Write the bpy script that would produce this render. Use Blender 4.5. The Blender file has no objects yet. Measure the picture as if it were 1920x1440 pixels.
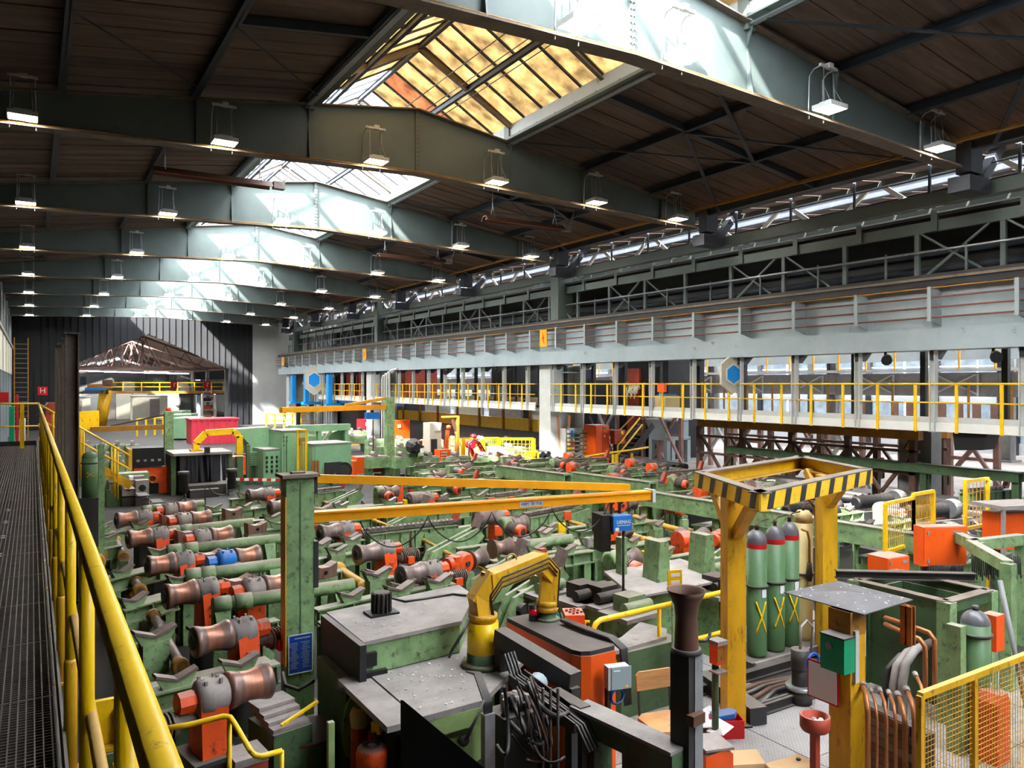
import bpy, math, random
from mathutils import Vector, Matrix
random.seed(7)
PI = math.pi
scene = bpy.context.scene
COL = scene.collection

# ------------------------------------------------------------------ camera
EYE = 3.6
FPX = 1440.0
YAW = math.atan(900 / FPX)
cam_data = bpy.data.cameras.new('camera')
cam_data.sensor_width = 36.0
cam_data.lens = FPX / 1920 * 36.0
cam_data.clip_start = 0.05
cam_data.clip_end = 500
cam = bpy.data.objects.new('camera', cam_data)
cam.location = (0, 0, EYE)
cam.rotation_euler = (PI / 2, 0, -YAW)
COL.objects.link(cam)
scene.camera = cam

# ------------------------------------------------------------------ daylight
world = bpy.data.worlds.new('sky')
scene.world = world
world.use_nodes = True
_bg = world.node_tree.nodes['Background']
_bg.inputs[0].default_value = (0.93, 0.965, 1.0, 1)
_bg.inputs[1].default_value = 7.0
sun_data = bpy.data.lights.new('sun', 'SUN')
sun_data.energy = 62.0
sun_data.angle = math.radians(2.5)
sun_data.color = (1.0, 0.95, 0.86)
sun = bpy.data.objects.new('sun', sun_data)
sun.rotation_euler = Vector((0.64, 0.36, -0.69)).to_track_quat('-Z', 'Y').to_euler()
sun.location = (-10, -5, 40)
COL.objects.link(sun)
LAMP = 105.0
scene.view_settings.view_transform = 'Standard'
scene.view_settings.look = 'None'
scene.view_settings.gamma = 1.0
scene.view_settings.use_curve_mapping = False
scene.view_settings.exposure = 0.82
scene.cycles.max_bounces = 7
scene.cycles.diffuse_bounces = 4
scene.cycles.glossy_bounces = 2
scene.cycles.transmission_bounces = 3
scene.cycles.transparent_max_bounces = 6
scene.cycles.sample_clamp_indirect = 6.0
scene.cycles.caustics_reflective = False
scene.cycles.caustics_refractive = False

# ------------------------------------------------------------------ surveying: points of the photograph on a known level / wall / depth
_S, _C = math.sin(YAW), math.cos(YAW)
def _ray(x, y):
    a = (x - 960) / FPX
    return (_S + a * _C, _C - a * _S, (720 - y) / FPX)
def onz(x, y, z):
    d = _ray(x, y); t = (z - EYE) / d[2]
    return Vector((d[0] * t, d[1] * t, z))
def onx(x, y, X):
    d = _ray(x, y); t = X / d[0]
    return Vector((X, d[1] * t, EYE + d[2] * t))
def ony(x, y, Y):
    d = _ray(x, y); t = Y / d[1]
    return Vector((d[0] * t, Y, EYE + d[2] * t))
def deep(x, y, t):
    d = _ray(x, y)
    return Vector((d[0] * t, d[1] * t, EYE + d[2] * t))

# ------------------------------------------------------------------ materials
def lin(c):
    return tuple((v / 255 / 12.92) if v / 255 <= 0.04045 else ((v / 255 + 0.055) / 1.055) ** 2.4 for v in c)
DUST = (146, 134, 126)
def mat(name, rgb, rough=0.6, metal=0.0, var=0.25, scale=2.5, dust=0.0, rust=0.0, rustc=(70, 46, 34), stretch=(1, 1, 1), spec=0.4, dustc=DUST, bump=0.0):
    m = bpy.data.materials.new(name); m.use_nodes = True
    nt = m.node_tree; N = nt.nodes; L = nt.links
    b = N['Principled BSDF']
    b.inputs['Roughness'].default_value = rough
    b.inputs['Metallic'].default_value = metal
    b.inputs['Specular IOR Level'].default_value = spec
    base = lin(rgb) + (1,)
    geo = N.new('ShaderNodeNewGeometry')
    mp = N.new('ShaderNodeMapping'); mp.inputs['Scale'].default_value = stretch
    L.new(geo.outputs['Position'], mp.inputs['Vector'])
    nz = N.new('ShaderNodeTexNoise'); nz.inputs['Scale'].default_value = scale
    nz.inputs['Detail'].default_value = 6; nz.inputs['Roughness'].default_value = 0.65
    L.new(mp.outputs[0], nz.inputs['Vector'])
    mr = N.new('ShaderNodeMapRange'); mr.inputs[1].default_value = 0.3; mr.inputs[2].default_value = 0.7
    mr.inputs[3].default_value = 1 - var; mr.inputs[4].default_value = 1 + var * 0.5
    L.new(nz.outputs[0], mr.inputs[0])
    mul = N.new('ShaderNodeMix'); mul.data_type = 'RGBA'; mul.blend_type = 'MULTIPLY'; mul.inputs[0].default_value = 1
    mul.inputs[6].default_value = base
    L.new(mr.outputs[0], mul.inputs[7])
    out = mul.outputs[2]
    if rust > 0:
        n2 = N.new('ShaderNodeTexNoise'); n2.inputs['Scale'].default_value = scale * 3.1; n2.inputs['Detail'].default_value = 8
        n2.inputs['Roughness'].default_value = 0.75
        L.new(mp.outputs[0], n2.inputs['Vector'])
        r2 = N.new('ShaderNodeMapRange'); r2.inputs[1].default_value = 0.62 - rust * 0.3; r2.inputs[2].default_value = 0.74 - rust * 0.25
        L.new(n2.outputs[0], r2.inputs[0])
        mx = N.new('ShaderNodeMix'); mx.data_type = 'RGBA'
        L.new(r2.outputs[0], mx.inputs[0]); L.new(out, mx.inputs[6]); mx.inputs[7].default_value = lin(rustc) + (1,)
        out = mx.outputs[2]
    if dust > 0:
        sx = N.new('ShaderNodeSeparateXYZ'); L.new(geo.outputs['True Normal'], sx.inputs[0])
        r3 = N.new('ShaderNodeMapRange'); r3.inputs[1].default_value = 0.35; r3.inputs[2].default_value = 0.85
        r3.inputs[4].default_value = dust
        L.new(sx.outputs[2], r3.inputs[0])
        r4 = N.new('ShaderNodeMapRange'); r4.inputs[1].default_value = 0.25; r4.inputs[2].default_value = 0.55
        r4.inputs[3].default_value = 0.55; r4.inputs[4].default_value = 1
        L.new(nz.outputs[0], r4.inputs[0])
        ml = N.new('ShaderNodeMath'); ml.operation = 'MULTIPLY'
        L.new(r3.outputs[0], ml.inputs[0]); L.new(r4.outputs[0], ml.inputs[1])
        mx = N.new('ShaderNodeMix'); mx.data_type = 'RGBA'
        L.new(ml.outputs[0], mx.inputs[0]); L.new(out, mx.inputs[6]); mx.inputs[7].default_value = lin(dustc) + (1,)
        out = mx.outputs[2]
    L.new(out, b.inputs['Base Color'])
    if bump:
        bp = N.new('ShaderNodeBump'); bp.inputs['Strength'].default_value = bump; bp.inputs['Distance'].default_value = 0.02
        L.new(nz.outputs[0], bp.inputs['Height']); L.new(bp.outputs[0], b.inputs['Normal'])
    return m
def glow(name, rgb, s):
    m = bpy.data.materials.new(name); m.use_nodes = True
    b = m.node_tree.nodes['Principled BSDF']
    b.inputs['Base Color'].default_value = lin(rgb) + (1,)
    b.inputs['Emission Color'].default_value = lin(rgb) + (1,)
    b.inputs['Emission Strength'].default_value = s
    return m
def pane(name, rgb, clear, grime=0.2):
    m = bpy.data.materials.new(name); m.use_nodes = True
    nt = m.node_tree; N = nt.nodes; L = nt.links
    N.remove(N['Principled BSDF'])
    geo = N.new('ShaderNodeNewGeometry')
    nz = N.new('ShaderNodeTexNoise'); nz.inputs['Scale'].default_value = 2.2; nz.inputs['Detail'].default_value = 7
    L.new(geo.outputs['Position'], nz.inputs['Vector'])
    mr = N.new('ShaderNodeMapRange'); mr.inputs[1].default_value = 0.3; mr.inputs[2].default_value = 0.7
    mr.inputs[3].default_value = 1 - grime; mr.inputs[4].default_value = 1 + grime * 0.3
    L.new(nz.outputs[0], mr.inputs[0])
    mul = N.new('ShaderNodeMix'); mul.data_type = 'RGBA'; mul.blend_type = 'MULTIPLY'; mul.inputs[0].default_value = 1
    mul.inputs[6].default_value = lin(rgb) + (1,); L.new(mr.outputs[0], mul.inputs[7])
    t = N.new('ShaderNodeBsdfTranslucent'); L.new(mul.outputs[2], t.inputs[0])
    tr = N.new('ShaderNodeBsdfTransparent'); tr.inputs[0].default_value = (0.95, 0.97, 1, 1)
    mx = N.new('ShaderNodeMixShader'); mx.inputs[0].default_value = clear
    L.new(t.outputs[0], mx.inputs[1]); L.new(tr.outputs[0], mx.inputs[2])
    L.new(mx.outputs[0], N['Material Output'].inputs[0])
    return m

M = {}
M['green'] = mat('green machine paint', (132, 162, 112), 0.55, var=0.42, scale=3.5, dust=0.9, rust=0.3, rustc=(66, 72, 56))
M['green_dark'] = mat('dark green machine paint', (78, 104, 70), 0.55, var=0.35, dust=0.75, rust=0.22, rustc=(40, 42, 32))
M['green_lime'] = mat('yellowish green paint', (150, 172, 108), 0.55, var=0.3, dust=0.65, rust=0.14, rustc=(80, 78, 56))
M['green_clean'] = mat('green cylinder paint', (86, 120, 80), 0.45, var=0.18, rust=0.1, rustc=(92, 88, 66))
M['mint'] = mat('green cabinet paint', (126, 170, 132), 0.5, var=0.15, dust=0.9, rust=0.05, rustc=(74, 92, 74))
M['orange'] = mat('orange machine paint', (236, 84, 30), 0.5, var=0.25, dust=0.7, rust=0.2, rustc=(70, 38, 28))
M['orange_clean'] = mat('orange cabinet paint', (246, 92, 22), 0.45, var=0.1, dust=0.85, rust=0.03, rustc=(150, 62, 28))
M['rust_orange'] = mat('oxide red paint', (170, 66, 44), 0.6, var=0.3, dust=0.5, rust=0.25)
M['yellow'] = mat('yellow safety paint', (250, 200, 14), 0.38, var=0.16, scale=4, rust=0.1, rustc=(120, 82, 26), dust=0.12)
M['yellow_dirty'] = mat('worn yellow paint', (226, 170, 24), 0.5, var=0.3, scale=3, rust=0.2, rustc=(96, 66, 30), dust=0.45, stretch=(1.5, 1.5, 0.4))
M['amber'] = mat('amber crane paint', (248, 166, 6), 0.45, var=0.14, rust=0.06, rustc=(120, 84, 30), dust=0.35)
M['ochre'] = mat('ochre crane paint', (176, 122, 40), 0.6, var=0.3, rust=0.2, dust=0.3)
M['steel_blue'] = mat('grey blue structural paint', (158, 170, 174), 0.5, var=0.16, scale=0.9, rust=0.06, rustc=(104, 96, 88))
M['beam'] = mat('grey green beam paint', (96, 107, 104), 0.5, var=0.2, scale=0.8, rust=0.05, rustc=(90, 86, 74), dust=0.3)
M['beam_flange'] = mat('dusty beam flange', (116, 104, 92), 0.7, var=0.3, rust=0.2, rustc=(82, 62, 46))
M['purlin'] = mat('dark purlin paint', (62, 66, 76), 0.6, var=0.2)
M['plank'] = mat('aged roof board', (112, 94, 84), 0.85, var=0.45, scale=1.6, rust=0.2, rustc=(84, 66, 56), stretch=(0.35, 3, 1))
M['plank_b'] = mat('darker roof board', (98, 83, 75), 0.85, var=0.45, scale=1.6, rust=0.2, rustc=(74, 60, 52), stretch=(0.35, 3, 1))
M['dark'] = mat('dark steel', (42, 42, 44), 0.55, var=0.3, dust=0.45)
M['black'] = mat('black paint', (20, 20, 22), 0.5, var=0.2, dust=0.12)
M['soot'] = mat('sooty steel', (56, 52, 50), 0.6, var=0.4, dust=0.35)
M['grey'] = mat('grey steel', (140, 140, 140), 0.5, var=0.2, rust=0.1)
M['dome_grey'] = mat('scuffed grey dome', (104, 102, 106), 0.4, metal=0.2, var=0.3, scale=6)
M['pale_floor'] = mat('pale brightening floor', (156, 146, 140), 0.7, var=0.35, scale=0.8)
M['light_grey'] = mat('light grey paint', (196, 198, 194), 0.5, var=0.12, rust=0.05, rustc=(140, 130, 120))
M['white'] = mat('white paint', (226, 226, 220), 0.5, var=0.08)
M['zinc'] = mat('galvanised steel', (168, 170, 172), 0.38, metal=0.7, var=0.25, scale=9)
M['rod'] = mat('reddish conductor rail', (120, 76, 66), 0.55, var=0.2, rust=0.2)
M['roller'] = mat('scaled roller steel', (134, 118, 114), 0.42, metal=0.3, var=0.5, scale=1, rust=0.3, rustc=(108, 74, 64), stretch=(9, 1.2, 0.4))
M['roller_hot'] = mat('coppery worn roller steel', (122, 106, 102), 0.38, metal=0.3, var=0.5, scale=1, rust=0.6, rustc=(156, 104, 84), stretch=(9, 1.2, 0.4))
M['worn_band'] = mat('bright worn roller band', (178, 118, 94), 0.35, metal=0.35, var=0.35, scale=1, rust=0.3, rustc=(132, 96, 84), stretch=(14, 1.0, 0.4))
M['saddle'] = mat('worn saddle pad', (126, 108, 102), 0.5, metal=0.2, var=0.35, scale=8, rust=0.2, rustc=(96, 78, 70))
M['gearhead'] = mat('dusty gear housing', (150, 140, 136), 0.65, var=0.3, scale=6, rust=0.15, rustc=(112, 86, 78))
M['fin'] = mat('dusty motor fins', (104, 90, 82), 0.6, var=0.4, scale=6, dust=0.5)
M['chain'] = mat('worn chain steel', (128, 116, 112), 0.4, metal=0.5, var=0.45, scale=9)
M['wood'] = mat('plywood', (188, 138, 88), 0.55, var=0.35, scale=3, stretch=(1, 1, 9), rust=0.15, rustc=(120, 78, 46))
M['timber'] = mat('orange timber', (206, 140, 88), 0.7, var=0.2, stretch=(4, 4, 0.5))
M['card'] = mat('cardboard', (206, 170, 128), 0.85, var=0.08)
M['paper'] = mat('paper', (236, 236, 240), 0.7, var=0.05)
M['red'] = mat('red plastic', (206, 28, 34), 0.4, var=0.08)
M['pink_red'] = mat('pinkish red container paint', (226, 62, 84), 0.5, var=0.12, dust=0.25)
M['blue'] = mat('blue paint', (32, 116, 200), 0.45, var=0.12, dust=0.5)
M['blue_sign'] = mat('bright blue enamel', (24, 150, 236), 0.4, var=0.03)
M['navy'] = mat('royal blue sign', (22, 70, 170), 0.4, var=0.2, scale=14)
M['teal'] = mat('teal green plastic', (0, 150, 104), 0.4, var=0.1, dust=0.1)
M['cream'] = mat('cream cylinder paint', (226, 202, 140), 0.45, var=0.12, rust=0.04, rustc=(170, 150, 100))
M['off_white'] = mat('off white panel', (214, 208, 190), 0.5, var=0.1)
M['floor'] = mat('dirty concrete floor', (52, 49, 47), 0.7, var=0.45, scale=0.7, rust=0.2, rustc=(30, 28, 27))
M['plate'] = mat('steel chequer plate', (150, 144, 140), 0.45, metal=0.3, var=0.25, scale=2, rust=0.12, rustc=(96, 86, 80))
M['grate'] = mat('dark walkway grating', (74, 66, 64), 0.5, metal=0.4, var=0.4, scale=6)
M['table_top'] = mat('dusty machine top', (150, 142, 138), 0.75, var=0.3, scale=3.5, rust=0.12, rustc=(92, 86, 84))
M['copper'] = mat('coppery brown pipe paint', (176, 110, 62), 0.4, metal=0.3, var=0.25, rust=0.15, rustc=(110, 66, 40))
M['brick_a'] = mat('sooty red brick', (128, 92, 82), 0.85, var=0.4, scale=5)
M['brick_b'] = mat('grey stained brick', (142, 128, 120), 0.85, var=0.4, scale=5)
M['hose'] = mat('black hose', (40, 38, 38), 0.45, var=0.3, dust=0.3)
M['brown'] = mat('brown steel', (96, 66, 52), 0.6, var=0.3, rust=0.2)
M['truss_red'] = mat('reddish brown truss', (160, 124, 114), 0.6, var=0.3, dust=0.2)
M['curtain'] = mat('black rubber curtain', (58, 58, 66), 0.35, var=0.15)
M['red_robot'] = mat('crimson robot paint', (190, 24, 40), 0.4, var=0.15)
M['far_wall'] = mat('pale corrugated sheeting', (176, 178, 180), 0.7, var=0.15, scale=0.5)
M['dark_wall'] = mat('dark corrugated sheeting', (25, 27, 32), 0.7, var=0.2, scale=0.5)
M['panel_glass'] = mat('wired glass', (176, 180, 178), 0.25, var=0.3, scale=12, rust=0.1, rustc=(100, 90, 80))
M['lamp_face'] = glow('lamp diffuser', (255, 247, 228), LAMP)
M['tube_light'] = glow('fluorescent tube', (240, 248, 255), 14.0)
M['red_lens'] = mat('red lens', (200, 24, 40), 0.2, var=0.03)
M['pane_clear'] = pane('weathered clear glazing', (236, 242, 248), 0.66, 0.1)
M['pane_yellow'] = pane('yellowed fibreglass glazing', (146, 130, 100), 0.02, 0.6)
M['pane_rust'] = pane('rust stained fibreglass glazing', (136, 102, 78), 0.02, 0.5)
M['pane_window'] = pane('dusty window glass', (120, 128, 134), 0.1, 0.3)

# ------------------------------------------------------------------ mesh building
class MB:
    def __init__(s): s.v = []; s.f = []; s.sm = []
    def add(s, vs, fs, smooth=False):
        o = len(s.v)
        s.v += [Vector(v) for v in vs]
        for f in fs: s.f.append(tuple(i + o for i in f)); s.sm.append(smooth)
        return s
    def box(s, c, d, rz=0.0, m=None):
        x, y, z = d[0] / 2, d[1] / 2, d[2] / 2
        vs = [Vector((a * x, b * y, e * z)) for a in (-1, 1) for b in (-1, 1) for e in (-1, 1)]
        if rz:
            R = Matrix.Rotation(rz, 3, 'Z'); vs = [R @ v for v in vs]
        if m is not None: vs = [m @ v for v in vs]
        c = Vector(c)
        return s.add([v + c for v in vs], [(0, 1, 3, 2), (4, 6, 7, 5), (0, 4, 5, 1), (2, 3, 7, 6), (0, 2, 6, 4), (1, 5, 7, 3)])
    def span(s, a, b):       # box between two opposite corners
        a = Vector(a); b = Vector(b)
        return s.box((a + b) / 2, [abs(q) for q in (b - a)])
    def bar(s, p, q, w, h=None, up=(0, 0, 1)):
        p = Vector(p); q = Vector(q); h = h or w
        d = (q - p).normalized(); u = Vector(up)
        if abs(d.dot(u)) > 0.98: u = Vector((0, 1, 0))
        r = d.cross(u).normalized(); u = r.cross(d)
        vs = [e + r * (i * w / 2) + u * (j * h / 2) for e in (p, q) for i, j in ((-1, -1), (1, -1), (1, 1), (-1, 1))]
        return s.add(vs, [(0, 1, 2, 3), (7, 6, 5, 4), (0, 4, 5, 1), (1, 5, 6, 2), (2, 6, 7, 3), (3, 7, 4, 0)])
    def ibeam(s, p, q, w, h, t=0.02, up=(0, 0, 1)):
        p = Vector(p); q = Vector(q); d = (q - p).normalized(); u = Vector(up)
        if abs(d.dot(u)) > 0.98: u = Vector((0, 1, 0))
        r = d.cross(u).normalized(); u = r.cross(d)
        s.bar(p, q, t, h, u)
        for k in (-1, 1): s.bar(p + u * k * (h / 2 - t / 2), q + u * k * (h / 2 - t / 2), w, t, u)
        return s
    def lathe(s, prof, p, q, n=16, smooth=True, caps=True):   # prof: (along 0..1 or metres?, radius) along p->q, fractions
        p = Vector(p); q = Vector(q); d = q - p; ln = d.length; d = d / ln
        u = Vector((0, 0, 1)) if abs(d.z) < 0.9 else Vector((0, 1, 0))
        a = d.cross(u).normalized(); b = a.cross(d)
        vs = []; fs = []
        for (t, r) in prof:
            for i in range(n):
                g = 2 * PI * i / n
                vs.append(p + d * (t * ln) + a * (r * math.cos(g)) + b * (r * math.sin(g)))
        for k in range(len(prof) - 1):
            for i in range(n):
                j = (i + 1) % n
                fs.append((k * n + i, k * n + j, (k + 1) * n + j, (k + 1) * n + i))
        s.add(vs, fs, smooth)
        if caps:
            o = len(s.v) - len(vs)
            for k in (0, len(prof) - 1):
                if prof[k][1] > 1e-4: s.f.append(tuple(o + k * n + i for i in (range(n) if k else range(n - 1, -1, -1)))); s.sm.append(False)
        return s
    def tube(s, p, q, r, n=10): return s.lathe([(0, r), (1, r)], p, q, n)
    def path(s, pts, r, n=8, closed=False):
        pts = [Vector(p) for p in pts]; vs = []; fs = []; prev = None
        for i, p in enumerate(pts):
            d = (pts[min(i + 1, len(pts) - 1)] - pts[max(i - 1, 0)]).normalized()
            if prev is None:
                u = Vector((0, 0, 1)) if abs(d.z) < 0.9 else Vector((0, 1, 0))
                a = d.cross(u).normalized()
            else:
                a = (prev - d * prev.dot(d)).normalized()
            prev = a; b = d.cross(a)
            for k in range(n):
                g = 2 * PI * k / n; vs.append(p + a * r * math.cos(g) + b * r * math.sin(g))
        for i in range(len(pts) - 1):
            for k in range(n):
                j = (k + 1) % n; fs.append((i * n + k, i * n + j, (i + 1) * n + j, (i + 1) * n + k))
        s.add(vs, fs, True)
        o = len(s.v) - len(vs)
        s.f.append(tuple(o + k for k in range(n - 1, -1, -1))); s.sm.append(False)
        s.f.append(tuple(o + (len(pts) - 1) * n + k for k in range(n))); s.sm.append(False)
        return s
    def prism(s, poly, ext):      # polygon of 3-D points extruded by vector ext
        poly = [Vector(p) for p in poly]; e = Vector(ext); n = len(poly)
        fs = [tuple(range(n - 1, -1, -1)), tuple(range(n, 2 * n))]
        fs += [(i, (i + 1) % n, n + (i + 1) % n, n + i) for i in range(n)]
        return s.add(poly + [p + e for p in poly], fs)
    def dome(s, c, r, h, n=16, k=5):
        c = Vector(c)
        prof = [(math.sin(i / k * PI / 2), r * math.cos(i / k * PI / 2)) for i in range(k + 1)]
        prof[-1] = (1, 0.001)
        return s.lathe(prof, c, c + Vector((0, 0, h)), n, True, False)
    def mesh(s, name, m=None):
        me = bpy.data.meshes.new(name)
        me.from_pydata([tuple(v) for v in s.v], [], s.f)
        me.polygons.foreach_set('use_smooth', s.sm)
        if m: me.materials.append(M[m] if isinstance(m, str) else m)
        me.update()
        return me
    def build(s, name, m, parent=None, world=False, label=None, kind=None):
        if world and parent is not None:
            T = parent.matrix_basis
            q = parent.parent
            while q is not None: T = q.matrix_basis @ T; q = q.parent
            inv = T.inverted(); s.v = [inv @ v for v in s.v]
        o = bpy.data.objects.new(name, s.mesh(name, m)); COL.objects.link(o)
        if parent is not None: o.parent = parent
        if label: o['label'] = label
        if kind: o['kind'] = kind
        return o
def place(name, me, parent=None, loc=(0, 0, 0), rot=(0, 0, 0), scale=None):
    o = bpy.data.objects.new(name, me); COL.objects.link(o)
    o.location = loc; o.rotation_euler = rot
    if scale: o.scale = scale
    if parent is not None: o.parent = parent
    return o
def thing(name, label, cat, loc=(0, 0, 0), rz=0.0, group=None):
    o = bpy.data.objects.new(name, None); o.empty_display_size = 0.2; COL.objects.link(o)
    o.location = loc; o.rotation_euler = (0, 0, rz)
    o['label'] = label; o['category'] = cat
    if group: o['group'] = group
    return o
def tag(o, label, cat, group=None):
    o['label'] = label; o['category'] = cat
    if group: o['group'] = group
    return o
def structure(name):
    o = bpy.data.objects.new(name, None); COL.objects.link(o); o['kind'] = 'structure'; return o
def copy_tree(o, parent=None):
    c = o.copy(); COL.objects.link(c)
    if parent is not None: c.parent = parent
    for ch in o.children: copy_tree(ch, c)
    return c
def clone(root, loc, rz=0.0, label=None, group=None):
    r = copy_tree(root); r.location = loc; r.rotation_euler = (0, 0, rz)
    if label: r['label'] = label
    if group: r['group'] = group
    return r
def text(name, body, size, parent, loc, rot, m, align='CENTER', ext=0.002):
    cu = bpy.data.curves.new(name, 'FONT'); cu.body = body; cu.size = size; cu.extrude = ext
    cu.align_x = align; cu.align_y = 'CENTER'; cu.resolution_u = 3
    tmp = bpy.data.objects.new(name, cu); COL.objects.link(tmp)
    me = bpy.data.meshes.new_from_object(tmp); me.name = name; bpy.data.objects.remove(tmp)
    me.materials.clear(); me.materials.append(M[m])
    return place(name, me, parent, loc, rot)
ORD = ['first', 'second', 'third', 'fourth', 'fifth', 'sixth', 'seventh', 'eighth', 'ninth', 'tenth', 'eleventh', 'twelfth', 'thirteenth',
       'fourteenth', 'fifteenth', 'sixteenth', 'seventeenth', 'eighteenth', 'nineteenth', 'twentieth']
def ordinal(n):
    if n < 20: return ORD[n]
    tens = ['twent', 'thirt', 'fort', 'fift', 'sixt'][(n + 1) // 10 - 2]
    u = (n + 1) % 10
    return tens + 'ieth' if u == 0 else tens + 'y-' + ORD[u - 1]
def number_from_left(objs, pts, labels):      # labels by bearing, left to right
    for k, i in enumerate(sorted(range(len(objs)), key=lambda i: pts[i][0] / pts[i][1])):
        objs[i]['label'] = labels[i] % ordinal(k)
# ================================================================== the hall
XR, BAY, D1 = 8.2, 8.13, 9.52          # ridge line, bay length, nearest visible roof beam
XL, XE = -1.6, 18.1                    # eaves
Y0, YB = -14.8, 70.0                   # rear end behind the viewer, far gable
BEAM_Y = [D1 + BAY * k for k in range(-1, 8)]
def ztop(x): return 10.46 - 0.144 * abs(x - XR)
def zbot(x): return 8.86 - 0.035 * abs(x - XR)
SKY0, SKY1 = 5.45, 10.95               # skylight opening

fl = MB(); fl.span((-1.8, Y0, -0.3), (46, 140, 0.0))
floor = fl.build('floor', 'floor'); floor['kind'] = 'structure'

fl = MB(); fl.span((20.6, Y0, 0.0), (42, 118, 0.012)); o = fl.build('floor_side', 'pale_floor'); o['kind'] = 'structure'  # pale slab added over the dark floor to brighten the neighbouring hall
# ---- side, rear and gable walls
w = structure('wall_left')
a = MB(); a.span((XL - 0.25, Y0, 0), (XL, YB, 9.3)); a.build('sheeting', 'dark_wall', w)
for i in range(9):
    y = 22 + i * 5.2
    b = MB(); b.span((XL + 0.02, y, 4.3), (XL + 0.34, y + 3.9, 6.2)); b.build('panel', 'off_white', w)
    b = MB(); b.span((XL + 0.02, y + 4.1, 0), (XL + 0.3, y + 4.5, 8.8)); b.build('post', 'steel_blue', w)
b = MB(); b.span((XL, 14, 6.22), (XL + 0.42, 69, 6.4)); b.build('gutter', 'grey', w)
w = structure('wall_rear')
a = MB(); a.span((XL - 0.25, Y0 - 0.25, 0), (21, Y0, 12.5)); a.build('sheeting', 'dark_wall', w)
w = structure('wall_back')
g = MB()
for (x0, x1, za, zb) in ((XL, 2.3, 0.0, 0.0), (2.3, XR, 4.9, 7.75), (XR, 14.6, 7.75, 4.9), (14.6, 16.6, 0.0, 0.0)):
    g.prism([(x0, YB, za), (x1, YB, zb), (x1, YB, 12.6), (x0, YB, 12.6)], (0, 0.25, 0))
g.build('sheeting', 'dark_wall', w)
for i in range(36):
    x = XL + 0.25 + i * 0.5
    zl = 0.1 if (x < 2.3 or x > 14.6) else 7.8 - abs(x - XR) * 0.47
    b = MB(); b.span((x, YB - 0.06, zl), (x + 0.1, YB, 10.2 - 0.14 * abs(x - XR))); b.build('rib', 'dark_wall', w)

# ---- roof: boards laid along the slope on purlins that run down the hall
ceil = structure('ceiling')
PURL = [XL, 0.5, 2.95, 5.4, 11.0, 13.45, 15.9, 18.35]
STRIPS = [(XL, 0.5), (0.5, 2.95), (2.95, 5.4), (11.0, 13.45), (13.45, 15.9), (15.9, 18.35)]
pm = {}
def board_mesh(x0, x1, k):
    key = (x0, k)
    if key not in pm:
        b = MB(); z0, z1 = ztop(x0), ztop(x1)
        zm = (z0 + z1) / 2
        xm = (x0 + x1) / 2
        t = 0.03
        q = [Vector((x0 - xm, 0.012, z0 - zm)), Vector((x1 - xm, 0.012, z1 - zm)), Vector((x1 - xm, 0.496, z1 - zm)), Vector((x0 - xm, 0.496, z0 - zm))]
        b.prism(q, (0, 0, t)); pm[key] = b.mesh('plank', 'plank' if k else 'plank_b')
    return pm[key]
NP = 16; pitch = BAY / NP
stuffm = MB()
rnd = random.Random(3)
for bay in range(-2, 8):
    y0 = D1 + BAY * (bay - 1) if bay > -2 else Y0
    for (x0, x1) in STRIPS:
        xm, zm = (x0 + x1) / 2, (ztop(x0) + ztop(x1)) / 2 + 0.21
        for k in range(NP):
            y = y0 + k * pitch
            dz = rnd.uniform(-0.012, 0.012)
            if 1 <= bay <= 3:
                place('plank', board_mesh(x0, x1, 1 if rnd.random() < 0.65 else 0), ceil, (xm, y, zm + dz))
            else:
                z0, z1 = ztop(x0) + 0.21 + dz, ztop(x1) + 0.21 + dz
                stuffm.prism([(x0, y + 0.012, z0), (x1, y + 0.012, z1), (x1, y + 0.5, z1), (x0, y + 0.5, z0)], (0, 0, 0.03))
stuffm.build('roof_boarding', 'plank', ceil, kind='stuff')
c = MB()                                             # weatherproof deck above the boards
for (x0, x1) in ((XL - 0.3, 5.45), (10.95, 19.2)):
    c.prism([(x0, Y0, ztop(x0) + 0.27), (x1, Y0, ztop(x1) + 0.27), (x1, YB, ztop(x1) + 0.27), (x0, YB, ztop(x0) + 0.27)], (0, 0, 0.08))
c.build('roof_deck', 'dark', ceil)
for x in PURL:
    for k in range(len(BEAM_Y) - 1):
        if k > 4 and False: break
        b = MB(); b.ibeam((x, BEAM_Y[k] + 0.05, ztop(x) + 0.1), (x, BEAM_Y[k + 1] - 0.05, ztop(x) + 0.1), 0.14, 0.2, 0.02)
        b.build('purlin', 'purlin', ceil)
for k in range(0, 5):                                # short spacers and flat wind braces between the purlins
    ym = BEAM_Y[k] + BAY / 2
    for (x0, x1) in ((2.95, 5.4), (11.0, 13.45), (13.45, 15.9), (15.9, 18.35)):
        b = MB(); b.bar((x0, ym, ztop(x0) + 0.1), (x1, ym, ztop(x1) + 0.1), 0.1, 0.16); b.build('spacer', 'purlin', ceil)
    for (xa, ya, xb, yb) in ((11, 0.15, 15.9, 0.5), (15.9, 0.5, 11, 0.95), (18.3, 0.12, 13.45, 0.5), (13.45, 0.5, 18.3, 0.92), (2.95, 0.5, 5.4, 0.9), (0.5, 0.5, 2.95, 0.9)):
        if xa < 8 and k != 1: continue
        b = MB(); b.bar((xa, BEAM_Y[k] + ya * BAY, ztop(xa) - 0.02), (xb, BEAM_Y[k] + yb * BAY, ztop(xb) - 0.02), 0.09 if xa > 8 else 0.02, 0.03)
        b.build('brace', 'purlin', ceil)

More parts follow.
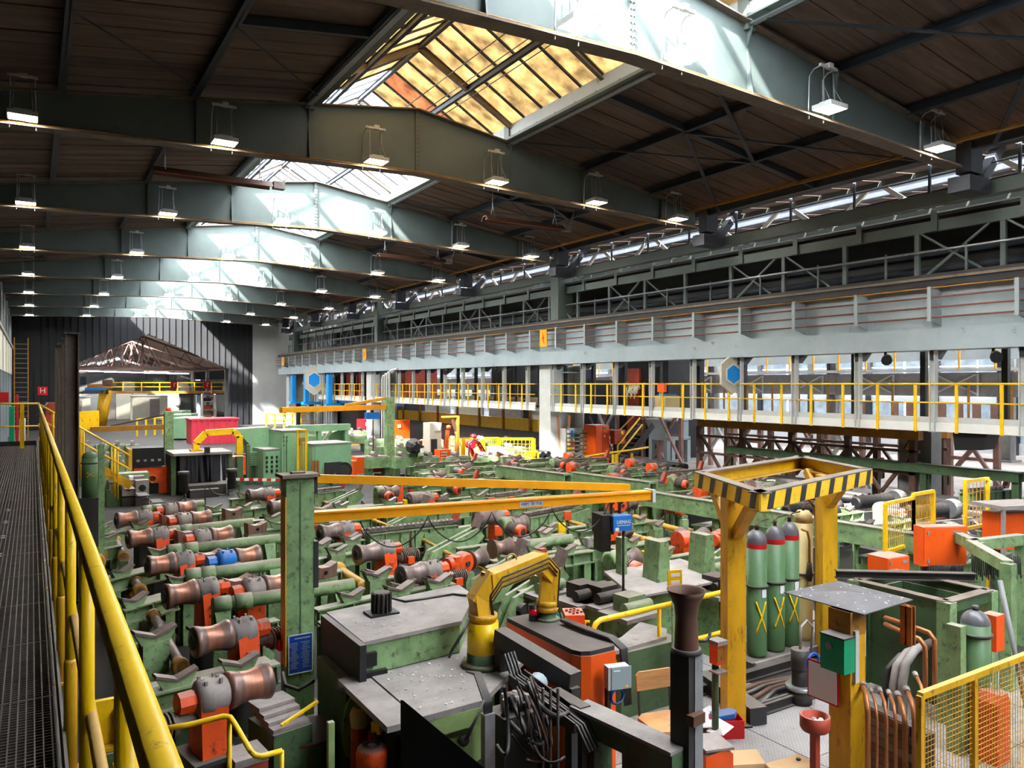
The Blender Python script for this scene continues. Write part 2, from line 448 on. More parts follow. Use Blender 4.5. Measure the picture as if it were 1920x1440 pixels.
# ---- ridge skylight, one glazed gable per bay
ZC, ZK = 10.56, 12.13                                # kerb top, glazed ridge
for k in range(-1, 8):
    ya = D1 + BAY * (k - 1) if k > -1 else Y0
    yb = D1 + BAY * k
    wn = structure('window_%d' % (k + 2))
    yellow = (k == 1)
    for side in (-1, 1):
        xe = SKY0 if side < 0 else SKY1
        b = MB(); b.span((xe - 0.06, ya, ztop(xe) - 0.02), (xe + 0.06, yb, ZC)); b.build('kerb', 'steel_blue', wn)
        b = MB(); b.span((xe - side * 0.05, ya + 0.2, ztop(xe) + 0.02), (xe - side * 0.24, yb - 0.2, ztop(xe) + 0.09)); b.build('ledge', 'beam', wn)
        nb = 10; pw = (yb - ya) / nb
        for i in range(nb):
            y0 = ya + i * pw
            m = 'pane_clear'
            if k == 1 or (k == 2 and (i < 4 if side > 0 else i < 2)): m = 'pane_yellow'
            if k == 2 and i == 2 and side > 0: m = 'pane_rust'
            q = MB(); q.prism([(xe, y0 + 0.03, ZC), (XR, y0 + 0.03, ZK), (XR, y0 + pw - 0.03, ZK), (xe, y0 + pw - 0.03, ZC)], (0, 0, 0.012))
            q.build('pane', m, wn)
            if k < 5:
                q = MB(); q.bar((xe, y0, ZC - 0.02), (XR, y0, ZK - 0.02), 0.05, 0.06); q.build('glazing_bar', 'dark', wn)
                if 0 <= k < 4 and i % 1 == 0:
                    q = MB(); q.prism([(xe - side * 0.24, y0 + 0.2, ztop(xe) + 0.02), (xe - side * 0.06, y0 + 0.2, ztop(xe) + 0.02), (xe - side * 0.06, y0 + 0.2, ztop(xe) + 0.22)], (0, 0.03, 0)); q.build('bracket', 'beam', wn)
        if k >= 5:
            q = MB()
            for i in range(nb): q.bar((xe, ya + i * pw, ZC - 0.02), (XR, ya + i * pw, ZK - 0.02), 0.05, 0.06)
            q.build('glazing_bars', 'dark', wn, kind='stuff')
        xm = (xe + XR) / 2; zm = (ZC + ZK) / 2 - 0.12
        q = MB(); q.ibeam((xm, ya, zm), (xm, yb, zm), 0.1, 0.16, 0.02); q.build('glazing_purlin', 'purlin', wn)
        q = MB()
        for yy in ((yb - 0.15), (ya + yb) / 2): q.ibeam((xe, yy, ZC - 0.05), (XR, yy, ZK - 0.1), 0.12, 0.18, 0.02)
        q.build('rafter', 'beam_flange', wn)
        q = MB(); q.span((xe - 0.1, yb - 0.12, ztop(xe) - 0.1), (xe + 0.1, yb + 0.12, ZC)); q.build('post', 'beam', wn)
    q = MB(); q.ibeam((XR, ya, ZK - 0.12), (XR, yb, ZK - 0.12), 0.1, 0.14, 0.02); q.build('ridge_bar', 'purlin', wn)
    for zz in (0.0, 0.35, 0.7):
        q = MB(); q.tube((XR + 0.5 + zz, ya, 11.2 - zz * 0.5), (XR + 0.5 + zz, yb, 11.2 - zz * 0.5), 0.012, 5); q.build('wire', 'purlin', wn)
wg = thing('wired_glass_panel', 'grey wired glass panel in a steel frame under the nearest skylight', 'panel', (0, 0, 0))
for i in range(2):
    q = MB(); q.span((6.0 + i * 1.5, 10.5, 10.38), (7.45 + i * 1.5, 11.5, 10.4)); q.build('pane', 'panel_glass', wg)
for (a0, a1) in (((5.9, 10.4, 10.34), (9.1, 10.5, 10.44)), ((5.9, 11.5, 10.34), (9.1, 11.6, 10.44)), ((7.44, 10.4, 10.34), (7.51, 11.6, 10.42)), ((5.85, 10.4, 10.34), (6.0, 11.6, 10.44)), ((9.0, 10.4, 10.34), (9.1, 11.6, 10.44))):
    q = MB(); q.span(a0, a1); q.build('frame', 'purlin', wg)

# ---- tapered steel roof beams
XBE = 17.9
def roof_beam(k, y, det):
    nm = ['nearest visible', 'second', 'third', 'fourth', 'fifth', 'sixth', 'seventh', 'eighth and farthest'][k - 1] if k else 'unseen overhead'
    t = thing('roof_beam', 'tapered grey steel roof beam under the skylight, %s of the row' % nm if k > 1 else
              ('tapered grey steel roof beam nearest overhead, its right half bright' if k else 'tapered grey steel roof beam straight above the walkway'), 'beam', (XR, y, 0))
    b = MB()
    for (xa, xb) in ((XL, XR), (XR, XBE)):
        b.prism([(xa, y - 0.012, zbot(xa)), (xb, y - 0.012, zbot(xb)), (xb, y - 0.012, ztop(xb)), (xa, y - 0.012, ztop(xa))], (0, 0.024, 0))
    b.build('web', 'beam', t, world=True)
    for nmf, fz in (('top_flange', ztop), ('bottom_flange', zbot)):
        b = MB()
        for (xa, xb) in ((XL, XR), (XR, XBE)):
            b.prism([(xa, y - 0.17, fz(xa)), (xb, y - 0.17, fz(xb)), (xb, y + 0.17, fz(xb)), (xa, y + 0.17, fz(xa))], (0, 0, 0.03))
        b.build(nmf, 'beam_flange', t, world=True)
    for x in (3.0, 5.45, 10.95, 13.4, 16.4):
        b = MB(); b.prism([(x - 0.015, y - 0.02, zbot(x)), (x - 0.015, y - 0.15, zbot(x)), (x - 0.015, y - (0.05 if x not in (5.45, 10.95) else 0.02), (zbot(x) if x not in (5.45, 10.95) else ztop(x) - 0.4)), (x - 0.015, y - 0.16, ztop(x)), (x - 0.015, y - 0.02, ztop(x))], (0.03, 0, 0))
        b.build('stiffener', 'beam', t, world=True)
    b = MB(); b.span((XR - 0.05, y - 0.06, zbot(XR) + 0.03), (XR + 0.05, y - 0.01, ztop(XR))); b.build('splice_plate', 'beam', t, world=True)
    if det:
        for side in (-1, 1):
            b = MB()
            for i in range(14):
                z = zbot(XR) + 0.12 + i * 0.11
                b.tube((XR + side * 0.035, y - 0.085, z), (XR + side * 0.035, y - 0.05, z), 0.018, 6)
            b.build('rivet_row', 'beam_flange', t, world=True)
        b = MB(); b.path([(XL, y - 0.12, zbot(XL) + 0.06), (XR, y - 0.12, zbot(XR) + 0.06), (XBE, y - 0.12, zbot(XBE) + 0.06)], 0.016, 6)
        b.build('cable', 'ochre', t, world=True)
for k, y in enumerate(BEAM_Y): roof_beam(k, y, k <= 4)

# ---- LED lamps hung in front of the beams
def lamp_master():
    t = thing('high_bay_lamp', 'x', 'lamp', (0, 0, 0))
    b = MB(); b.box((0, 0, 0.053), (0.5, 0.42, 0.084)); b.box((0, 0, 0.12), (0.3, 0.24, 0.06)); b.build('housing', 'light_grey', t)
    b = MB(); b.box((0, 0, 0.0105), (0.46, 0.38, 0.004)); b.build('diffuser', 'lamp_face', t)
    for s in (-1, 1):
        b = MB(); b.path([(s * 0.16, 0.0, 0.1), (s * 0.15, 0.02, 0.45), (s * 0.14, 0.03, 0.78)], 0.009, 5)
        b.path([(s * 0.2, -0.15, 0.1), (s * 0.15, 0.02, 0.45)], 0.006, 4); b.build('chain', 'zinc', t)
        b = MB(); b.path([(s * 0.22, 0.3, -0.12), (s * 0.22, 0.3, 0.1), (s * 0.2, 0.3, 0.7), (s * 0.2, 0.2, 0.8), (s * 0.2, -0.02, 0.82)], 0.014, 6); b.build('bracket_arm', 'zinc', t)
    b = MB(); b.box((0, 0.03, 0.82), (0.5, 0.05, 0.05)); b.box((0.02, 0.02, 0.84), (0.12, 0.1, 0.1)); b.build('cross_bar', 'light_grey', t)
    return t
lamp0 = lamp_master(); used = False
LX = {1: [6.85, 9.0, 12.75, 16.5]}
for k in range(1, 9):
    xs = LX.get(k, [-0.15, 3.5, 6.95, 10.3, 13.6, 16.75])
    for i, x in enumerate(xs):
        lab = 'lit rectangular lamp on chains, %s from the left on the %s beam from the viewer' % (ORD[i], ORD[k - 1])
        loc = (x, BEAM_Y[k] - 0.42, zbot(x) + 0.06)
        if not used:
            lamp0.location = loc; lamp0['label'] = lab; lamp0['group'] = 'lamps hung on the roof beams'; used = True
        else: clone(lamp0, loc, 0, lab, 'lamps hung on the roof beams')
# ---- infrared strip heaters under the roof
def heater(p, rz, lab):
    t = thing('radiant_heater', lab, 'heater', p, rz, 'strip heaters under the roof')
    b = MB(); b.prism([(-1.5, -0.22, 0), (-1.5, -0.1, 0.16), (-1.5, 0.1, 0.16), (-1.5, 0.22, 0), (-1.5, 0.19, 0), (-1.5, 0.08, 0.13), (-1.5, -0.08, 0.13), (-1.5, -0.19, 0)], (3.0, 0, 0)); b.build('reflector', 'brown', t)
    b = MB(); b.tube((-1.45, 0, 0.06), (1.45, 0, 0.06), 0.035, 8); b.build('burner_tube', 'rust_orange', t)
    b = MB(); b.box((1.7, 0, 0.1), (0.3, 0.22, 0.2)); b.path([(1.8, 0, 0.2), (2.0, 0.1, 0.4), (2.1, 0.1, 0.9)], 0.02, 6); b.build('burner_box', 'gearhead', t)
    for s in (-1, 1):
        b = MB(); b.path([(s * 1.2, -0.15, 0.1), (s * 1.2, 0, 0.5), (s * 1.2, 0, 0.95)], 0.01, 5); b.path([(s * 1.2, 0.15, 0.1), (s * 1.2, 0, 0.5)], 0.01, 5); b.build('chain', 'zinc', t)
heater((4.1, 21.5, 9.0), 0.0, 'brown strip heater hung under the roof boards left of the skylight')
heater((13.6, 21.0, 8.75), 0.0, 'brown strip heater hung under the roof right of the skylight, nearer one')
heater((13.4, 29.3, 8.75), 0.0, 'brown strip heater hung under the roof right of the skylight, farther one')

# ================================================================== crane runway, its columns and the catwalk below it
GX = 18.6
gird = thing('crane_girder', 'long grey blue crane runway girder carried on tall columns along the hall', 'girder', (GX, 30, 0))
SEG = [Y0, 5.6, 25.9, 46.2, 66.6]
b = MB(); b.span((GX, Y0, 4.5), (GX + 0.02, 68, 6.1)); b.build('web', 'steel_blue', gird, world=True)
b = MB(); b.span((GX - 0.28, Y0, 4.42), (GX + 0.5, 68, 4.95)); b.build('bottom_box', 'steel_blue', gird, world=True)
b = MB(); b.span((GX - 0.34, Y0, 6.1), (GX + 0.5, 68, 6.16)); b.build('top_flange', 'beam_flange', gird, world=True)
b = MB(); b.span((GX - 0.05, Y0, 6.16), (GX + 0.05, 68, 6.28)); b.build('rail', 'soot', gird, world=True)
b = MB(); b.span((GX - 0.3, Y0, 5.94), (GX - 0.26, 68, 6.1)); b.build('cover_strip', 'dark', gird, world=True)
for z in (5.18, 5.42, 5.66):
    b = MB(); b.tube((GX - 0.48, Y0, z), (GX - 0.48, 68, z), 0.024, 6); b.build('conductor_rail', 'rod', gird, world=True)
b = MB(); b.tube((GX - 0.5, Y0, 5.88), (GX - 0.5, 68, 5.88), 0.016, 6); b.build('rope', 'ochre', gird, world=True)
bk = MB(); bk.prism([(0, -0.015, 0), (-0.5, -0.015, 0.12), (-0.5, -0.015, 0.88), (0, -0.015, 0.88)], (0, 0.03, 0)); bk.box((-0.5, 0, 0.5), (0.05, 0.09, 0.82))
bme = bk.mesh('bracket', 'steel_blue')
yb_ = 1.92 * math.floor(7.0 / 1.92) + 0.63
while yb_ < 67:
    place('bracket', bme, gird, (GX - gird.location.x, yb_ - 30, 5.0)); yb_ += 1.92
# columns with haunch, upper stub and stiffeners
for i, y in enumerate((27.2, 47.5, 66.3)):
    t = thing('crane_column', ['massive grey steel column under the crane girder, nearest and widest', 'grey steel column under the crane girder, middle one beside white pipes', 'grey steel column under the crane girder, farthest at the gable'][i], 'column', (19.3, y, 0))
    for xx in (-0.34, 1.12):
        q = MB(); q.box((xx, 0, 2.2), (0.6 if xx < 0 else 0.08, 0.84, 4.4)); q.build('flange', 'light_grey', t)
    q = MB(); q.box((0.5, 0.2, 2.2), (1.2, 0.06, 4.4)); q.build('web', 'light_grey', t)
    for zz in (1.3, 2.55, 4.1):
        q = MB(); q.box((0.5, 0, zz), (1.2, 0.5, 0.05)); q.build('stiffener', 'light_grey', t)
    q = MB(); q.box((-0.3, 0, 4.6), (0.55, 0.35, 0.5)); q.build('bearing', 'grey', t)
    for s in (-1, 1):
        q = MB(); q.prism([(-0.55, s * 0.36, 4.4), (-0.55, s * 1.0, 5.3), (-0.55, s * 1.25, 5.3), (-0.55, s * 0.62, 4.4)], (0.3, 0, 0)); q.build('haunch', 'beam', t)
    q = MB(); q.box((0.25, 0, 6.7), (0.75, 0.62, 4.6)); q.box((0.0, -0.33, 6.7), (0.4, 0.06, 4.6)); q.build('upper_shaft', 'beam', t)
    q = MB(); q.box((0, 0, 0.03), (1.5, 1.0, 0.06)); q.build('base_plate', 'grey', t)
    q = MB(); q.box((-1.22, -0.75, 5.5), (0.03, 0.5, 0.7)); q.build('warning_plate', 'amber', t, label='amber high voltage plate with a red flash')
    q = MB(); q.prism([(-1.24, -0.69, 5.78), (-1.24, -0.85, 5.48), (-1.24, -0.77, 5.48), (-1.24, -0.86, 5.2), (-1.24, -0.64, 5.54), (-1.24, -0.73, 5.54)], (-0.005, 0, 0)); q.build('flash_mark', 'red', t)
q = thing('leaning_timber', 'pair of orange timber slats leaning in a V on the grey column', 'timber', (19.35, 26.7, 0))
for s in (-1, 1):
    b = MB(); b.bar((s * 0.05, 0, 0), (s * 0.32, 0.1, 2.25), 0.14, 0.04, (0, 1, 0)); b.build('slat', 'timber', q)
# ---- catwalk
CX = 18.6
cw = thing('catwalk', 'long elevated catwalk with pale fascia and yellow guard rail hung from the crane girder', 'walkway', (CX, 30, 0))
SK = [(5.0, 26.6), (27.8, 46.9), (48.1, 57.5)]
for (ya, yb) in SK:
    b = MB(); b.span((CX, ya, 2.58), (CX + 1.3, yb, 2.68)); b.build('deck', 'soot', cw, world=True)
    b = MB(); b.span((CX - 0.05, ya, 2.45), (CX, yb, 2.66)); b.build('fascia', 'white', cw, world=True)
    b = MB(); b.span((CX - 0.02, ya, 2.64), (CX + 0.03, yb, 2.8)); b.build('toe_board', 'light_grey', cw, world=True)
    b = MB(); b.tube((CX - 0.06, ya, 3.6), (CX - 0.06, yb, 3.6), 0.026, 8); b.build('top_rail', 'yellow', cw, world=True)
    b = MB(); b.tube((CX - 0.06, ya, 3.15), (CX - 0.06, yb, 3.15), 0.018, 8); b.build('mid_rail', 'yellow', cw, world=True)
    b = MB(); b.tube((CX + 1.25, ya, 3.6), (CX + 1.25, yb, 3.6), 0.024, 6); b.build('rear_rail', 'ochre', cw, world=True)
rp = MB(); rp.box((0, 0, 0.57), (0.035, 0.07, 1.18)); rpm = rp.mesh('rail_post', 'yellow')
rq = MB(); rq.box((0, 0, 0.52), (0.035, 0.05, 1.0)); rqm = rq.mesh('rear_post', 'ochre')
hp = MB(); hp.ibeam((0, 0, -0.22), (0, 0, 1.75), 0.16, 0.14, 0.02, (0, 1, 0)); hpm = hp.mesh('hanger', 'light_grey')
hb = MB(); hb.prism([(-0.1, -0.05, 0), (0.25, -0.05, 0.0), (0.5, -0.05, 0.22), (-0.1, -0.05, 0.22)], (0, 0.1, 0)); hbm = hb.mesh('hanger_shoe', 'dark')
y = 5.83
while y < 57.4:
    if any(a + 0.1 < y < b_ - 0.1 for a, b_ in SK):
        place('rail_post', rpm, cw, (-0.06, y - 30, 2.45))
        if y < 46: place('rear_post', rqm, cw, (1.25, y - 30 + 0.4, 2.65))
    y += 1.0
y = 6.4
while y < 57.4:
    if any(a < y < b_ for a, b_ in SK):
        place('hanger', hpm, cw, (-0.02, y - 30, 2.66)); place('hanger_shoe', hbm, cw, (0.0, y - 30, 4.2))
        q = MB(); q.span((CX + 1.2, y + 0.9, 2.6), (CX + 1.34, y + 1.04, 4.5)); q.build('rear_hanger', 'black', cw, world=True)
    y += 2.0
# hexagonal blue signs on the catwalk
def hexsign(p, r, rz, lab):
    t = thing('hexagon_sign', lab, 'sign', p, rz, 'blue hexagon signs along the girder')
    for (nm, rr, m, yy) in (('backing_box', r, 'off_white', 0.0), ('white_border', r * 0.66, 'white', -0.07), ('blue_field', r * 0.55, 'blue_sign', -0.085)):
        ks = 1.25 if nm == 'backing_box' else 1.05
        b = MB(); b.prism([(rr * math.sin(i * PI / 3) * 0.86, yy, rr * ks * math.cos(i * PI / 3)) for i in range(6)], (0, 0.12 if nm == 'backing_box' else 0.02, 0))
        b.build(nm, m, t)
hexsign((CX - 0.2, 16.55, 3.9), 0.5, -0.35, 'large blue hexagon on a cream box hung at the catwalk rail on the right')
hexsign((CX - 0.5, 57.2, 3.9), 0.95, -0.3, 'blue hexagon sign on a cream box between blue posts')
hexsign((CX - 0.5, 78.5, 3.9), 1.2, -0.45, 'small far blue hexagon sign at the end of the girder')
for i, yy in enumerate((54.0, 59.5, 63.0)):
    t = thing('blue_post', 'tall bright blue portal post at the catwalk edge, %s from the left' % ['third', 'second', 'first'][i], 'post', (CX - 0.4, yy, 2.2))
    q = MB(); q.box((0, 0, 1.05), (0.3, 0.5, 2.1)); q.build('shaft', 'blue_sign', t); q = MB(); q.box((0.4, 0, -1.2), (0.3, 0.3, 2.0)); q.build('stub', 'dark', t); q = MB(); q.box((0.4, 0, -0.1), (1.4, 0.6, 0.2)); q.build('foot_beam', 'blue_sign', t)
for i in range(4):
    t = thing('floodlight', 'small black floodlight clamped under the crane girder, %s from the right' % ORD[i], 'light', (CX - 0.1, [9.0, 11.6, 31, 36][i], 4.25))
    q = MB(); q.lathe([(0, 0.05), (0.2, 0.11), (1, 0.13)], (0.1, 0, 0.02), (-0.25, -0.2, -0.06), 10); q.build('lamp_body', 'black', t); q = MB(); q.box((0.02, 0, 0.12), (0.05, 0.05, 0.2)); q.build('clamp', 'black', t)

# ---- upper gallery between the halls: edge beam, hung beam, lattice, hand rail
UX = 19.2
ug = thing('upper_gallery', 'dark lattice gallery above the crane girder, open to the neighbouring hall', 'gallery', (UX, 30, 0))
b = MB(); b.span((UX, Y0, 8.1), (UX + 0.25, 69, 8.42)); b.build('edge_beam', 'beam', ug, world=True)
b = MB(); b.span((UX + 0.35, Y0, 7.5), (UX + 0.5, 69, 7.78)); b.build('hung_beam', 'beam', ug, world=True)
b = MB(); b.span((UX + 0.3, Y0, 7.86), (UX + 1.6, 69, 7.94)); b.build('gallery_deck', 'dark', ug, world=True)
for z, r in ((9.25, 0.025), (8.85, 0.02)):
    b = MB(); b.tube((UX + 0.1, Y0, z), (UX + 0.1, 69, z), r, 6); b.build('hand_rail', 'purlin', ug, world=True)
b = MB(); b.tube((UX + 0.3, Y0, 7.0), (UX + 0.3, 69, 7.0), 0.03, 6); b.build('lattice_rail', 'zinc', ug, world=True)
gp = MB(); gp.box((0, 0, 0.45), (0.05, 0.06, 0.9)); gpm = gp.mesh('gallery_post', 'purlin')
hs = MB(); hs.box((-0.05, 0, 0), (0.12, 0.16, 0.5)); hsm = hs.mesh('hanger_bracket', 'beam')
lp = MB(); lp.box((0, 0, 0), (0.1, 0.12, 1.5)); lpm = lp.mesh('lattice_post', 'beam')
ld = MB(); ld.bar((0, 0, -0.7), (0, 1.9, 0.65), 0.07, 0.05); ldm = ld.mesh('lattice_diagonal', 'beam')
sp = MB(); sp.box((0, 0, 0), (0.05, 0.05, 0.95)); spm = sp.mesh('rail_stanchion', 'beam')
y = 4.6; i = 0
while y < 68:
    place('gallery_post', gpm, ug, (0.1, y - 30, 8.42)); place('hanger_bracket', hsm, ug, (0.4, y - 30, 7.75))
    place('lattice_post', lpm, ug, (0.42, y - 30 + 0.5, 6.85)); place('rail_stanchion', spm, ug, (0.3, y - 30 + 1.3, 6.6))
    if y < 60: place('lattice_diagonal', ldm, ug, (0.4, y - 30 + 0.6, 6.85), (0, 0, 0) if i % 3 else (0, 0, PI), None)
    y += 2.1; i += 1
b = MB(); b.span((UX + 1.7, Y0, 6.2), (UX + 1.9, 69, 8.05)); b.build('inner_girder', 'black', ug, world=True)
for z, x in ((6.45, 1.3), (6.7, 1.45), (7.15, 1.5)):
    b = MB(); b.tube((UX + x, Y0, z), (UX + x, 69, z), 0.1, 8); b.build('pipe', 'purlin', ug, world=True)
for k in range(1, 9):                                 # raking struts and seats where the roof beams land
    y = BEAM_Y[k]
    s = thing('beam_seat', 'dark bracket and raking strut carrying the right end of the %s roof beam' % ORD[k - 1], 'bracket', (18.4, y, 0))
    q = MB(); q.box((0.1, 0, 8.2), (0.9, 0.5, 0.35)); q.build('seat', 'purlin', s)
    q = MB(); q.bar((0.5, 0, 8.3), (1.5, 0, 9.4), 0.22, 0.22, (0, 1, 0)); q.build('strut', 'purlin', s)
    q = MB(); q.box((0.1, 0.0, 8.85), (0.5, 0.35, 0.75)); q.build('gusset', 'purlin', s)
for i, x in enumerate((17.5, 17.75)):
    t = MB(); t.tube((x, Y0, 9.0 + i * 0.12), (x, 69, 9.0 + i * 0.12), 0.03, 6); tag(t.build('roof_pipe', 'ochre'), ['lower', 'upper'][i] + ' thin ochre pipe running under the right eaves', 'pipe', 'pipes under the right eaves')

# ================================================================== the neighbouring hall seen through the gaps
w = structure('wall_right')
HX = 42.0
zl = [(0, 0.6), (2.6, 3.9), (5.2, 9.2)]
for (z0, z1) in zl:
    b = MB(); b.span((HX, Y0, z0), (HX + 0.25, 138, z1)); b.build('sheeting', 'far_wall', w)
for i in range(38):
    y = Y0 + 2 + i * 4
    b = MB(); b.span((HX - 0.12, y, 0), (HX + 0.2, y + 0.3, 9)); b.build('post', 'dark', w)
for i in range(28):
    y = 3 + i * 0.9
    if i % 9 == 8: continue
    b = MB(); b.span((HX - 0.08, y, 0.7), (HX - 0.02, y + 0.42, 2.55)); b.build('slat', 'brown', w)
for j, (z0, z1) in enumerate(((0.6, 2.6), (3.9, 5.2))):
    wn = structure('window_%d' % (20 + j))
    for i in range(19):
        y = Y0 + i * 8
        b = MB(); b.span((HX + 0.1, y + 0.05, z0), (HX + 0.12, y + 7.95, z1)); b.build('pane', 'pane_window', wn)
    for i in range(76):
        b = MB(); b.span((HX + 0.06, Y0 + i * 2, z0), (HX + 0.14, Y0 + i * 2 + 0.06, z1)); b.build('mullion', 'light_grey', wn)
    b = MB(); b.span((HX + 0.06, Y0, (z0 + z1) / 2 - 0.03), (HX + 0.14, 138, (z0 + z1) / 2 + 0.03)); b.build('transom', 'light_grey', wn)
cl2 = structure('ceiling_side')
b = MB()
for i in range(150):
    y = Y0 + i
    for (x0, z0, x1, z1) in ((21.7, 9.55, 31.0, 10.6), (19.3, 9.3, 21.2, 9.5), (31.0, 10.6, 35.6, 10.0), (39.6, 9.4, 42.2, 9.05)):
        b.prism([(x0, y + 0.02, z0), (x1, y + 0.02, z1), (x1, y + 0.99, z1), (x0, y + 0.99, z0)], (0, 0, 0.05))
b.build('roof_boarding', 'plank', cl2, kind='stuff')
for x, z in ((21.6, 9.35), (24.8, 9.7), (28.2, 10.1), (33, 10.1)):
    b = MB(); b.ibeam((x, Y0, z), (x, 138, z), 0.2, 0.3); b.build('purlin', 'purlin', cl2)
wn = structure('window_30')
for i in range(30):
    y = Y0 + i * 5
    for (x0, z0, x1, z1) in ((35.6, 10.0, 37.6, 10.4), (37.6, 10.4, 39.6, 9.4), (21.2, 9.5, 21.7, 9.55)):  # last entry: narrow glass strip added to light the white lattice
        b = MB(); b.prism([(x0, y + 0.04, z0), (x1, y + 0.04, z1), (x1, y + 4.96, z1), (x0, y + 4.96, z0)], (0, 0, 0.015)); b.build('pane', 'pane_clear', wn)
b = MB(); b.span((19.4, Y0 - 0.2, 0), (42, Y0, 12)); o = b.build('wall_side_rear', 'far_wall'); o['kind'] = 'structure'
b = MB(); b.span((XL, 138, 0), (42.2, 138.2, 12)); o = b.build('wall_far', 'far_wall'); o['kind'] = 'structure'
w = structure('wall_right_end')
b = MB(); b.span((20.6, 60, 0), (20.85, 118, 9.6)); b.span((16.6, 70, 0), (20.6, 70.2, 0.0 + 9.6)); b.build('sheeting', 'far_wall', w)
for i in range(40):
    b = MB(); b.span((20.5, 60.2 + i * 0.62, 0), (20.6, 60.42 + i * 0.62, 9.4)); b.build('rib', 'far_wall', w)
for i in range(4):
    t = thing('wall_duct', 'white bent duct on the grey end wall beside the gable opening, %s from the left' % ORD[3 - i], 'duct', (20.2, 62.5 + i * 2.6, 0)); b = MB(); b.path([(0, 0, 0), (0, 0, 2.6 + 0.5 * (i % 2)), (-0.1, 0, 3.0 + 0.5 * (i % 2)), (-0.6, 0, 3.2 + 0.5 * (i % 2))], 0.16, 10); b.build('pipe', 'light_grey', t)
lt = thing('lattice_girder', 'white zigzag lattice girder under the roof of the neighbouring hall', 'girder', (20.9, 30, 0))
for i in range(40):
    y = 4 + i * 1.6
    b = MB(); b.bar((20.9, y, 8.4 if i % 2 else 9.35), (20.9, y + 1.2, 9.35 if i % 2 else 8.4), 0.13, 0.08, (1, 0, 0)); b.build('diagonal', 'white', lt, world=True)
for z in (8.35, 9.4):
    b = MB(); b.span((20.82, 0, z - 0.08), (20.98, 70, z + 0.05)); b.build('chord', 'beam', lt, world=True)
# second runway at the far side of that hall
r2 = thing('far_crane_girder', 'pale grey crane girder with yellow railed walk across the next hall', 'girder', (38.0, 30, 0))
b = MB(); b.span((38, Y0, 3.0), (38.3, 120, 4.15)); b.build('web', 'grey', r2, world=True)
b = MB(); b.span((37.2, Y0, 4.2), (38.3, 120, 4.35)); b.build('walk_deck', 'light_grey', r2, world=True)
b = MB(); b.span((37.6, Y0, 4.75), (38.1, 120, 5.35)); b.build('upper_band', 'steel_blue', r2, world=True)
b = MB(); b.tube((37.2, Y0, 5.4), (37.2, 120, 5.4), 0.03, 6); b.build('top_rail', 'amber', r2, world=True)
fp = MB(); fp.box((0, 0, 0.55), (0.07, 0.07, 1.1)); fpm = fp.mesh('rail_post', 'amber')
fd = MB(); fd.bar((0, 0, 0), (0, 2.0, 0.95), 0.08, 0.06); fdm = fd.mesh('diagonal', 'light_grey')
fv = MB(); fv.box((0, 0, 0.5), (0.08, 0.08, 1.1)); fvm = fv.mesh('vertical', 'light_grey')
for i in range(36):
    place('rail_post', fpm, r2, (-0.8, -36 + i * 1.6, 4.3))
    if i < 24:
        place('diagonal', fdm, r2, (-0.1, -34 + i * 2.1, 3.1), (0, 0, 0 if i % 2 else PI)); place('vertical', fvm, r2, (-0.1, -34 + i * 2.1, 3.05))
for i in range(8):
    y = 0 + i * 9
    t = thing('far_column', 'tall grey column of the next hall carrying the far girder, %s from the right' % ORD[i], 'column', (38.2, y, 0))
    q = MB(); q.ibeam((0, 0, 0), (0, 0, 9.2), 0.5, 0.6, 0.04, (0, 1, 0)); q.build('shaft', 'grey', t)
    q = MB(); q.box((0, 0, 0.05), (0.9, 0.9, 0.1)); q.build('base_plate', 'grey', t)
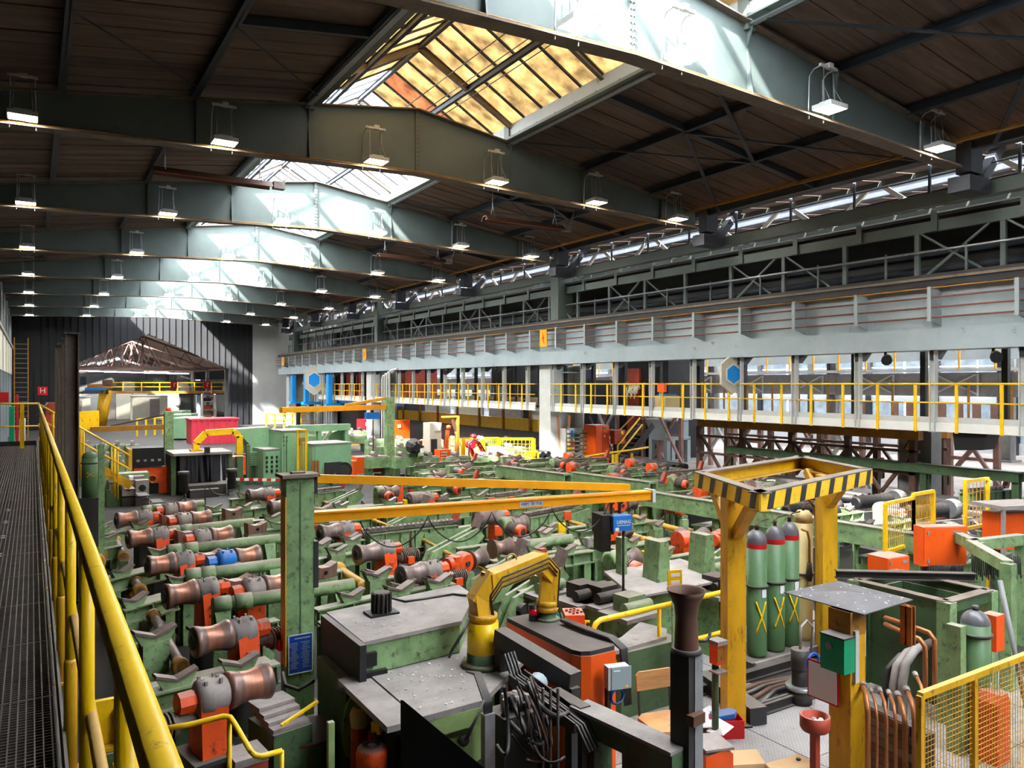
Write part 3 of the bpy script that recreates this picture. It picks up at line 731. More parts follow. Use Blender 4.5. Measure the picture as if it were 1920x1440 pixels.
# ================================================================== conveyor field: kinds of machine parts
SK12 = math.radians(11)
def roller_unit(name, green=False, blue=False, hot=False, motor=True):
    t = thing(name, 'x', 'roller', (0, 0, 0))
    hm = 'blue' if blue else ('green' if green else 'orange')
    b = MB(); b.lathe([(0, 0.0), (0, 0.19), (0.04, 0.205), (0.14, 0.195), (0.3, 0.172), (0.5, 0.158), (0.7, 0.172), (0.86, 0.195), (0.96, 0.205), (1, 0.185), (1, 0.0)], (-0.68, 0, 0), (-0.2, 0, 0), 20, caps=False)
    b.build('roller_barrel', 'roller_hot' if hot else 'roller', t)
    if hot:
        b = MB(); b.lathe([(0, 0.1765), (0.5, 0.1595), (1, 0.1735)], (-0.545, 0, 0), (-0.345, 0, 0), 20, caps=False); b.build('worn_band', 'worn_band', t)
    b = MB(); b.lathe([(0, 0.05), (0.01, 0.1), (1, 0.1)], (-0.71, 0, 0), (-0.66, 0, 0), 12); b.build('end_cap', 'soot', t)
    b = MB(); b.lathe([(0, 0.15), (0.1, 0.19), (0.5, 0.18), (0.55, 0.2), (0.9, 0.19), (1, 0.13)], (-0.2, 0, 0), (0.14, 0, 0), 16)
    for k in range(3):
        for s in (-0.1, 0.06):
            b.box((s, 0.1 - k * 0.1, 0.17), (0.03, 0.03, 0.06))
    b.build('gear_head', hm if blue else 'gearhead', t)
    b = MB(); b.lathe([(0, 0.1), (0.2, 0.12), (0.9, 0.12), (1, 0.08)], (0.14, 0, 0), (0.34, 0, 0), 8, smooth=False); b.build('brake_housing', hm if not green else 'green', t)
    b = MB(); b.prism([(-0.17, -0.15, -0.6), (0.12, -0.15, -0.6), (0.13, -0.17, 0.04), (-0.16, -0.17, 0.04)], (0, 0.32, 0))
    b.prism([(-0.16, -0.17, 0.02), (0.13, -0.17, 0.02), (0.1, -0.28, -0.6), (-0.15, -0.28, -0.6)], (0, 0.12, 0))
    for z in (-0.2, -0.34): b.box((-0.02, -0.245 , z - 0.02), (0.1, 0.03, 0.025))
    b.build('gear_stand', hm, t)
    b = MB(); b.box((-0.02, -0.05, -0.62), (0.5, 0.6, 0.05)); b.box((-0.02, -0.02, -0.99), (0.4, 0.46, 0.7)); b.build('plinth', 'soot', t)
    if motor:
        b = MB(); b.lathe([(0, 0.06), (0.3, 0.07), (0.31, 0.11), (1, 0.11)], (0.12, 0.02, -0.2), (0.78, 0.02, -0.2), 12)
        b.build('motor_body', 'fin', t)
        f = MB()
        for k in range(9): f.lathe([(0, 0.148), (1, 0.148)], (0.38 + k * 0.042, 0.02, -0.2), (0.398 + k * 0.042, 0.02, -0.2), 10)
        f.build('cooling_fins', 'fin', t)
        b = MB(); b.box((0.5, -0.13, -0.26), (0.16, 0.1, 0.14)); b.build('terminal_box', hm if not green else 'orange', t)
        b = MB(); b.path([(0.55 + 0.04 * math.cos(g * PI / 4), 0.02, -0.01 + 0.04 * math.sin(g * PI / 4)) for g in range(9)], 0.009, 5); b.build('lifting_eye', 'fin', t)
    return t
def gear_motor(name):      # green worm gear with an orange ended motor facing the viewer
    t = thing(name, 'x', 'roller', (0, 0, 0))
    b = MB(); b.lathe([(0, 0.0), (0, 0.15), (0.08, 0.19), (0.4, 0.13), (0.6, 0.13), (0.92, 0.19), (1, 0.15), (1, 0)], (0.12, 0, 0), (0.58, 0.0, 0), 18, caps=False); b.build('roller_barrel', 'roller', t)
    b = MB(); b.lathe([(0, 0.14), (0.1, 0.2), (0.9, 0.2), (1, 0.14)], (-0.16, 0, 0), (0.1, 0, 0), 14); b.box((-0.03, 0.02, -0.22), (0.24, 0.3, 0.4)); b.build('gear_case', 'green', t)
    b = MB(); b.lathe([(0, 0.09), (0.1, 0.12), (1, 0.12)], (-0.02, -0.1, -0.02), (0.05, -0.42, -0.06), 12); b.build('motor_body', 'fin', t)
    f = MB()
    d = Vector((0.07, -0.32, -0.04))
    for k in range(6):
        p = Vector((-0.02, -0.1, -0.02)) + d * (0.15 + k * 0.14); f.lathe([(0, 0.15), (1, 0.15)], p, p + d * 0.06, 12)
    f.build('cooling_fins', 'fin', t)
    b = MB(); b.lathe([(0, 0.15), (0.8, 0.15), (1, 0.12)], (0.05, -0.42, -0.06), (0.08, -0.56, -0.08), 14); b.build('fan_cowl', 'orange', t)
    b = MB(); b.lathe([(0, 0.085), (1, 0.085)], (0.08, -0.555, -0.08), (0.082, -0.566, -0.081), 12); b.build('fan_grille', 'soot', t)
    b = MB(); b.box((0.0, -0.05, -0.62), (0.5, 0.5, 0.42)); b.box((0, -0.05, -1.02), (0.4, 0.42, 0.46)); b.build('pedestal', 'green_dark', t)
    return t
def orange_gear(name):     # round orange gearbox with a green stand and a roller on the far side
    t = thing(name, 'x', 'gearbox', (0, 0, 0))
    b = MB(); b.lathe([(0, 0.16), (0.2, 0.2), (0.8, 0.2), (1, 0.16)], (0.02, -0.14, 0), (0.02, 0.12, 0), 14); b.box((-0.16, 0, 0.02), (0.2, 0.24, 0.26)); b.lathe([(0, 0.13), (1, 0.13)], (-0.38, 0, 0.02), (-0.2, 0, 0.02), 10); b.build('gear_case', 'orange', t)
    b = MB(); b.lathe([(0, 0.05), (1, 0.05)], (0.02, -0.17, 0), (0.02, -0.13, 0), 10); b.build('shaft_cover', 'soot', t)
    b = MB(); b.lathe([(0, 0.18), (0.5, 0.12), (1, 0.18)], (0.22, 0, 0), (0.56, 0, 0), 16); b.build('roller_barrel', 'roller', t)
    b = MB(); b.box((0.08, 0, -0.36), (0.22, 0.3, 0.36)); b.box((0.08, 0, -0.56), (0.5, 0.46, 0.05)); b.box((0.08, 0, -0.91), (0.36, 0.36, 0.68)); b.build('stand', 'green', t)
    return t
def vee(b, s, x=0.0, y=0.0, z=0.0, w=0.13):
    for k in (-1, 1):
        b.prism([(x, y - w / 2, z + 0.0), (x + k * 0.26 * s, y - w / 2, z + 0.088 * s), (x + k * 0.25 * s, y - w / 2, z + 0.118 * s), (x, y - w / 2, z + 0.032)][::k], (0, w, 0))
def saddle_mesh():
    b = MB(); vee(b, 1.0); return b.mesh('saddle_pad', 'saddle')
def saddle_body():
    b = MB(); b.prism([(-0.16, -0.05, -0.07), (0.16, -0.05, -0.07), (0.25, -0.05, 0.085), (0, -0.05, 0.0), (-0.25, -0.05, 0.085)], (0, 0.1, 0)); return b.mesh('saddle_body', 'green')
SADP, SADB = saddle_mesh(), saddle_body()
def saddle_on(parent, x, y, z, rz=0.0, s=1.0):
    s *= 0.72; o = place('saddle', SADB, parent, (x, y, z - 0.02), (0, 0, rz), (s, s * 1.25, s * 1.1))
    place('saddle_pad', SADP, o, (0, 0, 0.0))
    return o
def cross_beam(p, q, h=0.2, w=0.16, m='green', legs=True, sads=(), name='transverse_rail', label='x', group='green transverse rails of the conveyor field', ribs=True, twin=False):
    p = Vector(p); q = Vector(q); c = (p + q) / 2; L = (q - p).length
    rz = math.atan2(q.y - p.y, q.x - p.x)
    t = thing(name, label, 'rail', (c.x, c.y, 0), rz, group)
    z = p.z
    b = MB(); b.ibeam((-L / 2, 0, z - h / 2), (L / 2, 0, z - h / 2), w, h, 0.022); b.build('girder', m, t)
    if twin:
        b = MB(); b.ibeam((-L / 2, 0.24, z - h / 2 - 0.02), (L / 2, 0.24, z - h / 2 - 0.02), w * 0.9, h * 0.9, 0.02); b.build('girder', m, t)
    if ribs:
        n = max(2, int(L / 0.42))
        for i in range(n + 1):
            b = MB(); b.box((-L / 2 + 0.03 + (L - 0.06) * i / n, -w * 0.26, z - h / 2), (0.014, w * 0.48, h - 0.02)); b.build('rib', m, t)
    if legs:
        for s in (-1, 1):
            b = MB(); b.ibeam((s * (L / 2 - 0.14), 0.0, 0), (s * (L / 2 - 0.14), 0.0, z - h), 0.14, 0.14, 0.018, (0, 1, 0)); b.build('leg', m, t)
    for fx in sads: saddle_on(t, (fx - 0.5) * L, 0, z + 0.07)
    return t
def torque_tube(p, q, r=0.095, label='x', m='green'):
    p = Vector(p); q = Vector(q); c = (p + q) / 2; L = (q - p).length; rz = math.atan2(q.y - p.y, q.x - p.x)
    t = thing('torque_tube', label, 'tube', (c.x, c.y, 0), rz, 'thick green torque tubes across the conveyors')
    b = MB(); b.tube((-L / 2, 0, p.z), (L / 2, 0, p.z), r, 16); b.build('tube', m, t)
    for fx in (-0.44, -0.3):
        b = MB(); b.lathe([(0, r * 1.18), (1, r * 1.18)], (fx * L - 0.1, 0, p.z), (fx * L + 0.1, 0, p.z), 16); b.build('collar', m, t)
    for fx in (-0.44, 0.4):
        b = MB(); b.box((fx * L, 0.02, p.z / 2), (0.2, 0.12, p.z)); b.prism([(fx * L - 0.1, -0.05, p.z), (fx * L + 0.1, -0.05, p.z), (fx * L + 0.07, -0.16, p.z - 0.3), (fx * L - 0.07, -0.16, p.z - 0.3)], (0, 0.03, 0)); b.build('bracket', m, t)
    return t
def shaft(p, q, r, m, label, coup=True, group='drive shafts between the machines'):
    p = Vector(p); q = Vector(q)
    t = thing('drive_shaft', label, 'shaft', p, 0, group)
    b = MB(); b.tube((0, 0, 0), q - p, r, 12); b.build('rod', m, t)
    d = (q - p).normalized()
    if coup:
        for e, s in ((Vector((0, 0, 0)), 1), (q - p, -1)):
            b = MB(); b.lathe([(0, r * 1.2), (0.05, r * 1.55), (0.35, r * 1.55), (0.4, r * 1.3), (1, r * 1.1)], e, e + d * (s * 0.22), 12); b.build('flange_coupling', 'yellow_dirty' if m != 'roller' else 'ochre', t)
    for e in (Vector((0, 0, 0)), q - p):
        b = MB(); b.bar((e.x, e.y, -p.z), (e.x, e.y, e.z - r), 0.12, 0.1); b.build('pedestal', 'green_dark', t)
    return t
def chain_conveyor(p, q, label, h=0.34, stop=True, gusset=True, m='green', cm='chain'):
    p = Vector(p); q = Vector(q); c = (p + q) / 2; L = (q - p).length; rz = math.atan2(q.y - p.y, q.x - p.x)
    t = thing('chain_conveyor', label, 'conveyor', (c.x, c.y, 0), rz, 'chain conveyors across the field')
    z = p.z
    for s in (-1, 1):
        b = MB(); b.ibeam((-L / 2, s * 0.1, z - h / 2 - 0.04), (L / 2, s * 0.1, z - h / 2 - 0.04), 0.08, h, 0.018); b.build('side_plate', m, t)
    n = max(3, int(L / 0.28))
    for i in range(n + 1):
        b = MB(); b.box((-L / 2 + L * i / n, -0.125, z - h / 2 - 0.04), (0.015, 0.06, h - 0.04)); b.build('rib', m, t)
    b = MB(); k = int(L / 0.085)
    for i in range(k):
        x = -L / 2 + (i + 0.5) * L / k
        b.tube((x, -0.055, z + 0.02), (x, 0.055, z + 0.02), 0.034, 7)
        b.bar((x - 0.05, -0.075 + 0.012 * (i % 2), z + 0.02), (x + 0.05, -0.075 + 0.012 * (i % 2), z + 0.02), 0.014, 0.06)
        b.bar((x - 0.05, 0.075 - 0.012 * (i % 2), z + 0.02), (x + 0.05, 0.075 - 0.012 * (i % 2), z + 0.02), 0.014, 0.06)
    b.build('chain', cm, t, kind='stuff')
    for s in (-1, 1):
        b = MB(); b.box((s * (L / 2 - 0.2), 0, (z - h) / 2), (0.16, 0.18, z - h)); b.build('leg', m, t)
    if stop:
        b = MB(); b.bar((L / 2 - 0.02, 0, z + 0.0), (L / 2 + 0.1, 0, z + 0.26), 0.12, 0.09); b.build('end_stop', 'rust_orange', t)
    if gusset:
        b = MB(); b.prism([(L * 0.1, -0.16, z - h * 0.4), (L / 2 + 0.25, -0.16, z - h * 0.25), (L / 2 + 0.25, -0.16, z - h * 0.6), (L * 0.2, -0.16, z - h - 0.3), (L * 0.1, -0.16, z - h - 0.2)], (0, 0.025, 0)); b.build('gusset_plate', m, t)
    return t
def rest_block(p, rz, label):
    t = thing('rest_block', label, 'block', (p[0], p[1], 0), rz, 'rusty saddle blocks on green brackets')
    z = p[2]
    b = MB(); b.prism([(-0.17, -0.09, z - 0.1), (0.17, -0.09, z - 0.1), (0.18, -0.09, z + 0.1), (0.06, -0.09, z + 0.05), (-0.06, -0.09, z + 0.05), (-0.18, -0.09, z + 0.1)], (0, 0.18, 0)); b.build('saddle_head', 'roller_hot', t)
    b = MB(); b.tube((0, -0.1, z - 0.02), (0, -0.088, z - 0.02), 0.03, 8); b.build('bolt_hole', 'black', t)
    b = MB(); b.box((0, 0, z - 0.13), (0.36, 0.2, 0.05)); b.build('shelf', 'green', t)
    for s in (-1, 1):
        b = MB(); b.bar((s * 0.14, -0.02, z - 0.15), (s * 0.14, 0.12, 0), 0.05, 0.08); b.build('strut', 'green', t)
    return t
def lift_arm(p, rz, s, label):
    t = thing('pivoting_lifter', label, 'lifter', (p[0], p[1], 0), rz, 'green pivoting lifters')
    z = p[2]
    b = MB(); b.prism([(-0.5 * s, 0, z - 0.5 * s), (-0.3 * s, 0, z - 0.15 * s), (0.5 * s, 0, z + 0.1), (0.62 * s, 0, z - 0.05), (0.1 * s, 0, z - 0.5 * s)], (0, 0.05, 0)); b.prism([(-0.5 * s, 0.16, z - 0.5 * s), (-0.3 * s, 0.16, z - 0.15 * s), (0.5 * s, 0.16, z + 0.1), (0.62 * s, 0.16, z - 0.05), (0.1 * s, 0.16, z - 0.5 * s)], (0, 0.05, 0)); b.build('arm_plate', 'green', t)
    b = MB(); b.bar((0.5 * s, 0.1, z + 0.1), (0.6 * s, 0.1, z + 0.32), 0.14, 0.1); b.build('pad', 'saddle', t)
    b = MB(); b.tube((-0.2 * s, -0.1, z - 0.3 * s), (-0.2 * s, 0.3, z - 0.3 * s), 0.09, 12); b.build('pivot', 'soot', t)
    b = MB(); b.box((-0.2 * s, 0.1, (z - 0.4 * s) / 2), (0.2, 0.14, max(0.1, z - 0.4 * s))); b.build('pedestal', 'green_dark', t)
    return t

# ------------------------------------------------------------------ left field, surveyed one by one
RA = roller_unit('drive_roller'); RAH = roller_unit('drive_roller', hot=True); RB = roller_unit('drive_roller', hot=True, motor=False); RBL = roller_unit('drive_roller', hot=True, blue=True, motor=False)
GM = gear_motor('geared_roller'); OG = orange_gear('orange_gearbox')
for _m, _s in ((RA, .78), (RAH, .78), (RB, .78), (RBL, .78), (GM, .8), (OG, .8)): _m.scale = (_s, _s, _s)
_used = set(); SPOTS = []
def put(master, p, rz, label, group, spot=True):
    if spot: SPOTS.append((p[0], p[1]))
    if master.name not in _used:
        _used.add(master.name); master.location = p; master.rotation_euler = (0, 0, rz); master['label'] = label; master['group'] = group
        return master
    return clone(master, p, rz, label, group)
def off(px, py, z, dx, rz):
    p = onz(px, py, z); return Vector((p.x + dx * math.cos(rz), p.y + dx * math.sin(rz), z))
Lx = [(398, 1197), (339, 1114), (302, 1059), (262, 1009), (238, 974)]
for i, (x, y) in enumerate(Lx):
    put(RAH, off(x, y, 1.0, 0.34, SK12), SK12, 'coppery roller on an orange gear stand, %s of the left line from the front' % ORD[i + 1], 'drive rollers of the left line')
put(RAH, off(464, 1285, 1.0, -0.34, SK12), SK12 + PI, 'nearest coppery roller, turned to the right, left of the green crane post', 'drive rollers of the left line')
for i, (x, y) in enumerate([(518, 1097), (462, 1044), (413, 1004), (375, 972), (348, 953)]):
    put(RBL if i == 1 else RB, off(x, y, 1.0, -0.34, SK12), SK12 + PI, 'roller on a %s turned right, %s of the second line from the front' % ('blue gear head' if i == 1 else 'low orange stand', ORD[i]), 'drive rollers of the second line')
for i, (x, y) in enumerate([(772, 1078), (689, 1037), (618, 998), (521, 950), (479, 928), (779, 936), (723, 911), (908, 971)]):
    put(RA, off(x, y, 1.0, 0.34, SK12), SK12, 'grey waisted roller with orange gear stand, %s of the middle line from the front' % ORD[i], 'drive rollers of the middle line')
for i, (x, y) in enumerate([(1152, 1052), (949, 985), (713, 923), (1040, 868), (1150, 882), (1262, 902), (1654, 955), (840, 912), (1010, 905)]):
    put(GM, onz(x, y, 1.0), 0.05, 'green geared roller drive with an orange ended motor, %s from the front' % ORD[i], 'green roller drives of the middle field')
for i, (x, y) in enumerate([(1272, 953), (1456, 933), (1160, 947), (1262, 900), (1027, 902), (865, 1055), (1150, 1000), (1352, 1010)]):
    put(OG, onz(x, y, 1.0), 0.05 if i < 5 else 0.3, 'round orange gearbox on a green stand, number %s of the right field' % ['one', 'two', 'three', 'four', 'five', 'six', 'seven', 'eight'][i], 'orange gearboxes of the right field')
beams = [((165, 1005), (340, 976), (.1, .52)), ((160, 1034), (225, 1022), ()), ((195, 1088), (340, 1052), (.2,)), ((225, 1143), (330, 1113), (.22,)), ((235, 1216), (305, 1198), (.7,)), ((262, 1302), (520, 1240), (.24, .7)),
         ((372, 968), (536, 944), (.5,)), ((300, 1040), (520, 1012), (.0, .5)), ((330, 1095), (470, 1068), (.05, .68)), ((430, 936), (520, 925), (.3, .8)), ((420, 1182), (520, 1160), ()), ((590, 1028), (680, 1010), (.1, .7)), ((590, 1048), (690, 1030), (.4,)),
         ((690, 1086), (740, 1080), (.4,)), ((730, 1112), (850, 1092), (.2, .8)), ((590, 1142), (720, 1112), (.5,)), ((590, 1075), (640, 1068), ()), ((590, 955), (700, 945), (.3,)), ((640, 1000), (690, 990), (.3,))]
for i, (p, q, sd) in enumerate(beams):
    cross_beam(onz(*p, 0.86), onz(*q, 0.86), sads=sd, label='green ribbed rail%s, %s counted along the left field' % (' and V saddles' if sd else '', ORD[i]), twin=(i in (0, 2, 3, 5)))
tubes = [((268, 957), (381, 944)), ((315, 997), (472, 979)), ((313, 1033), (524, 1010)), ((350, 1080), (532, 1056)), ((398, 1136), (662, 1096))]
for i, (p, q) in enumerate(tubes[::-1]):
    torque_tube(onz(*p, 0.95), onz(*q, 0.95), 0.085, label='thick green torque tube lying across the left field, %s from the front' % ORD[i])
for i, (p, q, r, m) in enumerate([((287, 1153), (340, 1252), .055, 'roller'), ((216, 1013), (232, 1044), .06, 'roller'), ((251, 1086), (263, 1108), .06, 'roller'), ((186, 1040), (180, 1056), .09, 'roller'), ((634, 1066), (690, 1104), .07, 'yellow_dirty'), ((790, 1010), (860, 1048), .03, 'yellow_dirty'), ((870, 1050), (920, 1070), .03, 'yellow_dirty'), ((600, 938), (660, 958), .03, 'yellow_dirty'), ((1190, 972), (1290, 998), .06, 'yellow_dirty'), ((1150, 992), (1220, 1016), .06, 'yellow_dirty'), ((700, 975), (740, 990), .03, 'yellow_dirty'), ((470, 978), (500, 992), .05, 'yellow_dirty'), ((1060, 975), (1110, 990), .04, 'yellow_dirty')]):
    shaft(onz(*p, 0.75), onz(*q, 0.75), r, m, ('brown dusty' if m == 'roller' else 'yellow') + ' drive shaft with flanged ends, %s counted from the left front' % ORD[i])
for i, (x, y) in enumerate([(443, 1094), (392, 1044), (350, 1002), (319, 972), (435, 961), (479, 989), (605, 1069)]):
    rest_block(onz(x, y, 1.0), SK12, 'rusty saddle block on a green bracket, %s from the front among the rollers' % ORD[i])
for i, (x, y, s) in enumerate([(178, 963, 1), (191, 986, 1), (201, 1008, 1), (289, 1191, 1.15), (510, 969, 1), (659, 1012, 1), (704, 1077, 1.1), (747, 1105, 1.1), (819, 1090, 1.1), (601, 1020, 1), (631, 1032, 1), (1020, 1000, 1), (1230, 985, 1)]):
    p = onz(x, y, 0.98)
    t = thing('saddle_stand', 'worn V saddle on a short green stand, %s counted through the left field' % ORD[i], 'saddle', (p.x, p.y, 0), SK12, 'V saddles on stands')
    saddle_on(t, 0, 0, 0.98, 0, s)
    b = MB(); b.box((0, 0, 0.46), (0.26, 0.14, 0.92)); b.build('stand', 'green', t)
for i, (p, q, g) in enumerate([((689, 996), (852, 978), True), ((584, 922), (641, 915), False), ((985, 966), (1082, 947), True), ((914, 931), (981, 923), True), ((1180, 910), (1242, 905), False), ((1691, 892), (1770, 885), False), ((1806, 922), (1886, 914), False), ((1580, 880), (1650, 874), False)]):
    SPOTS.append(tuple((onz(*p, 1.0) + onz(*q, 1.0))[:2])); SPOTS[-1] = (SPOTS[-1][0] / 2, SPOTS[-1][1] / 2)
    chain_conveyor(onz(*p, 1.0), onz(*q, 1.0), 'green chain conveyor with a worn heavy chain, %s of the field' % ORD[i], gusset=g, m='green' if i < 5 else 'green_dark')
for i, (x, y, s) in enumerate([(845, 1010, 1.2), (640, 930, 1.0), (1000, 1090, 1.1), (760, 965, 1.0), (1055, 945, 1.0), (1360, 1030, 1.2), (1400, 1000, 1.0), (930, 1065, 1.0)]):
    SPOTS.append(tuple(onz(x, y, 0.95)[:2]))
    lift_arm(onz(x, y, 0.95), 0.15, s, 'triangular green lifting arm with a worn pad, %s among the conveyors' % ORD[i])
# black bellows and ribbed couplings in the gaps at the left
for i, (x, y, z) in enumerate([(265, 1166, 0.6), (222, 1098, 0.6), (262, 1232, 0.55)]):
    p = onz(x, y, z)
    t = thing('bellows_coupling', 'ribbed %s coupling in the dark gap under the left beams, %s' % (['black', 'black', 'green'][i], ['middle', 'far', 'near'][i] + ' one'), 'coupling', (p.x, p.y, 0), 0.4)
    for k in range(4):
        b = MB(); b.lathe([(0, 0.1), (0.5, 0.2), (1, 0.1)], (0, 0.07 * k, z), (0, 0.07 * k + 0.07, z), 14); b.build('fold', ['black', 'black', 'green_dark'][i], t)
    b = MB(); b.tube((0, -0.4, z - 0.05), (0, 0, z), 0.13, 14); b.build('hub', 'gearhead', t)
    b = MB(); b.lathe([(0, 0.08), (1, 0.09)], (0, -0.45, z - 0.05), (0, -0.4, z - 0.05), 6); b.build('hub_cap', 'ochre', t)
    b = MB(); b.box((0, 0.1, z / 2 - 0.05), (0.3, 0.25, z - 0.1)); b.build('base', 'soot', t)

# ------------------------------------------------------------------ denser green conveyor sections filling the middle and far field
def section(v):
    t = thing('conveyor_section', 'x', 'conveyor', (0, 0, 0))
    m = 'green'
    for s in (-1, 1):
        b = MB(); b.ibeam((-1.15, s * 0.55, 0.72), (1.15, s * 0.55, 0.72), 0.14, 0.26, 0.02); b.build('side_girder', m, t)
        for k in range(5):
            b = MB(); b.box((-1.1 + k * 0.55, s * 0.55 - 0.05, 0.72), (0.015, 0.1, 0.22)); b.build('rib', m, t)
        for x in (-0.95, 0.95):
            b = MB(); b.ibeam((x, s * 0.55, 0), (x, s * 0.55, 0.6), 0.14, 0.16, 0.02, (0, 1, 0)); b.build('leg', m, t)
    for x in ((-0.8, 0.1) if v != 1 else (-0.3, 0.8)): saddle_on(t, x, -0.55, 0.94)
    for x in ((0.5,) if v != 2 else (-0.5, 0.6)): saddle_on(t, x, 0.55, 0.94)
    if v == 0:
        b = MB(); b.lathe([(0, 0.17), (0.5, 0.11), (1, 0.17)], (0.3, 0, 0.92), (0.72, 0.05, 0.92), 14); b.build('roller_barrel', 'roller', t)
        b = MB(); b.lathe([(0, 0.17), (1, 0.17)], (0.02, 0, 0.92), (0.28, 0, 0.92), 12); b.box((0.14, 0, 0.7), (0.22, 0.28, 0.4)); b.build('gear_case', 'orange', t)
        b = MB(); b.box((0.2, 0, 0.3), (0.5, 0.4, 0.5)); b.build('pedestal', 'green_dark', t)
    elif v == 1:
        b = MB(); b.tube((-1.0, 0.05, 0.86), (0.9, 0.05, 0.86), 0.09, 12); b.build('torque_tube', m, t)
        b = MB(); b.lathe([(0, 0.16), (0.5, 0.1), (1, 0.16)], (-0.95, -0.25, 0.95), (-0.6, -0.25, 0.95), 14); b.build('roller_barrel', 'roller_hot', t)
        b = MB(); b.box((-0.4, -0.25, 0.86), (0.24, 0.24, 0.34)); b.build('gear_case', 'gearhead', t)
        b = MB(); b.box((-0.5, -0.25, 0.36), (0.4, 0.3, 0.7)); b.build('pedestal', 'green_dark', t)
    elif v == 2:
        b = MB()
        for i in range(24):
            x = -1.05 + i * 0.088
            b.tube((x, -0.06, 0.98), (x, 0.06, 0.98), 0.036, 6); b.box((x, -0.08, 0.98), (0.09, 0.014, 0.06)); b.box((x, 0.08, 0.98), (0.09, 0.014, 0.06))
        b.build('chain', 'chain', t, kind='stuff')
        b = MB(); b.ibeam((-1.12, 0, 0.82), (1.1, 0, 0.82), 0.22, 0.26, 0.02); b.build('chain_frame', m, t)
        b = MB(); b.bar((1.05, 0, 1.0), (1.15, 0, 1.24), 0.12, 0.09); b.build('end_stop', 'rust_orange', t)
        b = MB(); b.prism([(-0.2, -0.3, 0.75), (0.9, -0.3, 0.9), (0.9, -0.3, 0.7), (0.1, -0.3, 0.35), (-0.2, -0.3, 0.45)], (0, 0.03, 0)); b.build('gusset_plate', m, t)
    else:
        b = MB(); b.lathe([(0, 0.09), (0.1, 0.12), (1, 0.12)], (-0.1, -0.1, 0.9), (0.0, -0.5, 0.86), 12); b.build('motor_body', 'fin', t)
        b = MB(); b.lathe([(0, 0.15), (1, 0.14)], (0.0, -0.42, 0.87), (0.02, -0.58, 0.855), 12); b.build('fan_cowl', 'orange', t)
        b = MB(); b.box((-0.1, 0.05, 0.8), (0.34, 0.34, 0.5)); b.build('gear_case', m, t)
        b = MB(); b.lathe([(0, 0.17), (0.5, 0.11), (1, 0.17)], (0.1, 0.05, 0.95), (0.5, 0.05, 0.95), 14); b.build('roller_barrel', 'roller', t)
        b = MB(); b.tube((-0.9, 0.2, 0.7), (0.9, 0.35, 0.72), 0.035, 8); b.build('shaft', 'yellow_dirty', t)
        b = MB(); b.box((-0.05, 0, 0.3), (0.4, 0.5, 0.55)); b.build('pedestal', 'green_dark', t)
    return t
def dark_bed():
    t = thing('dark_machine_bed', 'x', 'conveyor', (0, 0, 0))
    b = MB(); b.box((0, 0.1, 0.5), (2.2, 0.8, 0.3)); b.build('bed', 'dark', t)
    for x in (-0.9, 0.9):
        b = MB(); b.box((x, 0.1, 0.18), (0.2, 0.7, 0.36)); b.build('leg', 'black', t)
    b = MB(); pr = []
    for k in range(9): pr += [(k / 9, 0.11), (k / 9 + 0.05, 0.16)]
    b.lathe(pr + [(1, 0.1)], (-0.9, -0.15, 0.86), (0.35, -0.15, 0.86), 14); b.build('ribbed_cylinder', 'black', t)
    b = MB(); b.lathe([(0, 0.2), (0.5, 0.22), (1, 0.2)], (0.45, -0.15, 0.86), (0.7, -0.15, 0.86), 16); b.build('hub', 'dark', t)
    b = MB()
    for k in range(16): b.tube((-0.9 + k * 0.12, 0.28, 0.7), (-0.9 + k * 0.12, 0.46, 0.7), 0.045, 6)
    b.build('roller_chain', 'zinc', t, kind='stuff')
    b = MB(); b.box((0.85, 0.1, 0.78), (0.3, 0.4, 0.26)); b.build('drive_box', 'rust_orange', t)
    return t
DKB = dark_bed()
SEC = [section(v) for v in range(4)]
SECN = ['with orange gear case', 'with torque tube', 'with heavy chain', 'with orange motor']
rnd = random.Random(11)
def seg_near(x, y, p, q, r):
    p = Vector((p[0], p[1])); q = Vector((q[0], q[1])); v = Vector((x, y)); d = q - p
    t = max(0, min(1, (v - p).dot(d) / d.dot(d))); return (p + d * t - v).length < r
RACKS = [(onz(1072, 888, 1.35), onz(945, 872, 1.35)), (onz(1232, 903, 1.35), onz(1080, 884, 1.35)), (onz(1740, 1000, 1.35), onz(1215, 918, 1.35)), (onz(1920, 885, 1.5), onz(1370, 835, 1.5))]
rows = []
for r in range(11):
    y = 7.9 + r * 1.5
    row = []
    for c in range(9):
        x = 1.5 + c * 2.45 + (r % 3) * 0.4
        if x > 18.0: continue
        if y < 14 and x < 6.0 + max(0, 10 - y) * 0.3: continue
        if y < 9 and x < 9.4: continue
        if 14 <= y < 17.5 and x < 3.3: continue
        if y > 17.2 and x < 8.0: continue
        if y > 20.5 and x < 11.0: continue
        if any(abs(sx - x) < 1.15 and abs(sy - y) < 0.6 for sx, sy in SPOTS): 
            row.append((x, y, 'rail')); continue
        if any(seg_near(x + dx, y, p, q, 0.75) for p, q in RACKS for dx in (-0.8, 0, 0.8)):
            row.append((x, y, 'none')); continue
        row.append((x, y, 'sec'))
    rows.append(row)
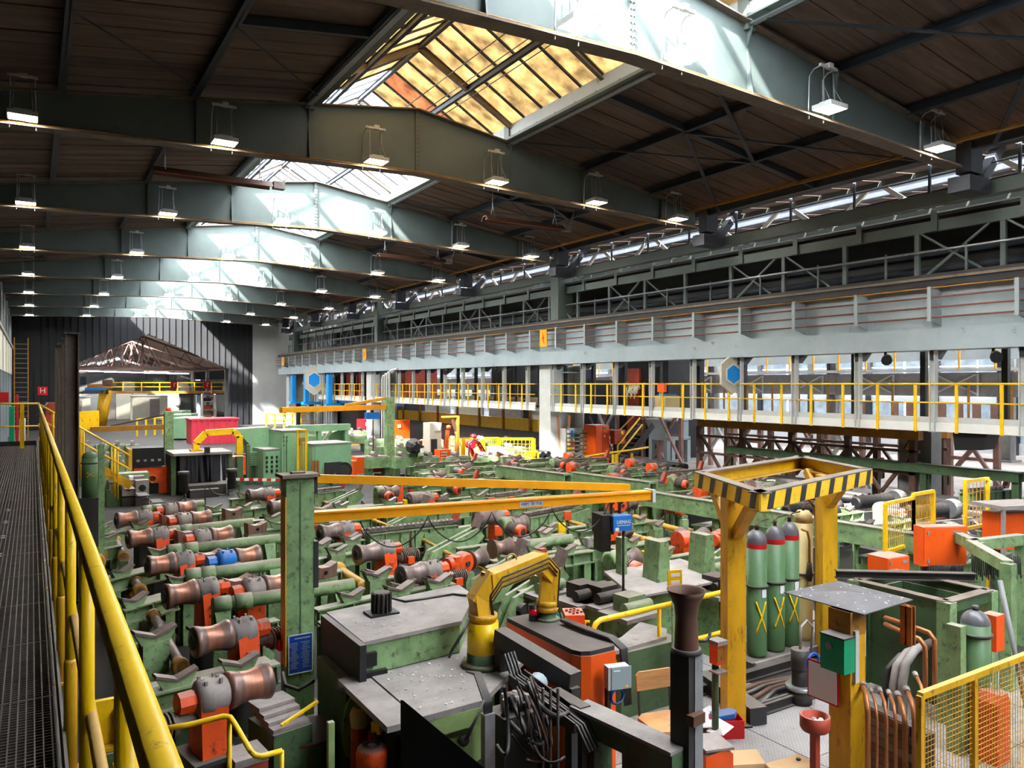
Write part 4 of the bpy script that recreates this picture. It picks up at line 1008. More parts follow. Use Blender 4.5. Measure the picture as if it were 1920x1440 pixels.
for r, row in enumerate(rows):
    for k, (x, y, what) in enumerate(row):
        where = '%s from left in the %s dense row' % (ORD[k], ORD[r])
        rz = (0.12 - 0.013 * x) + rnd.uniform(-0.02, 0.02)
        if what == 'sec' and x > 12.6 and y < 13.2:
            put(DKB, Vector((x, y, 0)), rz, 'black machine bed with ribbed cylinder, ' + where, 'black machine beds at the right', False)
        elif what == 'sec':
            v = rnd.randrange(4)
            put(SEC[v], Vector((x, y, 0)), rz, 'conveyor section %s, %s' % (SECN[v], where), 'conveyor sections ' + SECN[v], False)
        elif what == 'rail':
            for dy in (-0.58, 0.58):
                if all(abs(sx - x) > 1.3 or abs(sy - y - dy) > 0.34 for sx, sy in SPOTS):
                    cross_beam((x - 1.05, y + dy, 0.86), (x + 1.05, y + dy + 0.1, 0.86), sads=(.2, .75), label='single green rail with two saddles, %s, %s side' % (where, 'near' if dy < 0 else 'far'))
for (x, y, l) in ((9.3, 9.6, 'a'), (12.4, 6.9, 'b'), (14.9, 6.6, 'c'), (17.2, 6.9, 'd')):
    v = 'abcd'.index(l)
    put(SEC[v], Vector((x, y, 0)), 0.0, 'conveyor section %s, %s of four right of the gas cylinders' % (SECN[v], ORD[v]), 'conveyor sections ' + SECN[v], False)

# long overhead green pipe racks running down the hall
def rack(p, q, label, h=0.3, m='green'):
    p = Vector(p); q = Vector(q); c = (p + q) / 2; L = (q - p).length; rz = math.atan2(q.y - p.y, q.x - p.x)
    t = thing('support_rail', label, 'rail', (c.x, c.y, 0), rz, 'long green rails on posts')
    b = MB(); b.box((0, 0, p.z - h / 2), (L, 0.05, h)); b.box((0, 0.13, p.z - 0.02), (L, 0.3, 0.04)); b.box((0, 0.26, p.z - h / 2), (L, 0.04, h)); b.build('channel', m, t)
    n = max(2, int(L / 1.9))
    for i in range(n + 1):
        b = MB(); b.ibeam((-L / 2 + 0.1 + (L - 0.2) * i / n, 0.13, 0), (-L / 2 + 0.1 + (L - 0.2) * i / n, 0.13, p.z - h + 0.02), 0.16, 0.16, 0.02, (0, 1, 0)); b.build('post', m, t)
    return t
rack(onz(1072, 888, 1.35), onz(945, 872, 1.35), 'dark sided green rail on posts, farthest of the three, beside the red robot')
rack(onz(1232, 903, 1.35), onz(1080, 884, 1.35), 'dark sided green rail on posts, middle of the three')
rack(onz(1740, 1000, 1.35), onz(1215, 918, 1.35), 'long dark sided green rail on posts, nearest of the three, passing behind the yellow frame')
rack(onz(1920, 885, 1.5), onz(1370, 835, 1.5), 'very dark green rail crossing in front of the brown trusses at the right', 0.24, 'green_dark')

# ------------------------------------------------------------------ loose cables, pipes and small boxes between the machines
rnd = random.Random(41)
n = 0; CB, CP, CL_ = [], [], []
for i in range(46):
    px, py = rnd.uniform(330, 1330), rnd.uniform(905, 1110)
    if py > 1010 and px < 560: px = rnd.uniform(600, 1300)
    if py > 1040 and 600 < px < 1100: continue
    p = onz(px, py, 0.8); q = p + Vector((rnd.uniform(-1.2, 1.2), rnd.uniform(-0.6, 0.6), rnd.uniform(-0.3, 0.25)))
    pts = [p.lerp(q, f / 8) + Vector((0.04 * math.sin(f * 2 + i), 0, -0.28 * math.sin(f / 8 * PI))) for f in range(9)]
    pts = [(p.x, p.y, 0.02)] + pts + [(q.x, q.y, 0.02)]
    b = MB(); b.path(pts, rnd.choice((0.012, 0.016, 0.022)), 6)
    n += 1
    o = tag(b.build('cable', 'hose' if i % 3 else 'brown'), 'x', 'cable', 'loose cables in the conveyor field')
    CB.append(o); CP.append((p.x, p.y)); CL_.append('loose ' + ('black' if i % 3 else 'brown') + ' cable between conveyors, %s of all from the left')
number_from_left(CB, CP, CL_)
CB, CP, CL_ = [], [], []
for i in range(22):
    px, py = rnd.uniform(620, 1320), rnd.uniform(900, 1040)
    if py > 1020 and px < 900: py -= 60
    p = onz(px, py, 0.95); m = ['orange', 'yellow', 'gearhead', 'rust_orange', 'green'][i % 5]
    t = thing('terminal_box', 'x', 'box', (p.x, p.y, 0), rnd.uniform(-0.4, 0.4), 'terminal boxes in the conveyor field')
    CB.append(t); CP.append((p.x, p.y)); CL_.append('small ' + ['orange', 'yellow', 'grey', 'red-brown', 'green'][i % 5] + ' terminal box on thin post, %s of all from the left')
    b = MB(); b.box((0, 0, 0.92), (0.14, 0.09, 0.17)); b.build('case', m, t); b = MB(); b.box((0, -0.048, 0.92), (0.11, 0.008, 0.13)); b.build('lid', m, t)
    b = MB(); b.box((0, 0.02, 0.42), (0.05, 0.05, 0.84)); b.build('post', 'green_dark', t); b = MB(); b.path([(0.02, 0, 0.84), (0.03, -0.02, 0.7), (0.15, 0.05, 0.4), (0.3, 0.1, 0.2)], 0.01, 5); b.build('cable', 'hose', t)
number_from_left(CB, CP, CL_); CB, CP, CL_ = [], [], []
for i, (x, y, w_, h_) in enumerate(((640, 975, .5, .62), (985, 1010, .7, .7), (1080, 1020, .5, .75), (880, 990, .6, .7), (1110, 935, .8, .7), (1240, 1060, .5, .9), (1330, 985, .6, .8), (1190, 950, .6, .75), (740, 950, .6, .7), (1010, 955, .7, .72), (560, 925, .5, .7), (400, 1015, .4, .5), (820, 1060, .5, .6))):
    p = onz(x, y, h_)
    t = thing('box_frame', 'ribbed green box frame between the conveyors, number %d from the left list' % (i + 1), 'frame', (p.x, p.y, 0), 0.08, 'green box frames in the field')
    CB.append(t); CP.append((p.x, p.y)); CL_.append('ribbed green box frame with plated top, %s from the left among them')
    b = MB(); b.box((0, 0, h_ / 2), (w_, 0.3, h_)); b.build('body', 'green', t)
    b = MB(); b.box((0, 0, h_ + 0.015), (w_ + 0.06, 0.36, 0.03)); b.build('top_plate', 'green', t)
    for k in range(4):
        b = MB(); b.box((-w_ / 2 + 0.02 + k * (w_ - 0.04) / 3, -0.17, h_ / 2), (0.018, 0.05, h_)); b.build('rib', 'green', t)
    b = MB(); b.tube((w_ * 0.2, -0.15, h_ * 0.6), (w_ * 0.2, -0.19, h_ * 0.6), 0.06, 12); b.build('bearing_cap', 'soot', t)
number_from_left(CB, CP, CL_)
# ================================================================== the viewer's own walkway
wk = thing('walkway_grating', 'dark steel grating walkway along the left wall, where the viewer stands', 'walkway', (-0.62, 10, 2.0))
g = MB()
for i in range(42): g.box((-0.7 + i * 0.0341, 0.5, -0.018), (0.006, 0.985, 0.036))
for i in range(30): g.box((0, 0.012 + i * 0.0335, -0.012), (1.42, 0.006, 0.022))
for yy in (0.004, 0.996): g.box((0, yy, -0.018), (1.42, 0.007, 0.038))
gm = g.mesh('grating_panel', 'grate')
cl_ = MB(); cl_.tube((0, 0, 0), (0, 0, 0.008), 0.022, 12); cl_.tube((0, 0, 0.008), (0, 0, 0.014), 0.008, 6); clm = cl_.mesh('clip', 'gearhead')
for i in range(25):
    y = -1.4 + i
    place('grating_panel', gm, wk, (0, y - 10, 0))
    if i < 14:
        for s in (-0.05, 0.07): place('clip', clm, wk, (0.36, y - 10 + s, 0.0))
for x in (-0.7, 0.0, 0.7):
    b = MB(); b.ibeam((x, -11.4, -0.16), (x, 13.6, -0.16), 0.1, 0.2, 0.014); b.build('stringer', 'dark', wk)
for i in range(6):
    b = MB(); b.box((0.0, -10 + i * 4.6, -1.1), (0.14, 0.14, 1.7)); b.build('leg', 'dark', wk)
b = MB(); b.span((-0.71, -11.4, -0.36), (0.7, 13.6, -0.33)); b.build('dark_underlay', 'black', wk)  # black sheet standing in for the dark void below the grating
b = MB(); b.box((0.735, 1.1, 0.04), (0.012, 25, 0.16)); b.build('toe_plate', 'dark', wk)
b = MB(); b.box((0, 13.62, 0.04), (1.44, 0.012, 0.16)); b.build('toe_plate', 'dark', wk)
hr = thing('guard_rail', 'thick yellow tubular guard rail running along the grating walkway in the left foreground', 'railing', (0.14, 10, 2.0))
b = MB(); b.path([(0, -11, 1.11), (0, 0, 1.11), (0, 12.4, 1.11), (0.0, 12.65, 1.11)], 0.0235, 16); b.build('top_rail', 'yellow', hr)
b = MB(); b.path([(0.012, -11, 0.6), (0.012, 12.6, 0.6)], 0.0175, 14); b.build('mid_rail', 'yellow_dirty', hr)
for i in range(14):
    y = -7.62 + i * 1.16 - 0.9
    b = MB(); b.tube((0.0, y, 0.3), (0.0, y, 1.1), 0.021, 14); b.build('post', 'yellow', hr)
    b = MB(); b.lathe([(0, 0.026), (0.97, 0.026), (1, 0.022)], (0.0, y, -0.1), (0.0, y, 0.42), 14); b.box((0, y, -0.06), (0.09, 0.09, 0.012)); b.build('post_sleeve', 'yellow_dirty', hr)
b = MB(); b.path([(-1.45, 12.68, 1.11), (0, 12.68, 1.11)], 0.022, 12); b.build('end_rail', 'yellow', hr)
b = MB(); b.path([(-1.45, 12.68, 0.55), (0, 12.68, 0.55)], 0.017, 12); b.build('end_rail', 'yellow', hr)
for x in (-1.4, -0.35):
    b = MB(); b.box((x, 12.68, 0.5), (0.09, 0.05, 1.2)); b.build('end_post', 'yellow', hr)
b = MB(); b.path([(-0.1, 12.2, 0.75), (0.1, 12.5, 1.02), (0.2, 12.8, 1.12)], 0.012, 8); b.build('clamp_bar', 'black', hr)
st = thing('stair', 'yellow railed steel stair going down to the right behind the grey posts', 'stairs', (0.3, 23.2, 0.0))
for dy in (0.0, 0.75):
    for (p, q, r) in (((76, 760), (246, 856), .022), ((76, 788), (246, 882), .02)):
        pa, qa = ony(*p, 23.2) , ony(*q, 23.2)
        b = MB(); b.tube((pa.x - 0.3, dy, pa.z), (qa.x - 0.3, dy, qa.z), r, 10); b.build('stair_rail', 'yellow', st)
    for x in (100, 151, 157, 214, 221):
        p = ony(x, 760 + (x - 76) * 0.565, 23.2)
        b = MB(); b.tube((p.x - 0.3, dy, p.z), (p.x - 0.3, dy, max(0.0, p.z - 1.35)), 0.022, 8); b.build('stair_post', 'yellow', st)
    pa, qa = ony(76, 812, 23.2), ony(246, 905, 23.2)
    b = MB(); b.bar((pa.x - 0.3, dy, pa.z - 0.1), (qa.x - 0.3, dy, qa.z - 0.1), 0.03, 0.2); b.build('stringer', 'yellow_dirty', st)
for i in range(9):
    b = MB(); b.box((0.15 + i * 0.36, 0.375, 1.78 - i * 0.21), (0.28, 0.75, 0.03)); b.build('tread', 'grate', st)
for i, (y, w_) in enumerate(((14.6, .22), (16.4, .22), (18.6, .24), (21.0, .24))):
    t = thing('steel_post', 'tall brownish grey H-section post rising beside the yellow guard rail, %s of four' % ['nearest', 'second', 'third', 'farthest'][i], 'post', (0.56, y, 0), 0)
    b = MB(); b.ibeam((0, 0, 0), (0, 0, 4.42), 0.24, 0.2, 0.02, (1, 0, 0)); b.build('shaft', 'beam_flange', t)
    b = MB(); b.box((0, 0, 4.43), (0.24, 0.3, 0.02)); b.build('cap_plate', 'beam', t)
    b = MB(); b.box((0, 0, 0.02), (0.34, 0.36, 0.04)); b.build('base_plate', 'dark', t)

# ================================================================== foreground jib crane
pj = deep(558, 892, 8.3); PJX, PJY, PJZ = pj.x, pj.y, pj.z
jc = thing('jib_crane', 'green square jib crane post with two orange booms meeting at the tip, in front', 'crane', (PJX, PJY, 0))
b = MB(); b.box((0, 0, 1.3), (0.3, 0.2, 2.6)); b.build('post', 'green', jc)
b = MB(); b.box((0, -0.101, 1.5), (0.012, 0.01, 2.1)); b.build('weld_seam', 'green_dark', jc)
b = MB(); b.prism([(-0.2, -0.15, 2.6), (0.2, -0.15, 2.6), (0.2, 0.15, 2.6), (-0.2, 0.15, 2.6)], (0, 0, 0.035)); b.box((0.0, 0, 2.645), (0.14, 0.1, 0.02)); b.build('cap_plate', 'beam_flange', jc)
b = MB(); b.box((0, 0, 0.02), (0.6, 0.6, 0.04)); b.build('base_plate', 'dark', jc)
B0 = deep(588, 970, 8.42); B1 = deep(1216, 926, 8.42 + 1.45)
B1.z = B0.z + 0.03
T0 = deep(588, 897, 8.4); T1 = B1 + Vector((-0.3, 0.03, 0.12))
q = MB(); q.bar(B0, B1, 0.11, 0.1); q.build('lower_boom', 'amber', jc, world=True)
q = MB(); q.bar(B0 + Vector((0, 0, 0.055)), B1 + Vector((0, 0, 0.055)), 0.15, 0.02); q.build('boom_track', 'amber', jc, world=True)
q = MB(); q.bar(T0, T1, 0.06, 0.09); q.build('tie_boom', 'amber', jc, world=True)
q = MB(); q.box(B1 + Vector((0.02, 0, 0)), (0.05, 0.17, 0.16)); q.build('end_stop', 'light_grey', jc, world=True)
q = MB(); q.box((0.17, 0, 1.65), (0.05, 0.22, 0.5)); q.box((0.17, 0, 2.5), (0.05, 0.16, 0.18)); q.build('hinge', 'dark', jc)
q = MB(); q.span((-0.16, -0.1, 0.6), (-0.15, 0.08, 2.4)); q.build('side_strip', 'amber', jc)
d = (B1 - B0).normalized(); ang = math.atan2(d.y, d.x); n = Vector((d.y, -d.x, 0))
lp_ = B0 + d * 2.55 + n * 0.057
q = MB(); q.box((0, 0, 0), (0.3, 0.004, 0.062)); o = q.build('rating_plate', 'light_grey', jc); o.location = lp_ - jc.location; o.rotation_euler = (0, 0, ang)
text('lettering', 'ABM  0E 71K', 0.05, jc, lp_ - jc.location + n * 0.004, (PI / 2, 0, ang), 'navy')
sg = MB(); sg.box((0.0, -0.106, 0.72), (0.26, 0.006, 0.42)); sg.build('notice_plate', 'navy', jc, label='blue notice plate full of fine print')
fr = MB()
for (c, s) in (((0, -0.111, 0.925), (0.26, 0.004, 0.01)), ((0, -0.111, 0.515), (0.26, 0.004, 0.01)), ((-0.127, -0.111, 0.72), (0.008, 0.004, 0.42)), ((0.127, -0.111, 0.72), (0.008, 0.004, 0.42))): fr.box(c, s)
fr.build('plate_border', 'white', jc)
fr = MB(); rnd = random.Random(5)
fr.box((0.02, -0.111, 0.885), (0.17, 0.003, 0.012))
for k in range(16):
    for x in (-0.06, 0.065): fr.box((x - rnd.uniform(0, 0.02), -0.1105, 0.84 - k * 0.018), (rnd.uniform(0.05, 0.1), 0.002, 0.005))
fr.build('fine_print', 'steel_blue', jc, kind='stuff')
# festoon cable below the boom
q = MB()
pts = []
for k in range(61):
    f = k / 60; sag = abs(math.sin(f * 4 * PI)) ** 0.7 * 0.32
    pts.append(B0 + d * (0.5 + f * 3.1) + Vector((0, 0, -0.07 - sag)) + n * 0.03)
q.path(pts, 0.009, 6); q.build('festoon_cable', 'hose', jc, world=True)
# hoist on the boom
hp_ = B0 + d * 3.68
ho = thing('chain_hoist', 'blue and black electric chain hoist hanging from the orange boom', 'hoist', (hp_.x, hp_.y, hp_.z - 0.32), ang)
q = MB(); q.box((0.05, -0.06, 0.02), (0.26, 0.2, 0.19)); q.build('motor_cover', 'blue', ho)
q = MB(); q.box((-0.12, 0.05, 0.0), (0.16, 0.3, 0.24)); q.box((-0.13, 0.05, -0.22), (0.13, 0.22, 0.24)); q.build('body', 'black', ho)
for x in (-0.03, 0.09):
    q = MB(); q.box((x, 0, 0.18), (0.03, 0.03, 0.2)); q.tube((x, -0.05, 0.27), (x, 0.05, 0.27), 0.03, 10); q.build('trolley_hanger', 'black', ho)
text('lettering', 'DEMAG', 0.058, ho, (0.06, -0.164, 0.035), (PI / 2, 0, 0), 'white')
q = MB(); q.box((0.06, -0.163, -0.005), (0.18, 0.003, 0.006)); q.box((-0.03, -0.163, -0.05), (0.05, 0.003, 0.04)); q.build('label', 'white', ho)
q = MB(); q.path([(0.1, -0.08, -0.07), (0.1, -0.08, -0.8), (0.1, -0.08, -1.45)], 0.017, 8); q.build('pendant_cable', 'hose', ho)
q = MB(); q.lathe([(0, 0.02), (0.2, 0.04), (0.8, 0.045), (1, 0.03)], (0.1, -0.08, -1.4), (0.11, -0.08, -1.66), 10); q.build('pendant_grip', 'black', ho)
q = MB(); q.lathe([(0, 0.03), (1, 0.012)], (0.11, -0.08, -1.66), (0.13, -0.08, -1.78), 10); q.build('hook_block', 'amber', ho)

# ================================================================== large green machine with a grey lid
gm_ = thing('straightening_machine', 'large green machine with a grey dusty lid in the central foreground', 'machine', (3.2, 6.4, 0))
q = MB(); q.prism([(2.5, 6.49, 1.27), (3.53, 6.57, 1.27), (4.07, 7.29, 1.27), (4.14, 7.77, 1.27), (2.51, 7.54, 1.27)], (0, 0, 0.035)); q.build('lid_top', 'table_top', gm_, world=True)
q = MB(); q.prism([(2.52, 6.51, 1.0), (3.52, 6.59, 1.0), (3.9, 7.1, 1.03), (4.05, 7.7, 1.03), (2.53, 7.5, 1.03)], (0, 0, 0.27)); q.build('lid_body', 'green', gm_, world=True)
q = MB(); q.span((2.5, 6.47, 1.08), (2.62, 6.52, 1.2)); q.span((2.52, 6.47, 0.96), (2.72, 6.52, 1.03)); q.build('lid_hinge', 'black', gm_, world=True)
q = MB(); q.prism([(2.5, 7.8, 1.12), (4.0, 8.1, 1.12), (4.05, 7.85, 1.12), (2.5, 7.58, 1.12)], (0, 0, 0.03)); q.build('rear_ledge', 'table_top', gm_, world=True)
q = MB(); q.span((2.3, 5.48, 0.93), (2.56, 6.6, 0.98)); q.build('side_ledge', 'table_top', gm_, world=True)
q = MB(); q.prism([(2.57, 5.48, 0.94), (3.15, 5.5, 0.94), (4.2, 6.3, 0.94), (4.2, 7.6, 0.94), (2.57, 7.6, 0.94)], (0, 0, 0.05)); q.build('table_plate', 'table_top', gm_, world=True)
q = MB(); q.prism([(2.62, 5.56, 0.0), (3.1, 5.58, 0.0), (3.14, 6.2, 0), (4.1, 6.6, 0.0), (4.1, 7.5, 0.0), (2.62, 7.5, 0.0)], (0, 0, 0.94)); q.build('base_body', 'green_lime', gm_, world=True)
q = MB(); q.span((2.56, 5.49, 0.8), (3.12, 5.57, 0.94)); q.span((2.6, 5.52, 0.42), (3.1, 5.57, 0.5)); q.span((2.58, 5.5, 0.0), (2.66, 5.57, 0.9)); q.build('front_rail', 'green_lime', gm_, world=True)
q = MB(); q.lathe([(0, 0.045), (0.6, 0.045), (1, 0.03)], (3.0, 5.56, 0.68), (3.0, 5.51, 0.68), 14); q.build('round_knob', 'soot', gm_, world=True)
q = MB(); q.span((2.36, 6.55, 0), (2.5, 7.35, 0.95)); q.build('rear_cabinet', 'green_dark', gm_, world=True)
q = MB(); q.span((2.44, 6.42, 0.9), (2.5, 7.5, 1.3)); q.build('lid_flank', 'dark', gm_, world=True)
q = MB(); q.prism([(2.42 + 0.11 * math.cos(a * PI / 10) * 1.0, 6.49 - 0.0, 0.55 + 0.3 * math.sin(a * PI / 10)) for a in range(20)], (0, 0.02, 0)); q.build('oval_door', 'green', gm_, world=True)
q = MB(); q.span((2.02, 5.5, 0.02), (2.58, 6.5, 0.06)); q.build('pump_shelf', 'soot', gm_, world=True)
q = MB(); q.span((2.5, 5.5, 0.0), (2.56, 5.56, 0.92)); q.span((2.0, 5.95, 0), (2.05, 6.0, 0.9)); q.build('frame_post', 'green_lime', gm_, world=True)
q = MB(); q.span((2.56, 5.9, 0), (2.6, 6.5, 0.9)); q.build('bay_back', 'black', gm_, world=True)
lm = onz(715, 1150, 1.305)
q = MB(); q.box((lm.x, lm.y, 1.315), (0.3, 0.22, 0.02)); q.build('motor_plate', 'black', gm_, world=True)
q = MB(); q.lathe([(0, 0.08), (1, 0.08)], (lm.x, lm.y, 1.32), (lm.x, lm.y, 1.52), 12)
for k in range(14):
    a = k * PI / 7; q.box((lm.x + 0.088 * math.cos(a), lm.y + 0.088 * math.sin(a), 1.42), (0.03, 0.014, 0.19), a)
q.build('finned_motor', 'soot', gm_, world=True)
q = MB(); q.path([onz(735, 1122, 1.31), onz(760, 1128, 1.315), onz(800, 1122, 1.315), onz(850, 1114, 1.315), onz(890, 1118, 1.33), deep(905, 1130, 7.6)], 0.014, 7); q.build('lid_hose', 'hose', gm_, world=True)
q = MB(); q.path([deep(880, 1160, 7.0), deep(868, 1185, 6.9), deep(850, 1215, 6.85), deep(842, 1232, 6.9)], 0.014, 7); q.build('side_hose', 'hose', gm_, world=True)
for k in range(3):
    q = MB(); q.path([(2.3 + k * 0.05, 6.6, 0.9), (2.3 + k * 0.05, 6.45, 0.94), (2.42 + k * 0.04, 6.1, 0.9), (2.42 + k * 0.04, 5.6, 0.86), (2.56, 5.44 - k * 0.03, 0.8)], 0.016, 7); q.build('hydraulic_hose', 'hose', gm_, world=True)
fl_ = MB(); rnd = random.Random(21)
for k in range(110):
    x, y = rnd.uniform(2.62, 3.9), rnd.uniform(5.55, 6.5)
    if y < 5.5 + (x - 3.1) * 0.75: continue
    s = rnd.uniform(0.004, 0.014); fl_.box((x, y, 0.995), (s, s * 1.6, 0.006), rnd.uniform(0, 3))
for k in range(60):
    x, y = rnd.uniform(2.6, 3.7), rnd.uniform(6.7, 7.4); s = rnd.uniform(0.003, 0.009); fl_.box((x, y, 1.31), (s, s * 1.6, 0.005), rnd.uniform(0, 3))
tag(fl_.build('paint_flakes', 'paper', kind='stuff'), 'white flakes scattered over the dusty machine top', 'flakes')
# pumps and motors in the side bay
p = deep(697, 1402, 6.15)
t = thing('pump_motor', 'vertical orange pump motor with a grey perforated fan cap at the bottom edge', 'motor', (p.x, p.y, 0))
q = MB(); q.lathe([(0, 0.12), (0.7, 0.125), (0.9, 0.115), (1, 0.08)], (0, 0, p.z - 0.16), (0, 0, p.z + 0.02), 18); q.build('fan_cap', 'orange', t)
q = MB(); q.lathe([(0, 0.085), (1, 0.083)], (0, 0, p.z + 0.02), (0, 0, p.z + 0.025), 18)
q.build('grille', 'gearhead', t)
q = MB()
for k in range(20):
    a = k * PI / 10; q.box((0.055 * math.cos(a), 0.055 * math.sin(a), p.z + 0.027), (0.04, 0.006, 0.004), a)
q.build('grille_slots', 'black', t, kind='stuff')
q = MB(); q.lathe([(0, 0.1), (1, 0.1)], (0, 0, 0), (0, 0, p.z - 0.16), 16)
for k in range(16):
    a = k * PI / 8; q.box((0.11 * math.cos(a), 0.11 * math.sin(a), (p.z - 0.16) / 2), (0.03, 0.012, p.z - 0.16), a)
q.build('finned_body', 'soot', t)
p = deep(674, 1335, 6.7)
t = thing('oil_pump', 'tan capped orange oil pump standing behind the perforated motor', 'pump', (p.x, p.y, 0))
q = MB(); q.lathe([(0, 0.075), (0.6, 0.085), (0.9, 0.07), (1, 0.05)], (0, 0, p.z - 0.12), (0, 0, p.z + 0.05), 16); q.build('cap', 'cream', t)
q = MB(); q.lathe([(0, 0.08), (1, 0.075)], (0, 0, 0), (0, 0, p.z - 0.12), 16); q.build('body', 'rust_orange', t)
q = MB(); q.box((0.1, -0.06, p.z - 0.25), (0.08, 0.08, 0.16)); q.build('terminal_box', 'orange', t)
p = deep(710, 1362, 6.3)
t = thing('valve_block', 'brass and grey valve block with bent pipes beside the orange pump', 'valve', (p.x, p.y, 0))
q = MB(); q.box((0, 0, p.z), (0.09, 0.09, 0.09), 0.5); q.lathe([(0, 0.03), (0.5, 0.035), (1, 0.02)], (0, 0, p.z), (0.12, -0.02, p.z + 0.09), 10); q.build('brass_body', 'yellow_dirty', t)
q = MB(); q.box((0.12, -0.03, p.z + 0.02), (0.07, 0.06, 0.07), 0.3); q.build('connector', 'light_grey', t)
q = MB(); q.path([(0.14, -0.03, p.z), (0.2, -0.06, p.z - 0.04), (0.24, -0.06, p.z), (0.24, -0.02, p.z + 0.06)], 0.014, 7); q.build('hose', 'gearhead', t)
q = MB(); q.tube((0, 0, 0), (0, 0, p.z - 0.03), 0.05, 10); q.build('stem', 'soot', t)
# black sheet in the very front, rounded green housing below the crane post
q = MB(); P = [deep(751, 1312, 5.55), deep(751, 1560, 5.5), deep(1000, 1520, 5.1)]
q.prism(P, (0.012, -0.02, 0)); tag(q.build('sheet_plate', 'black'), 'black triangular steel sheet standing in front of the green machine', 'sheet')
p = deep(572, 1375, 7.0)
t = thing('rounded_housing', 'green housing with a rounded front and brown top at the foot of the crane', 'housing', (p.x, p.y, 0))
hh = p.z
poly = [(-0.24, 0.25, 0), (-0.24, -0.1, 0)] + [(-0.0 + 0.24 * math.sin(-PI / 2 + a * PI / 10), -0.1 - 0.2 * math.cos(-PI / 2 + a * PI / 10), 0) for a in range(1, 10)] + [(0.24, -0.1, 0), (0.24, 0.25, 0)]
q = MB(); q.prism(poly[::-1], (0, 0, hh)); q.build('body', 'green_dark', t)
q = MB(); q.prism([Vector(v) * 1.03 + Vector((0, 0, hh)) for v in poly[::-1]], (0, 0, 0.025)); q.build('top_plate', 'brown', t)
q = MB(); q.path([deep(590, 1275, 7.3), deep(560, 1293, 7.25), deep(535, 1285, 7.3), deep(530, 1262, 7.5)], 0.02, 8); o = q.build('hose_loop', 'hose'); tag(o, 'thick black hose looping round the foot of the green crane post', 'hose')
# yellow low rail in the bottom left corner
lr = thing('low_rail', 'low bent yellow tube rail in front of the nearest motor', 'railing', deep(440, 1440, 5.7) * 1.0)
lr.location.z = 0
pts = [deep(296, 1368, 5.5), deep(350, 1360, 5.55), deep(420, 1343, 5.6), deep(432, 1345, 5.6), deep(440, 1357, 5.55), deep(470, 1408, 5.4), deep(478, 1416, 5.4), deep(490, 1418, 5.4), deep(528, 1408, 5.5)]
q = MB(); q.path(pts, 0.02, 10); q.build('top_rail', 'yellow', lr, world=True)
q = MB(); q.tube(deep(430, 1350, 5.6), Vector((deep(430, 1350, 5.6).x, deep(430, 1350, 5.6).y, 0)), 0.018, 10); q.build('post', 'yellow', lr, world=True)
e = deep(528, 1408, 5.5); q = MB(); q.tube(e, (e.x, e.y, 0), 0.018, 10); q.build('post', 'yellow', lr, world=True)
q = MB(); q.path([deep(292, 1372, 5.5), deep(304, 1402, 5.45), deep(300, 1412, 5.4), deep(292, 1418, 5.4), deep(210, 1436, 5.2)], 0.02, 10); q.build('end_loop', 'yellow', lr, world=True)
p = onz(200, 1345, 0.9)
t = thing('stop_block', 'bright yellow steel stop block beneath the guard rail', 'block', (p.x, p.y, 0))
q = MB(); q.box((0, 0, 0.87), (0.3, 0.05, 0.36)); q.box((0.08, -0.06, 0.85), (0.02, 0.12, 0.3)); q.box((0, -0.02, 0.68), (0.34, 0.2, 0.03)); q.build('plate', 'yellow', t)
q = MB(); q.box((0, 0, 0.33), (0.34, 0.3, 0.66)); q.build('pedestal', 'green', t)
p = onz(460, 1415, 0.5)
t = thing('cable_chest', 'rusty red chest with stacked grey plates beside the low yellow rail', 'chest', (p.x, p.y, 0))
q = MB(); q.box((0, 0, 0.24), (0.3, 0.3, 0.48)); q.build('body', 'rust_orange', t)
for k in range(3):
    q = MB(); q.box((0.0, -0.02 - k * 0.01, 0.49 + k * 0.025), (0.28, 0.3, 0.02), 0.1); q.build('plate', 'gearhead', t)
p = onz(525, 1320, 0.75)
t = thing('slide_bracket', 'stack of grey slide plates with a yellow straight edge beside the crane post', 'bracket', (p.x, p.y, 0), 0.2)
q = MB(); q.box((0, 0, 0.3), (0.36, 0.5, 0.6)); q.build('pedestal', 'green_dark', t)
for k in range(4):
    q = MB(); q.box((0.0, -0.1 + k * 0.09, 0.62 + k * 0.035), (0.34, 0.24, 0.03)); q.build('slide_plate', 'gearhead', t)
q = MB(); q.bar((-0.12, -0.26, 0.68), (0.26, -0.2, 0.76), 0.03, 0.02); q.build('straight_edge', 'yellow', t)

# ================================================================== arched yellow cable arm, orange switch cabinet
ar = thing('arched_cable_guide', 'arched yellow cable guide bridging from the green machine to the orange cabinet', 'cable guide', (3.55, 6.19, 0.99))
b = MB(); b.lathe([(0, 0.2), (0.25, 0.2), (0.3, 0.15), (1, 0.15)], (3.55, 6.19, 0.99), (3.55, 6.19, 1.12), 20); b.build('foot_flange', 'green_dark', ar, world=True)
b = MB(); b.lathe([(0, 0.145), (1, 0.145)], (3.55, 6.19, 1.1), (3.55, 6.19, 1.4), 22); b.build('lower_barrel', 'yellow', ar, world=True)
b = MB(); b.lathe([(0, 0.12), (0.3, 0.12), (0.35, 0.135), (1, 0.135)], (3.55, 6.19, 1.4), (3.55, 6.19, 1.47), 22); b.build('swivel_ring', 'yellow_dirty', ar, world=True)
b = MB(); b.box((3.64, 6.08, 1.17), (0.1, 0.08, 0.14), -0.9); b.build('cable_opening', 'black', ar, world=True)
A = [deep(905, 1160, 7.13), deep(900, 1122, 7.15), deep(922, 1088, 7.2), deep(1010, 1052, 7.62), deep(1030, 1075, 7.72), deep(1026, 1130, 7.7)]
